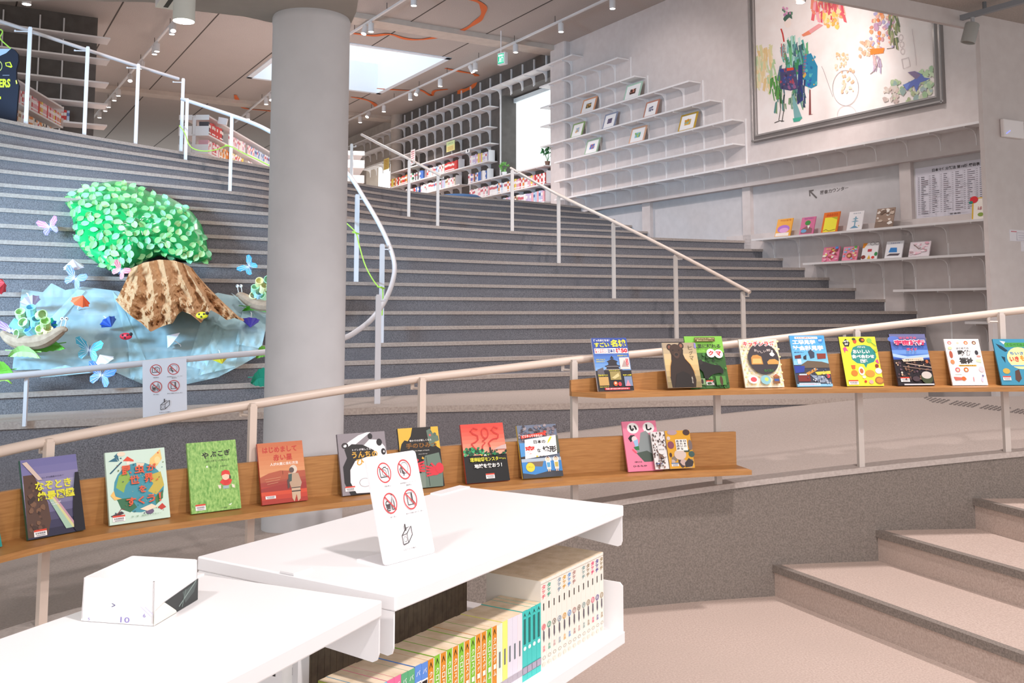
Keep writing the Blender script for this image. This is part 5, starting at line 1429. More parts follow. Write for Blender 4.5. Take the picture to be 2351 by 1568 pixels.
# small paper things
def basis(px, py, lift):
    p = toward(stair_at(px, min(py, 866)), lift)
    if py > 866:
        p = PY(px, py, p.y)
    return p
def umbrella(px, py, c, label, size=0.09, rot=0.0, n=8):
    p = basis(px, py, 0.17)
    ax = V((math.sin(rot), -0.35, math.cos(rot))).normalized()
    t = thing('paper_umbrella', label, 'paper umbrella', p, 'tiny paper umbrellas on the stair')
    a = ax.orthogonal().normalized()
    b2 = ax.cross(a)
    mb = MB()
    rim = []
    for k in range(n * 2):
        w = math.pi * k / n
        r = size * (1.0 if k % 2 == 0 else 0.84)
        rim.append(p + a * r * math.cos(w) + b2 * r * math.sin(w) - ax * (size * 0.1))
    tip = p + ax * size * 0.75
    m1, m2 = mat(c, 0.7), mat('#%02x%02x%02x' % tuple(min(255, int(int(c[i:i+2], 16) * 0.82 + 40)) for i in (1, 3, 5)), 0.7)
    for k in range(n * 2):
        mb.face([rim[k], rim[(k + 1) % (n * 2)], tip], m1 if k % 2 else m2)
    mb.build('canopy', t)
    mb = MB()
    mb.tube([p + ax * size * .7, p - ax * size * 0.95, p - ax * size * 1.05 + a * size * .12], 0.004, mat('#e6e2e0', 0.5), 5)
    mb.build('handle', t)
for px, py, c, lab, sz, ro in ((169, 612, '#c4c4d4', 'white paper umbrella above the blue butterfly left of the tree', .095, 0), (70, 692, '#c3b4de', 'lilac paper umbrella lying near the upper left corner of the tulle', .085, 2.6), (185, 692, '#ee5a28', 'orange paper umbrella on the tulle left of the trunk', .085, .5), (249, 740, '#2f5fd0', 'blue paper umbrella on the tulle beside the trunk', .075, 2.4),
                               (397, 780, '#d9dcea', 'white pleated paper umbrella on the tulle below the trunk', .085, -.9), (576, 737, '#5a4ad0', 'violet paper umbrella standing upside down near the column', .085, 3.1), (238, 830, '#e2e4ea', 'white paper umbrella just above the ramp rail', .09, -.4), (507, 822, '#ecd81e', 'yellow paper umbrella at the ramp rail near the notice sheet', .075, 2.8), (-1, 655, '#d83038', 'red paper umbrella cut off by the left edge', .08, 1.2)):
    umbrella(px, py, c, lab, sz, ro)
def butterfly(px, py, c, c2, label, size=0.085, rot=0.0):
    p = basis(px, py, 0.42 if 270 < px < 290 else 0.15)
    ex, ez = V((math.cos(rot), 0, math.sin(rot))), V((-math.sin(rot), -0.2, math.cos(rot)))
    t = thing('paper_butterfly', label, 'butterfly', p, 'paper butterflies on the stair')
    for s in (-1, 1):
        mb = MB()
        W1 = [(0, 0), (.25, .55), (.75, .85), (1.0, .7), (.9, .3), (.5, .02)]
        W2 = [(0, 0), (.5, .0), (.7, -.3), (.62, -.62), (.4, -.7), (.15, -.4)]
        for W, cc in ((W1, c), (W2, c2)):
            n = len(W)
            mb.face([p + ex * (s * x * size) + ez * (y * size) + V((0, -1, 0)) * (0.025 * x) for x, y in W], mat(cc, 0.7))
            for k in range(1, n - 1):
                x, y = W[k]
                q = p + V((0, -0.003, 0))
                mb.tube([q, q + ex * (s * x * size * .92) + ez * (y * size * .92) + V((0, -1, 0)) * (0.025 * x)], 0.0018, mat('#f2f4fa', 0.7), 3)
        mb.build('wing', t)
    mb = MB()
    mb.tube([p + ez * size * .35, p, p - ez * size * .4], [0.003, 0.006, 0.003], mat('#6a7a9a', 0.7), 6)
    mb.build('body', t)
for a in ((115, 521, '#c07cc4', '#9484d4', 'pink and lilac paper butterfly beside the left end of the tree crown', .10, .3), (172, 640, '#7488d8', '#8494dc', 'periwinkle paper butterfly hanging below the white umbrella', .11, -.5), (277, 622, '#dd7078', '#d88a8e', 'rose pink paper butterfly at the lower edge of the crown, beside the trunk', .09, -.6), (572, 612, '#4fa8d0', '#5cb4d4', 'light blue paper butterfly alone on the steps by the column', .10, .9), (26, 760, '#a078c8', '#ac88d0', 'purple paper butterfly beside the left paper snail', .10, 0),
          (205, 804, '#5cc0dc', '#7accdc', 'turquoise paper butterfly on the tulle just above the ramp rail', .12, -.2), (233, 862, '#5a8ae4', '#86b4ea', 'blue paper butterfly below the ramp rail, left of the notice sheet', .12, -.3)):
    butterfly(*a)
def snail(px, py, label, flip=1, partial=False):
    p = basis(px, py, 0.30)
    t = thing('paper_snail', label, 'paper snail', p, 'paper snails on the stair')
    X, Z, Y = V((flip, 0, 0)), V((0, 0, 1)), V((0, -1, 0))
    mb = MB()
    path = [p + X * x + Z * z for x, z in ((-.27, .03), (-.2, -.02), (-.1, -.05), (.05, -.04), (.14, .0), (.22, .05), (.26, .05))]
    mb.tube(smooth_path(path, 4), [0.012 + 0.05 * math.sin(math.pi * min(1, (i + 2) / 26)) for i in range(25)], noisy('snail_paper_%d' % px, '#9a7f68', '#b0957c', 20, 0.8), 10)
    mb.build('body', t)
    rolls = [(-.12, .17), (-.04, .2), (.04, .17), (-.15, .09), (-.08, .1), (.0, .11), (.08, .1), (-.11, .02), (-.03, .03), (.05, .04), (.1, .03)]
    cols = ['#b9d69a', '#8fc8d8', '#c3dca2', '#93cede', '#b6d4a0', '#8ac4d8', '#b4d88e', '#aed0a0', '#86c0dc', '#cfe0a4', '#e4dca0'] if flip > 0 else ['#e6e2a8', '#a6d4b0', '#e8deA0', '#9ccadc', '#b2d8a4', '#e4dca6', '#a8d6b4', '#e6e0a8', '#b6dcb0', '#a4cfe0', '#e8e2b0']
    for i, (x, z) in enumerate(rolls):
        mb = MB()
        d = V((x * 2.5 + rnd.uniform(-.5, .5), -.6, rnd.uniform(-.2, .9))).normalized()
        c = p + X * x + Z * z
        mb.lathe(c - d * 0.01, [(0.040, -.02), (0.040, 0.055), (0.033, 0.055), (0.033, 0.02)], mat(cols[i], 0.7), 12, d)
        mb.build('paper_roll', t)
    for s in (0.205, 0.24):
        mb = MB()
        q = p + X * s + Z * .08
        mb.tube([q, q + Z * .05 + X * .01], 0.004, mat('#efece8', 0.6), 5)
        mb.ball(q + Z * .06 + X * .01, 0.016, mat('#f4f2f0', 0.6), 8, 6)
        mb.ball(q + Z * .062 + X * .014 + Y * .012, 0.006, mat('#222222', 0.6), 6, 4)
        mb.build('eye_stalk', t)
snail(80, 772, 'paper snail with a shell of green and blue paper rolls, on the left steps', 1)
snail(604, 690, 'paper snail with yellow and green paper-roll shell, partly hidden by the column', -1)
def big_leaf(px, py, c, c2, label, L, Wd, rot, curl=0.05):
    p = basis(px, py, 0.20)
    mb = MB()
    ex, ez = V((math.cos(rot), 0, math.sin(rot))), V((-math.sin(rot), -.5, math.cos(rot)))
    N = 12
    for s in (-1, 1):
        rows = [[], []]
        for i in range(N + 1):
            u = i / N
            w = Wd * math.sin(math.pi * u) ** .7 * (1 + 0.06 * (-1) ** i)
            c0 = p + ex * (L * (u - .5)) + V((0, 0, -curl * (2 * u - 1) ** 2))
            rows[0].append(c0)
            rows[1].append(c0 + ez * (s * w / 2) + V((0, -.02, 0)))
        mb.grid(rows, mat(c if s > 0 else c2, 0.6), s > 0)
    mb.tube([p - ex * L * .62, p + ex * L * .5], 0.004, mat(c2, 0.6), 5)
    tag(mb.build('paper_leaf'), label, 'paper leaf', 'large paper leaves on the stair')
big_leaf(104, 792, '#66b030', '#58a028', 'long bright green paper leaf in front of the left paper snail', .34, .11, .12)
big_leaf(58, 806, '#b4e08c', '#a2d47a', 'pale green paper leaf under the tail of the left snail', .26, .09, -.05)
big_leaf(8, 850, '#7cc042', '#6cb034', 'green paper leaf at the left edge by the ramp rail', .2, .15, .1)
big_leaf(8, 868, '#a8dc5a', '#98cc4a', 'lime paper leaf just under the ramp rail at the left edge', .14, .04, .1)
big_leaf(592, 706, '#5ab02c', '#4ea026', 'green paper leaf under the snail beside the column', .30, .06, -.1)
big_leaf(606, 806, '#78ac3c', '#68a030', 'olive green paper leaf at the ramp rail touching the column', .14, .10, .2)
big_leaf(608, 866, '#1e9a7c', '#188a6e', 'teal paper leaf on the lowest step beside the column', .24, .17, .0)
def bug(px, py, c, label, lift):
    p = basis(px, py, lift)
    t = thing('paper_bug', label, 'paper bug', p, 'small paper bugs')
    mb = MB()
    mb.ball(p, 0.05, mat(c, 0.5), 14, 8, (1.1, .5, .62))
    for a, z in ((-.02, .01), (.022, .012), (.0, -.012)):
        mb.ball(p + V((a, -.024, z)), 0.009, mat('#20181a', 0.5), 8, 5, (1, .5, 1))
    mb.build('body', t)
    mb = MB()
    mb.ball(p + V((.045, -.006, .018)), 0.016, mat('#2a2024', 0.5), 8, 6)
    mb.build('head', t)
bug(289, 772, '#d8283a', 'red paper ladybird on the tulle below the trunk', .15)
bug(464, 724, '#e8d82a', 'yellow spotted paper bug sitting on the brown trunk', .68)
p = basis(116, 746, .16)
t = thing('paper_flower', 'blue and green pleated paper flower on the tulle above the left snail', 'paper flower', p)
for k in range(10):
    w = k * .628
    mb = MB()
    d = V((math.cos(w), -.4, math.sin(w) * .7)).normalized()
    s_ = V((-math.sin(w), 0, math.cos(w)))
    c = '#1f6fd0' if k % 2 else '#2fb48a'
    mb.face([p, p + d * .05 + s_ * .022, p + d * .08, p + d * .05 - s_ * .022], mat(c, 0.6))
    mb.build('petal', t)
mb = MB()
mb.ball(p + V((0, -.03, 0)), 0.02, mat('#d8e8f4', 0.6), 8, 6)
mb.build('centre', t)
# notice sheet hanging from the ramp rail
nl, nr = 327, 428
ys = [PY(nl, 829, d0(nl) - .07), PY(nr, 823, d0(nr) - .07)]
b0 = PY(nl + 1, 963, ys[0].y - .02)
wv = ys[1] - ys[0]
hv = b0 - ys[0]
mb = MB()
nrm = wv.cross(hv).normalized()
if nrm.y > 0:
    nrm = -nrm
mb.box(ys[0], wv, hv, -nrm * 0.001, mat('#e4e6ee', 0.35))
art(mb, lambda u, v, h: ys[0] + wv * u + hv * (1 - v) + nrm * h, notice_items(), 0.0012, 0.0002)
tag(mb.build('notice_sheet'), 'white notice sheet with red prohibition icons hanging from the ramp rail on the left', 'notice')
# ---------------------------------------------------------------- framed pictures and books leaning on the wall shelves
def wall_lean(name, label, cat, BL, BR, TLy, z, off, thick, group, face, back, items=None, frame=None, lean=0.30):
    s0 = WS(*BL, off)[0]
    s1 = WS(*BR, off)[0]
    o = WP(s0, z + 0.002 + thick * math.sin(lean), off)
    wu = WP(s1, z, off) - WP(s0, z, off)
    W = wu.length
    wu = wu.normalized()
    hu = V((0, 0, 1)) * math.cos(lean) - NW * math.sin(lean)
    nn = NW * math.cos(lean) + V((0, 0, 1)) * math.sin(lean)
    lo, hi = 0.05, 0.9
    for _ in range(30):
        mid = (lo + hi) / 2
        if proj(o + hu * mid)[1] > TLy:
            lo = mid
        else:
            hi = mid
    H = min(lo, 0.325)
    t = thing(name, label, cat, o + wu * W / 2, group)
    Fm = lambda u, v, h: o + wu * (u * W) + hu * (v * H) + nn * h
    if frame:
        fw = 0.028
        b = MB()
        for u0, v0, u1, v1 in ((0, 0, W, fw), (0, H - fw, W, H), (0, fw, fw, H - fw), (W - fw, fw, W, H - fw)):
            b.box(o + wu * u0 + hu * v0, wu * (u1 - u0), hu * (v1 - v0), -nn * thick, mat(frame, 0.4))
        b.build('frame', t)
        b = MB()
        b.box(o + wu * fw + hu * fw - nn * 0.006, wu * (W - 2 * fw), hu * (H - 2 * fw), -nn * (thick - 0.008), mat('#f3efec', 0.3))
        art(b, lambda u, v, h: Fm(u, v, h - 0.006), items, 0.001, 0.0004)
        b.build('picture', t)
    else:
        b = MB()
        b.box(o, wu * W, hu * H, -nn * thick, mat(face, 0.3))
        art(b, Fm, items or [], 0.001, 0.0005)
        b.build('cover', t)
        b = MB()
        b.box(o - nn * 0.002 + wu * 0.004, wu * (W - 0.008), hu * (H + 0.0005), -nn * (thick - 0.004), mat('#ebe4da', 0.8))
        b.build('page_block', t)
    return t
rnd = random.Random(5)
def pic(cols, base):
    return [('r', .32, .34, .68, .66, base)] + rblobs(rnd, 14, (.34, .37, .66, .63), cols, (.03, .07), 1.0)
FR = [((1331, 261), (1362, 251), 222, 'r4', '#d89a70', pic(['#c88a4a', '#d8a05a', '#7a5a2a'], '#3c4a2c'), 'orange-framed small picture with green print, upper left of the wall shelves'),
      ((1430, 230), (1466, 220), 187, 'r4', '#a9c8b4', pic(['#c06a4a', '#5a3a2c', '#d8a090'], '#4a2c24'), 'pale green framed picture with brown print, topmost on the wall shelves'),
      ((1475, 267), (1505, 259), 224, 'r3', '#b8806c', pic(['#6a6a80', '#8a8aa0', '#4a4a5c'], '#efeaea'), 'rose-brown framed picture with a small grey print, third row of wall shelves'),
      ((1381, 294), (1409, 285), 256, 'r3', '#8a90a4', pic(['#6a5a80', '#8a7a90', '#4a4460'], '#6a6078'), 'blue-grey framed picture with a violet-grey print'),
      ((1308, 315), (1334, 307), 280, 'r3', '#8aa468', pic(['#8ab0d0', '#d8a050', '#a8c0d8'], '#e4d8c8'), 'olive green framed picture, nearest to the pilaster'),
      ((1555, 299), (1593, 290), 255, 'r2', '#c09a30', pic(['#d89030', '#c8b040', '#8ab0a0'], '#d8a848'), 'ochre-framed picture standing alone at the right of the wall shelves'),
      ((1442, 327), (1476, 318), 287, 'r2', '#d8a888', pic(['#4aa04a', '#7ab84a', '#b8c84a', '#6aa8c0'], '#8ac0c8'), 'pink-brown framed picture with a green landscape print'),
      ((1340, 353), (1369, 345), 317, 'r2', '#a4bca0', pic(['#3a70c8', '#5a90d8', '#d06a4a', '#b8484a'], '#5a88d0'), 'grey-green framed picture with a bright blue print, lowest of the framed ones')]
for BL, BR, ty, key, fc, items, lab in FR:
    wall_lean('framed_picture', lab, 'picture', BL, BR, ty, BOARDS[key][2], 0.19, 0.02, 'small framed pictures on the wall shelves', None, None, items, fc)
bk = lambda n, c, r=(.05, .12): rblobs(rnd, n, (.1, .1, .9, .9), c, r)
WB = [('s1', (1778, 543), (1813, 540), 504, '#e8a020', [('e', .5, .42, .4, .22, '#b070c8'), ('e', .55, .34, .3, .14, '#e0a0d0'), ('r', .04, .02, .9, .2, '#f0e4d8'), ('t', 'サイとぐるぐる', .2, .85, .9, .95, '#c8501c')], 'yellow-orange picture book with purple shape, leftmost on the upper picture book shelf'),
      ('s1', (1834, 538), (1866, 535), 500, '#cf6a90', [('e', .5, .66, .2, .14, '#3a8a3a'), ('p', [(.1, .3), (.5, .5), (.9, .3), (.9, .05), (.1, .05)], '#8a5a60'), ('e', .3, .2, .2, .1, '#6aa0c8'), ('p', [(.5, .5), (.6, .3), (.7, .5)], '#efe8e0'), ('t', 'みどりのこ', .2, .88, .85, .96, '#7a50a8')], 'pink-purple picture book with a green ball on the upper picture book shelf'),
      ('s1', (1884, 534), (1921, 531), 489, '#e0701c', [('r', .12, .02, .9, .74, '#f0e43a'), ('p', [(.5, .74), (.9, .60), (.9, .74)], '#b8b42a'), ('t', 'はるのうた', .2, .80, .9, .93, '#b83018'), ('l', [(.14, .08), (.3, .14), (.5, .06), (.88, .12)], .02, '#8a6a1c')], 'orange and yellow picture book on the upper picture book shelf'),
      ('s1', (1943, 528), (1977, 526), 487, '#efeaea', [('r', .46, .14, .54, .72, '#7aa4b8'), ('p', [(.2, .1), (.5, .24), (.8, .1)], '#6a98b4'), ('p', [(.24, .46), (.5, .52), (.76, .46), (.5, .42)], '#8ab0c0'), ('p', [(.3, .60), (.5, .66), (.7, .60), (.5, .56)], '#8ab0c0'), ('t', 'きのうえ', .3, .86, .8, .92, '#6a7a8a'), ('e', .8, .2, .04, .03, '#c8b05a')], 'white picture book with a grey-blue tree, on the upper picture book shelf'),
      ('s1', (2007, 522), (2048, 518), 480, '#a08878', [('r', 0, .0, 1, .3, '#8a7466')] + bk(16, ['#c8b4a4', '#e8dcd0', '#7a6456', '#f0e8e0'], (.08, .18)), 'glossy brown picture book, last of the five on the upper picture book shelf'),
      ('s2', (1886, 599), (1923, 597), 568, '#e07a98', bk(26, ['#c8404a', '#f0d060', '#f4e8d8', '#8a3a3a', '#e8a0b8']) + [('e', .85, .9, .1, .09, '#4a90d0'), ('t', 'おかし', .2, .78, .7, .9, '#f0d84a')], 'small square pink picture book, leftmost on the lower picture book shelf'),
      ('s2', (1932, 597), (1966, 595), 567, '#ec90a8', bk(24, ['#f0cc50', '#8ab8d8', '#f4e0a0', '#d86a6a']) + [('e', .5, .34, .18, .18, '#a8582c'), ('e', .5, .3, .1, .08, '#e8b088'), ('e', .86, .92, .1, .08, '#4aa84a')], 'small pink and yellow picture book with a brown-haired face'),
      ('s2', (1976, 593), (2012, 592), 559, '#f2eeee', [('p', [(0, 1), (.3, 1), (.1, .7), (0, .7)], '#e89020'), ('o', .6, .95, .14, .1, .15, '#3a3438'), ('o', .9, .95, .12, .1, .15, '#3a3438'), ('r', .36, .46, .62, .62, '#c8404a'), ('e', .14, .14, .14, .12, '#8a3a30'), ('p', [(.4, .02), (.5, .26), (.62, .02)], '#e8b03a'), ('e', .76, .1, .1, .08, '#d83a34'), ('e', .92, .3, .1, .12, '#3a8a4a')], 'white picture book with coloured dots and circles on the lower shelf'),
      ('s2', (2030, 592), (2069, 590), 555, '#f0eef0', [('p', [(.2, .34), (.28, .62), (.66, .6), (.7, .32)], '#3a84c8'), ('p', [(.1, .14), (.3, .26), (.9, .24), (.8, .12)], '#5a5058'), ('t', 'うみのふね', .25, .84, .8, .92, '#4a5aa0')], 'white picture book with a bright blue shape on the lower shelf'),
      ('s2', (2085, 589), (2132, 586), 556, '#eadfe2', bk(22, ['#f4d0d8', '#f8e8ec', '#e8b0be', '#d8c8cc'], (.06, .14)) + [('l', [(.2, .8), (.5, .5), (.9, .4)], .02, '#8a6a64'), ('t', 'さくら', .06, .2, .26, .34, '#c83a50')], 'wide pale pink picture book with blossom twigs, last on the lower shelf')]
for key, BL, BR, ty, c, items, lab in WB:
    wall_lean('picture_book', lab, 'book', BL, BR, ty, BOARDS[key][2], 0.16, 0.014, 'picture books on the right-hand wall shelves', c, None, items)
wall_lean('picture_board', 'white story board with yellow border and red apple, at the edge of the near wall', 'board', (2231, 503), (2300, 497), 455, BOARDS['s1'][2], 0.17, 0.012, None, '#f4ece0', None,
          [('r', 0, 0, .05, 1, '#e0b43a'), ('r', 0, .95, 1, 1, '#e0b43a'), ('t', 'あた', .38, .66, .66, .80, '#6a4a4a', .02), ('t', 'はいった', .2, .42, .85, .58, '#b8606a', .02), ('e', .3, .2, .1, .09, '#8aa048'), ('e', .06, .92, .14, .16, '#d83038'), ('e', -.04, .80, .07, .07, '#2f8a7a')], lean=0.12)
# ---------------------------------------------------------------- rows of books on the dark-wall shelves
PAL = {'white': '#ece8e6', 'cream': '#e6dcc8', 'pink': '#e2a8b0', 'red': '#d03c38', 'orange': '#e08a3a', 'brown': '#8a5a3c', 'green': '#3f8a5c', 'blue': '#4a70b8', 'pale blue': '#b4c8de', 'lilac': '#c8b8d4', 'yellow': '#e2cc58', 'grey': '#a8a4a8', 'dark': '#4a4448'}
BOOKN = [0]
_bm = {}
STUFFB = MB()
def far_book(o, a, d, th, ht, dp, colname, label, group, band):
    far = 'far ' in group or BOOKN[0] >= 297
    b = STUFFB if far else MB()
    BOOKN[0] += 0 if far else 1
    m = mat(PAL[colname], 0.5)
    z = V((0, 0, 1))
    o = o + z * .002
    b.box(o, a * th * 0.93, d * dp, z * ht, m)
    bc = {'white': '#c8606a', 'cream': '#a07a5a', 'red': '#f0e4dc', 'pink': '#f4ecea', 'pale blue': '#5a70a0'}.get(colname, '#efe8e2')
    e = 0.0008
    f = lambda v0, v1, c: b.face([o - d * e + z * (ht * v0), o - d * e + a * th * .93 + z * (ht * v0), o - d * e + a * th * .93 + z * (ht * v1), o - d * e + z * (ht * v1)], mat(c, 0.5))
    if band:
        f(0.55, 0.8, bc)
        f(0.10, 0.22, '#f0eeec')
    if not far:
        tag(b.build('book'), label, 'book', group)
def pick(mix):
    k = rnd.random() * sum(w for _, w in mix)
    for c, w in mix:
        k -= w
        if k <= 0:
            return c
    return mix[-1][0]
MIX_W = [('white', 7), ('pink', 3), ('cream', 3), ('pale blue', 2), ('red', 1), ('grey', 1), ('orange', .6), ('lilac', 1)]
MIX_C = [('orange', 4), ('red', 3), ('cream', 3), ('brown', 3), ('yellow', 1.5), ('white', 2), ('dark', 1)]
def far_row(px0, px1, key, mix, h, phrase, th=(0.045, 0.06), off=0.235, dep=0.17):
    z = BOARDS[key][2]
    sa, sb = WS(px0, 420, off)[0], WS(px1, 420, off)[0]   # sa > sb (left is farther)
    s = sa
    i = 0
    cnt = {}
    while s > sb + 0.02:
        t = min(rnd.uniform(*th), s - sb)
        c = pick(mix)
        i += 1
        far_book(WP(s, z, off), -U, -NW, t, h * rnd.uniform(.88, 1.0), dep, c, '%s book, %s from the left in the %s' % (c, ordinal(i), phrase), phrase, rnd.random() < .7)
        s -= t
def bookend(px, key, h, label, w=0.17, off=0.24):
    z = BOARDS[key][2]
    s = WS(px, 420, off)[0]
    z += .002
    b = MB()
    r = 0.02
    b.prism([WP(s, z, off), WP(s, z, off - w), WP(s, z + h, off - w), WP(s, z + h, off - r), WP(s, z + h - r, off)], U * -0.004, M_WHITE)
    b.prism([WP(s, z + .001, off), WP(s, z + .001, off - w), WP(s + .1, z + .001, off - w), WP(s + .1, z + .001, off)], V((0, 0, 0.002)), M_WHITE) if False else None
    tag(b.build('bookend'), label, 'bookend', 'white metal bookends')
far_row(896, 935, 'd3', MIX_C, .235, 'colourful row left of the handrail', (.06, .085))
far_row(937, 972, 'd3', [('green', 2), ('dark', 1.5), ('white', 2), ('grey', 2), ('blue', 1)], .235, 'green-toned row beside the handrail', (.06, .085))
bookend(975, 'd3', .24, 'white bookend in the middle of the long upper row of books')
far_row(980, 1020, 'd3', MIX_W, .235, 'pale row after the middle bookend', (.06, .085))
far_row(1021, 1049, 'd3', [('red', 6), ('white', 1)], .235, 'red row before the bookend', (.055, .08))
bookend(1052, 'd3', .25, 'white bookend at the end of the red books')
far_row(1079, 1119, 'd3', [('yellow', 2), ('pink', 3), ('lilac', 2), ('white', 3)], .235, 'pastel row under the shelf tag', (.055, .08))
bookend(1121, 'd3', .25, 'white bookend closing the pastel row at the shelf end')
far_row(922, 962, 'd2b', [('white', 2), ('red', 2), ('blue', 3), ('grey', 1)], .22, 'low row behind the handrail post', (.06, .085))
far_row(966, 1044, 'd2b', MIX_W, .23, 'pale row above the blue cushion', (.065, .09))
bookend(1046, 'd2b', .25, 'white bookend at the right end of the row above the blue cushion')
far_row(1075, 1116, 'd2', [('white', 3), ('pink', 3), ('blue', 1.5), ('grey', 1), ('brown', 1)], .225, 'row left of the round plant', (.055, .08))
bookend(1118, 'd2', .25, 'white bookend left of the round potted plant')
far_row(1078, 1123, 'd1', [('white', 4), ('pink', 2), ('red', 1), ('grey', 1)], .23, 'row start under the window', (.055, .08))
far_row(1124, 1172, 'd1', [('white', 6), ('pale blue', 2), ('orange', .6), ('blue', .6)], .23, 'middle row under the window', (.055, .08))
far_row(1178, 1252, 'd1', [('white', 3), ('red', 2), ('pink', 2), ('yellow', 1.4), ('orange', 1)], .24, 'row end under the window', (.055, .08))
bookend(1254, 'd1', .27, 'white bookend closing the long row under the window')
far_row(1150, 1250, 'd0', [('white', 4), ('pale blue', 2), ('lilac', 2), ('cream', 2), ('pink', 1), ('brown', .5)], .25, 'lowest row under the window', (.065, .09))
bookend(1252, 'd0', .27, 'white bookend closing the lowest row under the window')
# notices on those shelves
def wall_card(name, label, pts, key, off, items, base, cat='notice'):
    (x0, y0), (x1, y1) = pts             # left-top / right-bottom pixels
    s0, zt_ = WS(x0, y0, off)
    s1, _ = WS(x1, y0, off)
    _, zb2 = WS(x0, y1, off)
    b = MB()
    o = WP(s0, zb2, off)
    a, z = -U * (s0 - s1), V((0, 0, zt_ - zb2))
    b.box(o, a, -NW * 0.004, z, mat(base, 0.6))
    art(b, lambda u, v, h: o + a * u + z * v + NW * h, items, 0.002, 0.001)
    tag(b.build(name), label, cat)
lines = lambda c, n=5: [('r', .15, .12 + .14 * i, .85, .17 + .14 * i, c) for i in range(n)]
wall_card('notice_card', 'yellow-green notice card standing on the middle of the dark-wall shelves', ((1025, 327), (1044, 350)), 'd4', .262, [('r', 0, .6, 1, 1, '#d4e4a8'), ('t', 'お知らせ', .2, .72, .8, .84, '#5a8a4a')] + lines('#d8a060', 3), '#f0e89a')
wall_card('notice_card', 'orange-yellow notice card hanging by the far left window', ((881, 366), (893, 391)), 'd4', .29, lines('#d89030', 6), '#f4dc7a')
wall_card('notice_card', 'tall white notice strip on the left of the dark-wall shelves', ((943, 345), (953, 379)), 'd4', .29, lines('#c8606a', 6), '#f4eeee')
wall_card('shelf_tag', 'small white shelf tag with a dark mark under the dark-wall shelf', ((1069, 343), (1078, 352)), 'd4', .285, [('r', .4, .2, .7, .8, '#4a4a50')], '#f4f2f0', 'tag')
# ---------------------------------------------------------------- potted plants on the window shelf
def pot_plant(px, label, potc, leafc, r, tall):
    z = BOARDS['r2'][2]
    s = WS(px, 390, .14)[0]
    p = WP(s, z + .002, .14)
    t = thing('potted_plant', label, 'plant', p, 'small plants on the window shelf')
    b = MB()
    b.lathe(p, [(.045, 0), (.06, .09), (.052, .09), (.05, .08)], mat(potc, 0.5), 14)
    b.build('pot', t)
    b = MB()
    if tall:
        for k in range(5):
            a = k * 1.3
            q = p + V((math.cos(a) * .09, -.02, .22 + .03 * k))
            b.tube([p + V((0, 0, .08)), p + V((math.cos(a) * .03, 0, .17)), q], 0.006, mat('#4a7a3c', .6), 5)
    else:
        b.tube([p + V((0, 0, .08)), p + V((0, 0, .16))], 0.008, mat('#6a5a3c', .6), 5)
    b.build('stem', t)
    b = MB()
    rr_ = random.Random(px)
    for k in range(46 if not tall else 30):
        if tall:
            kk = k % 5
            c = p + V((math.cos(kk * 1.3) * .09, -.02, .22 + .03 * kk))
            d = V((rr_.uniform(-1, 1), rr_.uniform(-.6, .6), rr_.uniform(-.5, .8))).normalized()
            L = .10
        else:
            d = V((rr_.gauss(0, 1), rr_.gauss(0, 1), rr_.gauss(0, .8))).normalized()
            c = p + V((0, 0, .20)) + d * r * .5
            L = r * .75
        sd = d.orthogonal().normalized() * L * .28
        b.face([c, c + d * L * .5 + sd, c + d * L, c + d * L * .5 - sd], mat(leafc, .5))
    b.build('leaves', t)
pot_plant(1158, 'round bushy plant in a white pot on the shelf left of the window', '#f0eeee', '#7ab85a', .11, False)
pot_plant(1257, 'leafy plant with thin stems in a brown pot in front of the bright window', '#7a5a4a', '#3f8048', .1, True)
# ---------------------------------------------------------------- low bookcases on the upper floor
ZF = zn(18)
def low_case(label, x1, y0, length, w, books, name, rows=(1.13, .82, .52), lean_x=0.0):
    t = thing('bookcase', label, 'bookcase', (x1 - w / 2, y0 + length / 2, ZF))
    A = V((lean_x, 1, 0)).normalized()
    Bv = V((-A.y, A.x, 0))
    O = V((x1, y0, ZF))
    P = lambda a, q, z: O + A * a + Bv * q + V((0, 0, z))
    hs = (.085, .16, .155, .15)
    for i, z in enumerate(rows + (.2,)):
        b = MB()
        b.box(P(0.005, 0.005, z - .03), A * (length - .01), Bv * (w - .01), V((0, 0, .026)), M_SHELFW)
        b.build('shelf_board', t)
        for a in (0.0, length - 0.006):
            for q0, q1 in ((0.0, w / 2 - .03), (w / 2 + .03, w)):
                b = MB()
                z0 = z - .03 - (0 if i else .05)
                b.box(P(a, q0, z0), A * 0.005, Bv * (q1 - q0), V((0, 0, hs[i])), M_WHITE)
                b.build('end_plate', t)
    for a in [0.02 + k * (length - .08) / max(1, round(length / .92)) for k in range(max(1, round(length / .92)) + 1)]:
        b = MB()
        b.box(P(a, w / 2 - .028, 0), A * .04, Bv * .056, V((0, 0, rows[0])), M_WHITE)
        b.build('upright', t)
    n = 0
    for zi, a0, a1, mix, h, ph in books:
        a = a0
        i = 0
        while a < a1:
            th = rnd.uniform(.045, .065)
            i += 1
            c = pick(mix)
            far_book(P(a, 0.02, rows[zi] if zi < len(rows) else .2), A, Bv, th, h * rnd.uniform(.9, 1), .16, c, '%s book, %s from near end, %s' % (c, ordinal(i), ph), ph, rnd.random() < .8)
            a += th
    return t
YC = 15.5
X1 = XP(470, YC) * 1.0
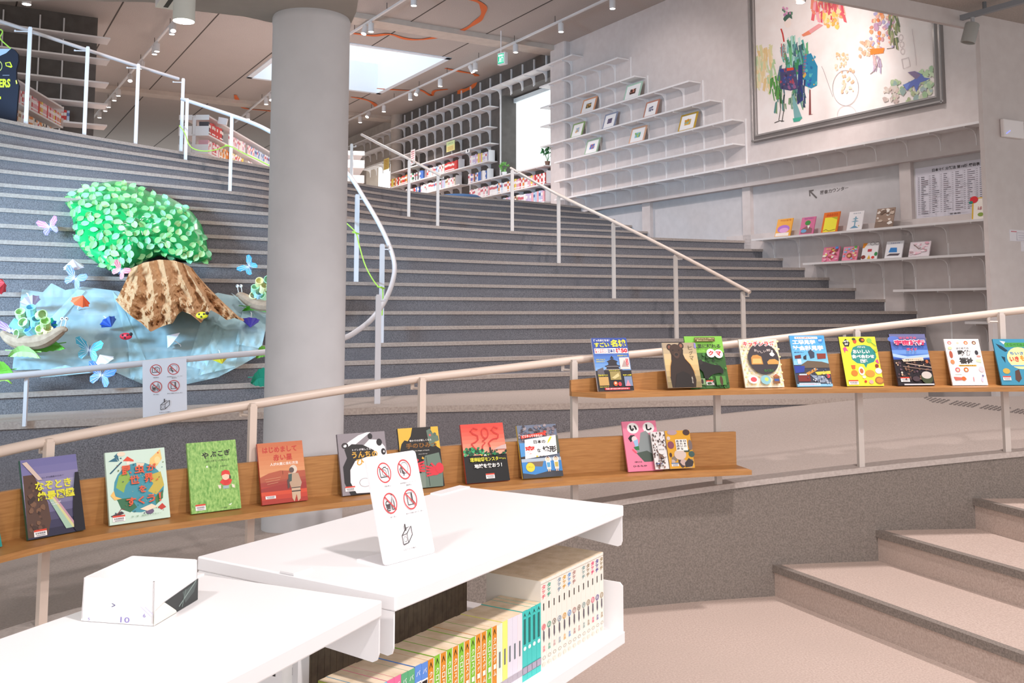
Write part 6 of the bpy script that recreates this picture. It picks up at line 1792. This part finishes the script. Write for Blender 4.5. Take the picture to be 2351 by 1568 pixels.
low_case('low white bookcase on the upper floor, seen end-on behind the guard rail near the column', X1, YC, 5.0, .5, [
    (1, .05, .75, [('red', 5), ('dark', 1)], .22, 'red upper row of the bookcase'), (1, 1.05, 2.0, [('white', 2), ('pink', 2), ('lilac', 1)], .2, 'pink upper row of the low bookcase'), (1, 2.15, 4.8, [('pale blue', 3), ('blue', 1), ('white', 3), ('pink', 1)], .2, 'far upper row of the low bookcase'),
    (2, .05, .55, [('pink', 3), ('red', 1), ('white', 2)], .21, 'pink lower row of the low bookcase'), (2, .6, 1.0, [('cream', 2), ('orange', 1)], .2, 'cream lower row of the low bookcase'), (2, 1.1, 1.9, [('white', 2), ('yellow', 1), ('orange', 1.5)], .2, 'yellow lower row of the low bookcase'), (2, 2.2, 4.8, [('white', 3), ('pale blue', 2), ('pink', 1)], .2, 'far lower row of the low bookcase')], 'a', lean_x=.03)
low_case('low white bookcase on the upper floor, half hidden by the right side of the column', -2.97, 19.1, 2.6, .5, [], 'b', lean_x=-.25)
low_case('low white bookcase on the upper floor at far upper left, behind the dark jersey', XP(50, 13.3), 12.7, 2.2, .5, [(1, .3, 1.2, [('pink', 3), ('white', 2), ('red', 1)], .2, 'near half of the upper-left bookcase'), (1, 1.25, 2.1, [('pink', 2), ('orange', 2), ('yellow', 1), ('red', 1)], .2, 'far half of the upper-left bookcase'), (2, .3, 2.1, [('white', 2), ('orange', 2), ('cream', 2), ('dark', 1)], .2, 'second shelf of the upper-left bookcase')], 'c', lean_x=-.12)
b = MB()
p0, p1 = PY(500, 284, 15.9), PY(522, 286, 15.9)
b.box(PY(499, 283, 15.9), PY(519, 287, 15.9) - PY(499, 283, 15.9), V((0, .05, 0)), V((.02, 0, .11)), M_WHITE)
tag(b.build('shelf_sign'), 'blank white sign block standing on top of the low bookcase near the column', 'sign')
# blue round cushion
b = MB()
pc = PY(1055, 455, 20.3)
b.lathe((pc.x, pc.y, ZF), [(.46, 0), (.52, .05), (.53, .2), (.50, .32), (.40, .375), (.2, .395), (.01, .40)], mat('#2a4f78', 0.8), 36)
tag(b.build('pouf', smooth=True), 'large round dark blue cushion seat at the top of the stair', 'cushion')
# dark alcove with five white boards at the far upper left
VD = V((NW.x * -1, NW.y * -1, 0))
E0 = V((XP(231, 17.6), 17.6, 0))
def EP(a, q, z):                         # a: along the wall to the left, q: depth away from the room
    return E0 - VD * a + U * q + V((0, 0, z))
wm = MB()
wm.box(EP(.18, .30, 3.5), -VD * 7, U * .4, V((0, 0, 3.7)), M_DARK)
struct(wm.build('wall_alcove'))
t = thing('mounted_shelving', 'five long white boards of wall shelving on the dark wall at upper left', 'shelving', EP(1, .1, 4.8))
for i, (x, y) in enumerate(((237, 89), (234, 138), (232, 191), (231.5, 240), (229, 288))):
    z = PN(x, y, E0, U).z
    b = MB()
    b.box(EP(0, -.14, z - .03), -VD * 7, U * .44, V((0, 0, .03)), M_SHELFW)
    b.build('shelf_board', t)
    zl = z
for a in (.75, 1.15, 1.75, 2.2):
    b = MB()
    b.box(EP(a, .27, 3.7), -VD * .025, U * .03, V((0, 0, 3.3)), M_SHELFW)
    b.build('upright', t)
a = .62
i = 0
while a < 1.12:
    th = .05
    i += 1
    c = pick([('red', 2), ('brown', 2), ('white', 2), ('pale blue', 1), ('orange', 1)])
    far_book(EP(a + th, .04, zl), VD, U, th, .24 * rnd.uniform(.9, 1), .17, c, '%s book, %s from right, lowest board at upper left' % (c, ordinal(i)), 'books on the lowest board at upper left', True)
    a += th
# dark jersey on a hanger
YJ = dstep(18, 20) + 0.28
J_ = lambda x, y, d=0.0: PY(x, y, YJ + d)
t = thing('jersey', 'dark navy sleeveless jersey with yellow lettering hanging at the left edge', 'jersey', J_(0, 275))
L = [(-78, 122), (-60, 113), (-50, 111), (-36, 126), (-20, 130), (-4, 128), (10, 118), (22, 110), (32, 113), (41, 124), (42, 140), (37, 160), (37, 180), (43, 196), (40, 230), (36, 280), (-85, 290), (-90, 200), (-82, 180), (-82, 150)]
L[2:8] = [(-50, 111), (-38, 124), (-22, 131), (-4, 130), (14, 122), (26, 111)]
b = MB()
b.prism([J_(x, y) for x, y in L], (0, .03, 0), mat('#171b2c', .8))
fj = lambda u, v, h: J_(u, v) - V((0, h, 0))
YEL = '#d8e028'
art(b, fj, [('t', 'ERS', -2, 201, 24, 181, YEL, .04), ('t', 'SAGA BALL', -34, 178, 22, 174, '#8a94a4') if False else ('r', 6, 172, 22, 174, '#6a7484'), ('p', [(12, 144), (24, 142), (29, 153), (26, 156), (14, 152)], YEL), ('p', [(14, 146), (22, 144), (26, 152), (16, 151)], '#171b2c'), ('o', -2, 152, 8, 12, .2, '#b8c070'), ('r', 0, 222, 3, 228, YEL), ('p', [(36, 185), (39, 184), (41, 192), (38, 194)], '#d8c85a')], .002, .001)
b.build('body', t)
b = MB()
b.prism([J_(x, y, .025) for x, y in ((-50, 112), (26, 112), (14, 124), (-4, 132), (-22, 132), (-38, 126))], (0, .01, 0), mat('#a8bcd4', .8))
b.build('collar_lining', t)
b = MB()
b.tube(smooth_path([J_(x, y, .015) for x, y in ((-4, 72), (2, 68), (6, 73), (3, 80), (0, 85), (3, 92), (16, 104), (28, 114))], 4), .008, M_BRASSGREEN, 6)
tag(b.build('clothes_hanger'), 'green wire hanger holding the dark jersey on the guard rail', 'hanger')

if STUFFB.v:
    so = STUFFB.build('books')
    tag(so, 'remaining rows of small books on the low bookcases of the upper floor', 'books')
    so['kind'] = 'stuff'
print('books', BOOKN)
# ---------------------------------------------------------------- windows
wm = MB()
q = WP(S_W1, 4.55, -.4)
pane = mat('#eaf4f6', 0.6, emit=0.95)
s_b0, s_b1 = sx(1269, -.35), sx(1176, -.35)
zt2 = WS(1220, 222, -.35)[1]
wm.box(WP(s_b0 - .3, 4.4, -.42), U * (s_b1 - s_b0 + .3), NW * .01, V((0, 0, zt2 - 4.4)), pane)
w2 = struct(wm.build('window_2'))
b = MB()
b.box(WP(s_b0 - .3, zt2, -.43), U * (s_b1 - s_b0 + .5), NW * .09, V((0, 0, .10)), mat('#e6ecec', .5))
b.build('blind_box', w2)
b = MB()
b.box(WP(s_b1, 4.4, -.46), U * .12, NW * .05, V((0, 0, zt2 - 4.4)), mat('#cfe8f8', .5, emit=1.4))
b.build('side_gap', w2)
wm = MB()
wm.box(WP(s_a - .3, 3.6, -.45), U * (s_b - s_a + .6), NW * .01, V((0, 0, z_a - 3.6)), mat('#f2f6f4', .6, emit=1.1))
w3 = struct(wm.build('window_3'))
b = MB()
zz_ = WS(860, 388, -.4)[1]
b.box(WP(s_a - .1, zz_, -.42), U * (s_b - s_a - .3), NW * .08, V((0, 0, .10)), mat('#cfd4d4', .5))
b.build('blind_box', w3)
# ---------------------------------------------------------------- track lights
M_LAMP = mat('#fff6ee', .4, emit=14.0)
M_SPOT = mat('#dcd9d8', .4)
def track(label, p0, p1, spots, z=ZC - .16, hang=True):
    A, B_ = PZ(*p0, z), PZ(*p1, z)
    t = thing('track_light', label, 'track light', (A + B_) / 2)
    d = (B_ - A).normalized()
    n = V((-d.y, d.x, 0))
    b = MB()
    b.box(A - n * .02, d * (B_ - A).length, n * .04, V((0, 0, .035)), M_SPOT)
    for k in range(int((B_ - A).length / 1.5) + 1):
        q = A + d * (k * 1.5 + .3)
        b.tube([q + V((0, 0, .03)), q + V((0, 0, ZC - z))], .006, M_JOINT, 5)
    b.build('track', t)
    for x, y, tilt in spots:
        # hang each head below the track at the pixel column
        best = min((abs(proj(A + d * (i * .05))[0] - x), i) for i in range(int((B_ - A).length / .05) + 2))
        q = A + d * (best[1] * .05)
        ax = V((tilt[0], tilt[1], -1)).normalized()
        top = q - V((0, 0, .035))
        b = MB()
        b.tube([q + V((0, 0, 0.0)), top], .014, M_SPOT, 6)
        b.lathe(top, [(.05, 0), (.055, .01), (.055, .165), (.046, .165), (.044, .15)], M_SPOT, 16, ax)
        o = b.build('spotlight', t, smooth=True)
        b = MB()
        c = top + ax * .1655
        a1 = ax.orthogonal().normalized()
        a2 = ax.cross(a1)
        b.face([c + a1 * .046 * math.cos(k * .3927) + a2 * .046 * math.sin(k * .3927) for k in range(16)], M_LAMP)
        b.build('lens', o)
    return t
dn = (0, 0)
tw = (-.35, -.55)
track('long ceiling track with many spotlights along the wall shelving on the right', (797, 279), (1490, -45), [(x, 0, tw if x in (797, 960, 848) else ((.5, -.1) if x == 1078 else dn)) for x in (797, 827, 848, 881, 942, 960, 1010, 1078, 1091, 1183, 1289, 1405)])
track('ceiling track with spotlights at upper left between guard rail and column', (398, 52), (206, 281), [(x, 0, (.2, -.5) if x in (405, 299) else dn) for x in (396, 405, 361, 355, 327, 299, 272, 263, 250, 242, 229)])
track('short ceiling track passing in front of the skylight beside the column', (800, 82), (965, -22), [(841, 0, (-.2, -.3)), (851, 0, dn), (949, 0, dn)])
track('ceiling track just left of the column, below the orange line', (540, 282), (628, 208), [(570, 0, dn), (612, 0, dn), (621, 0, (.2, -.3))])
# near ceiling on the right: track with one grey spotlight aimed at the wall
zt_ = znc - .12
A, B_ = PZ(2207, 47, zt_), PZ(2420, -12, zt_)
t = thing('track_light', 'near ceiling track with one grey spotlight at the top right corner', 'track light', A)
d = (B_ - A).normalized()
n = V((-d.y, d.x, 0))
b = MB()
b.box(A - n * .025, d * (B_ - A).length, n * .05, V((0, 0, .05)), mat('#8a8d92', .4))
b.tube([A + d * .25 + V((0, 0, .05)), A + d * .25 + V((0, 0, .14))], .02, mat('#6a6d70', .5), 8)
b.build('track', t)
q = A + d * .12
ax = V((-.25, .1, -1)).normalized()
b = MB()
b.tube([q, q - V((0, 0, .06))], .02, mat('#b0aeb0', .5), 8)
b.lathe(q - V((0, 0, .06)), [(.06, 0), (.068, .015), (.068, .20), (.058, .20), (.056, .18)], mat('#a3a19c', .5), 20, ax)
b.build('spotlight', t, smooth=True)
# spotlight seen at the top of the painting
p = PY(1838, 6, 12.2)
t = thing('spotlight', 'grey spotlight at the top of the picture, in front of the painting', 'spotlight', p)
b = MB()
b.lathe(p, [(.06, 0), (.07, .02), (.07, .22), (.03, .23), (.02, .4)], mat('#6e6a66', .5), 20)
b.build('housing', t, smooth=True)
b = MB()
b.face([p + V((.055 * math.cos(k * .3927), .055 * math.sin(k * .3927), -.001)) for k in range(16)], M_LAMP)
b.build('lens', t)
# white cylinder downlight and slot fixture under the soffit
p = PY(422, 49, 4.75)
t = thing('downlight', 'white cylinder downlight hanging from the soffit at the top left', 'downlight', p)
b = MB()
b.lathe(p, [(.052, .0), (.054, 0.0), (.054, ZS - p.z), (.05, ZS - p.z)], mat('#dcdfd8', .4), 32)
b.build('housing', t, smooth=True)
b = MB()
b.face([p + V((.0515 * math.cos(k * .2618), .0515 * math.sin(k * .2618), -.001)) for k in range(24)], mat('#fffaf4', .4, emit=9.0))
b.build('lens', t)
b = MB()
A, B_ = PZ(378, 20, ZS - .05), PZ(402, -14, ZS - .05)
d = (B_ - A)
n = V((-d.y, d.x, 0)).normalized()
b.box(A - n * .05, d, n * .1, V((0, 0, .05)), M_WHITE)
b.box(A - n * .012 + V((0, 0, -.001)) + d * .1, d * .9, n * .024, V((0, 0, .002)), mat('#3a2a24', .6))
tag(b.build('slot_fixture'), 'white slot fixture under the soffit, left of the cylinder downlight', 'ceiling fixture')
# small white ceiling lamp at the far upper left
p = PY(61, 10, 16.0)
t = thing('spotlight', 'small white spotlight in front of the dark wall at the upper left corner', 'spotlight', p)
b = MB()
b.lathe(p, [(.07, 0), (.075, .0), (.06, .2), (.02, .25), (.02, .9)], M_SPOT, 16)
b.build('housing', t, smooth=True)
b = MB()
b.face([p + V((.07 * math.cos(k * .3927), .07 * math.sin(k * .3927), -.001)) for k in range(16)], M_LAMP)
b.build('lens', t)
# ---------------------------------------------------------------- exit sign
p = PY(1150, 148, 18.6)
t = thing('exit_sign', 'green lit exit sign hanging under the ceiling above the wall shelving', 'exit sign', p)
ex = V((.75, -.66, 0)).normalized()
ny = V((ex.y, -ex.x, 0))
if ny.y > 0:
    ny = -ny
b = MB()
b.box(p - ex * .09 + ny * -.08, ex * .20, ny * .08, V((0, 0, .24)), M_WHITE)
b.tube([p + V((0, 0, .24)), V((p.x, p.y, ZC))], .01, M_WHITE, 6)
b.build('housing', t)
b = MB()
f = lambda u, v, h: p - ex * .08 + ex * (.16 * u) + V((0, 0, .02 + .20 * v)) + ny * (h + .001)
g = mat('#22b88a', .4, emit=.55)
wv_ = mat('#f2fff8', .4, emit=.9)
art(b, f, [('r', 0, 0, 1, 1, g), ('t', '非常口', .08, .70, .92, .92, wv_, .02), ('r', .56, .12, .90, .62, wv_), ('r', .62, .12, .84, .55, g), ('e', .36, .58, .06, .06, wv_), ('p', [(.28, .50), (.46, .50), (.44, .30), (.30, .30)], wv_), ('p', [(.32, .32), (.40, .32), (.22, .10), (.15, .14)], wv_), ('p', [(.38, .32), (.46, .32), (.52, .12), (.46, .10)], wv_), ('p', [(.44, .5), (.58, .42), (.56, .37), (.42, .44)], wv_)], .001, .001)
b.build('panel', t)
# ---------------------------------------------------------------- orange line drawn across the ceiling
M_OR = mat('#dc6a2a', .7)
t = thing('painted_line', 'looping orange line painted across the board ceiling around the skylight', 'painted line', PZ(1000, 120, ZC - .012))
def ribbon(pts, w=.055, wall=False):
    b = MB()
    P = smooth_path([PN(x, y, W0 + NW * -.012, NW) if wall else PZ(x, y, ZC - .012) for x, y in pts], 5)
    L, R_ = [], []
    for i, p in enumerate(P):
        d = (P[min(i + 1, len(P) - 1)] - P[max(i - 1, 0)]).normalized()
        n = d.cross(NW).normalized() if wall else V((-d.y, d.x, 0))
        ww = w * (.7 + .5 * math.sin(i * .35) ** 2)
        L.append(p + n * ww)
        R_.append(p - n * ww)
    b.grid([L, R_], M_OR)
    b.build('stroke', t)
ribbon([(1050, -8), (1080, -2), (1104, 8), (1111, 23), (1104, 41), (1086, 56), (1061, 70), (1037, 75), (1005, 85), (965, 91), (930, 89), (895, 79), (855, 82), (812, 77)])
ribbon([(1022, 157), (1060, 165), (1088, 170), (1096, 175)], .05)
ribbon([(1097, 182), (1088, 196), (1068, 207), (1050, 211)], .05, True)
ribbon([(865, 203), (900, 206), (940, 208), (965, 207), (984, 217), (992, 219), (998, 209), (1028, 205)], .05)
ribbon([(806, 223), (830, 227), (850, 233), (862, 242), (862, 249)], .05)
ribbon([(540, 218), (545, 230), (553, 243), (567, 250), (600, 253), (640, 257)], .05)
ribbon([(800, 268), (818, 266), (835, 258)], .04)
# ---------------------------------------------------------------- the big painting
sL, zB = WS(1727, 328, .05)
sR, _ = WS(2167, 238, .05)
zTop = 6.75
t = thing('painting', 'large framed painting of children in pale watercolour tones, high on the right wall', 'painting', WP((sL + sR) / 2, zB, .03))
b = MB()
M_FR = mat('#8d8886', .35, .6)
M_FR2 = mat('#cfcac8', .25, .7)
fw = .11
for s0, s1, z0_, z1_ in ((sL, sR, zB, zB + fw), (sL, sR, zTop - fw, zTop), (sL, sL - fw, zB + fw, zTop - fw), (sR + fw, sR, zB + fw, zTop - fw)):
    b.box(WP(s0, z0_, 0.0), U * (s1 - s0), NW * .06, V((0, 0, z1_ - z0_)), M_FR)
for s0, s1, z0_, z1_ in ((sL, sR, zB + .012, zB + .035), (sL - fw * .8, sR + fw * .8, zB + fw - .025, zB + fw), (sL - .012, sL - .035, zB, zTop), (sR + .012, sR + .035, zB, zTop), (sL - fw + .025, sL - fw, zB + fw, zTop - fw), (sR + fw - .025, sR + fw, zB + fw, zTop - fw)):
    b.box(WP(s0, z0_, 0.06), U * (s1 - s0), NW * .012, V((0, 0, z1_ - z0_)), M_FR2)
b.build('frame', t)
b = MB()
M_CANV = noisy('canvas', '#efe3dd', '#f4ebe6', 4, .6)
wbox(b, sL - fw, sR + fw, zB + fw, zTop - fw, 0.0, .03, M_CANV)
rnd = random.Random(17)
def blobs(n, box, cols, r, asp=1.3):
    return rblobs(rnd, n, box, cols, r, asp)
def streaks(n, box, cols, w=(1, 3), l=(10, 26)):
    out = []
    for i in range(n):
        x, y = rnd.uniform(box[0], box[2]), rnd.uniform(box[1], box[3])
        ww, ll = rnd.uniform(*w), rnd.uniform(*l)
        k = rnd.uniform(-.25, .25) * ll
        out.append(('p', [(x - ww, y), (x + ww * .6, y - ll * .1), (x + ww + k, y + ll), (x - ww * .5 + k, y + ll * .9)], rnd.choice(cols)))
    return out
it = []
it += streaks(70, (1736, 100, 1772, 190), ['#f0dcb4', '#ecd2a0', '#e8c890', '#f2e0c4', '#dfd8a8'], (1.5, 4), (14, 34))
it += streaks(26, (1738, 130, 1790, 180), ['#c8d8a8', '#b8d0a0', '#d8dcb4'], (1, 3), (10, 30))
it += streaks(90, (1792, 84, 1856, 190), ['#8ac0b8', '#5aa89a', '#a8d0c4', '#6ab07a', '#4a8a6a', '#c8e0d8', '#88b0c0', '#5a7a80'], (1.5, 4), (14, 40))
it += streaks(40, (1822, 100, 1850, 160), ['#4a6a78', '#3f8a5a', '#6aa8a0', '#2f6a5a'], (1.5, 4), (12, 36))
it += streaks(40, (1782, 190, 1850, 240), ['#4a7a5a', '#8aa890', '#5a8a88', '#7a9a70', '#3a5a5a'], (1, 3), (12, 30))
it += streaks(24, (1770, 175, 1795, 215), ['#5a9a4a', '#7aa85a', '#4a7a4a'], (1.5, 3.5), (12, 30))
it += [('p', [(1791, 158), (1826, 155), (1833, 204), (1815, 208), (1791, 204)], '#4a4a6e')] + blobs(36, (1792, 160, 1831, 203), ['#6a4a78', '#3f4a8a', '#8a5a80', '#5a6a9a', '#3a3a5a', '#a84a5a'], (1.5, 4))
it += [('p', [(1844, 128), (1862, 122), (1877, 152), (1876, 196), (1862, 203), (1846, 196)], '#2f86a8')] + blobs(22, (1846, 130, 1875, 200), ['#4a9ab4', '#2a6a98', '#3a58b0', '#d0a850', '#5ab0b0'], (1.5, 4))
it += [('p', [(1833, 150), (1842, 148), (1844, 230), (1830, 240)], '#2f3a78')] + streaks(16, (1828, 180, 1850, 225), ['#3a3a60', '#4a5a70', '#2a4a48'], (1, 3), (12, 30))
it += [('p', [(1806, 156), (1822, 155), (1822, 161), (1806, 163)], '#d84a38'), ('l', [(1793, 66), (1797, 78), (1800, 96)], 1.6, '#c8403a', 1), ('e', 1808, 52, 8, 12, '#f3e2d8'), ('p', [(1798, 44), (1804, 30), (1816, 26), (1819, 44), (1812, 40), (1802, 50)], '#4a6a5a')] + blobs(12, (1793, 18, 1818, 34), ['#e0a0c0', '#c88ab0', '#5a8a6a'], (2, 4))
it += [('l', [(1794, 100), (1795, 130)], 1.0, '#c8605a', 1)] + [('o', 1800 + 1.5 * (k % 2), 106 + 6 * k, 2, 2, .4, '#c8605a') for k in range(6)] + [('o', 1850 - k * .8, 126 + 7 * k, 2.4, 2.4, .4, '#c04a5a') for k in range(7)]
it += [('l', [(1790, 206), (1792, 250), (1788, 276)], .8, '#4a4440', 1), ('l', [(1800, 206), (1800, 250), (1795, 280)], .8, '#4a4440', 1), ('p', [(1820, 214), (1830, 240), (1842, 272), (1824, 276), (1820, 240)], '#7aa8a8'), ('l', [(1778, 282), (1790, 277), (1800, 278)], .8, '#4a4440', 1), ('p', [(1858, 205), (1861, 206), (1862, 262), (1868, 262), (1857, 264)], '#8a4a48'), ('p', [(1820, 272), (1842, 268), (1836, 278), (1822, 280)], '#4aa890')]
it += streaks(90, (1866, -10, 1934, 34), ['#e86a70', '#f0907a', '#f4b07a', '#f0c8a0', '#e05a68', '#f6d2b0', '#f2a8b0'], (2, 5), (10, 30)) + blobs(22, (1890, 26, 1926, 62), ['#f4d070', '#f0b860', '#f6e0a8'], (2, 6)) + [('p', [(1853, 72), (1880, 54), (1890, 58), (1860, 78)], '#eaa0a0'), ('p', [(1840, 80), (1856, 70), (1862, 78), (1844, 84)], '#e88a6a')]
it += blobs(60, (1998, 24, 2050, 116), ['#f0a878', '#e89a80', '#f0b8a8', '#d8a4a4', '#e88a58', '#c8a0b8', '#b8b0d0', '#f4c8a0'], (2, 6)) + [('p', [(1997, 112), (2030, 110), (2028, 122), (1998, 126)], '#ee8a3a')] + streaks(30, (2040, 26, 2062, 96), ['#8a9a6a', '#a8a878', '#b8b090', '#6a7a5a'], (1, 3), (10, 28)) + blobs(24, (1972, 96, 1996, 130), ['#f2c0a0', '#f4ccb0', '#f0b090'], (2, 5))
it += streaks(16, (2004, 124, 2022, 150), ['#c8b0c4', '#d8b8b4', '#b8a8c0'], (1, 2.5), (8, 24)) + [('l', [(2020, 134), (2010, 160), (1998, 170)], .7, '#8a7a80', 1), ('l', [(2036, 112), (2052, 110), (2052, 88)], .7, '#6a5a50', 1)]
it += blobs(30, (1918, 118, 1946, 160), ['#f0c8a0', '#f2d0b0', '#eec090', '#f0d8c0'], (1.5, 4)) + blobs(26, (1932, 160, 1962, 212), ['#f0c4a0', '#f2d0b4', '#eeb898', '#f0d4c0'], (1.5, 4))
it += [('o', 1941, 202, 30, 41, .025, '#a89a9a'), ('l', [(1912, 222), (1890, 160), (1886, 152)], .5, '#a89a9a', 1), ('o', 1944, 262, 22, 20, .03, '#c0b4b8'), ('o', 2068, 86, 5, 7, .15, '#c4b4b4'), ('o', 2070, 102, 5, 7, .15, '#c4b4b4'), ('o', 2072, 118, 5, 7, .15, '#c4b4b4'), ('l', [(2070, 136), (2086, 132), (2090, 152), (2074, 158), (2070, 136)], .5, '#b8a8a8', 1), ('l', [(2094, 66), (2100, 110), (2104, 150)], .4, '#c8b8b8', 1)]
it += blobs(80, (2044, 186, 2138, 238), ['#b8c8a0', '#a0bc94', '#c8d0b0', '#9ab0a8', '#b0b890', '#c8c4b4', '#a8b8b8'], (2, 7)) + blobs(30, (2110, 156, 2144, 200), ['#b8d0a8', '#a8c4a0', '#c8d8b8'], (2, 6)) + blobs(24, (2030, 200, 2060, 240), ['#d4c0b4', '#c8b4ac', '#d8ccc0'], (2, 6))
it += [('p', [(2073, 195), (2096, 184), (2112, 172), (2104, 165), (2088, 165), (2100, 163), (2116, 170), (2122, 178), (2136, 180), (2126, 185), (2112, 190), (2104, 212), (2098, 196), (2082, 208)], '#6a78b8'), ('p', [(2084, 166), (2100, 163), (2114, 172), (2104, 182)], '#8a7a98'), ('p', [(2074, 194), (2090, 190), (2082, 206)], '#7a90d0')]
clip = lambda x: x
art(b, lambda u, v, h: PN(min(max(u, 1735), 2148), v, W0 + NW * (.03 + h), NW), it, .001, .000018)
b.build('canvas', t)
# ---------------------------------------------------------------- wall sign, classification poster, access point, papers
pan = lambda u, v, h: PN(u, v, W0 + NW * (-.118 + h), NW)
b = MB()
GREY = '#6e6866'
art(b, pan, [('p', [(1857, 437), (1868, 435), (1868, 438), (1863, 440), (1876, 453), (1874, 456), (1860, 442), (1861, 450), (1858, 451)], GREY)], .001, .0005)
for i, ch in enumerate('図書カウンター'):
    x = 1883 + 9.4 * i
    y = 447 - i * 1.75
    vs, fs = txt(ch, .02)
    b.raw([pan(x + 8.2 * a, y - 8.6 * (c if ch not in 'ー' else .45 + .1 * c) - 1.75 * a * .9, .001) for a, c in vs], fs, mat(GREY, .6))
so = b.build('wall_sign')
tag(so, 'grey arrow sign lettered on the recessed wall panel', 'sign')
b = MB()
TLp, BLp = WS(2099.5, 387, -.1), WS(2098, 504, -.1)
s_r = WS(2290, 400, -.1)[0]
o = WP(TLp[0], BLp[1], -.118)
a_, z_ = -U * (TLp[0] - s_r), V((0, 0, TLp[1] - BLp[1]))
b.box(o, a_, NW * .006, z_, mat('#dcd8e0', .4))
it = [('t', '日本十進分類法 第10版 綱目表', .22, .885, .80, .95, '#3a3436', .03), ('t', '佐賀図書館' if False else '図書館', .42, .03, .55, .06, '#4a4446')]
for c in range(6):
    u0 = .035 + .158 * c
    it.append(('r', u0 - .012, .06, u0 - .010, .84, '#b8b2ba'))
    for r in range(20):
        v = .80 - r * .0375
        it.append(('r', u0, v, u0 + .02, v + .012, '#9a949c'))
        it.append(('r', u0 + .04, v, u0 + .04 + rnd.choice((.03, .045, .06, .09)), v + .013, rnd.choice(('#6a646a', '#7a6a70', '#58525a'))))
art(b, lambda u, v, h: o + a_ * u + z_ * v + NW * (.006 + h), it, .001, .0006)
tag(b.build('poster'), 'white classification table poster on the wall panel, partly hidden by the near wall', 'poster')
fw_ = lambda u, v, h: NP(u, v, h)
p00, p10, p01 = NP(2296, 315, .0), NP(2342, 310, .0), NP(2292, 273, .0)
b = MB()
xx = (p10 - p00)
xx.z = 0
hh = (p01.z - p00.z)
t = thing('wireless_unit', 'small white square wireless unit with blue lights on the near right wall', 'wireless unit', p00)
b.box(p00 + NN * .003, xx, NN * .047, V((0, 0, hh)), mat('#eee6e4', .4))
b.build('housing', t, bevel=.012)
for k in range(4):
    b = MB()
    q = p00 + NN * .0505 + xx * (.10 + .055 * k) + V((0, 0, hh * (.17 + .055 * k)))
    b.box(q, xx * .03, NN * .002, V((0, 0, hh * .035)), mat('#5a6aff', .4, emit=2.0))
    b.build('status_light', t)
def wall_paper(label, x0, y0, x1, y1, items):
    b = MB()
    A = NP(x0, y1)
    X = NP(x1, y1) - A
    X.z = 0
    H = NP(x0, y0).z - A.z
    b.box(A, X, NN * .003, V((0, 0, H)), mat('#ded8dc', .5))
    art(b, lambda u, v, h: A + X * u + V((0, 0, H * v)) + NN * (.003 + h), items, .001, .0005)
    tag(b.build('notice_sheet'), label, 'notice')
wall_paper('wide white notice sheet on the near right wall at the right edge', 2318, 527, 2372, 553, [('r', .06, .8, .3, .88, '#c8606a'), ('l', [(.3, .1), (.3, .75), (.95, .75), (.95, .1), (.3, .1)], .006, '#9a94a8', .5), ('r', .36, .5, .9, .54, '#b8b2c0'), ('r', .36, .3, .9, .34, '#b8b2c0')])
wall_paper('narrow white notice sheet below the wide one at the right edge', 2344, 555, 2390, 577, [('r', .2, .5, .8, .56, '#9a94a8')])
# tactile dots on the landing
b = MB()
for i in range(26):
    for j in range(5):
        p = PZ(2128 + i * 10 + j * 6 - 10, 911 + i * 1.3 + j * 3.0, ZP + .004)
        if (i + j) % 7:
            b.lathe(p, [(.012, 0), (.009, .005), (.002, .006)], mat('#6f6662', .7), 6)
st = b.build('tactile_dots')
tag(st, 'strip of small grey tactile dots on the landing carpet at the right', 'tactile strip')
st['kind'] = 'stuff'
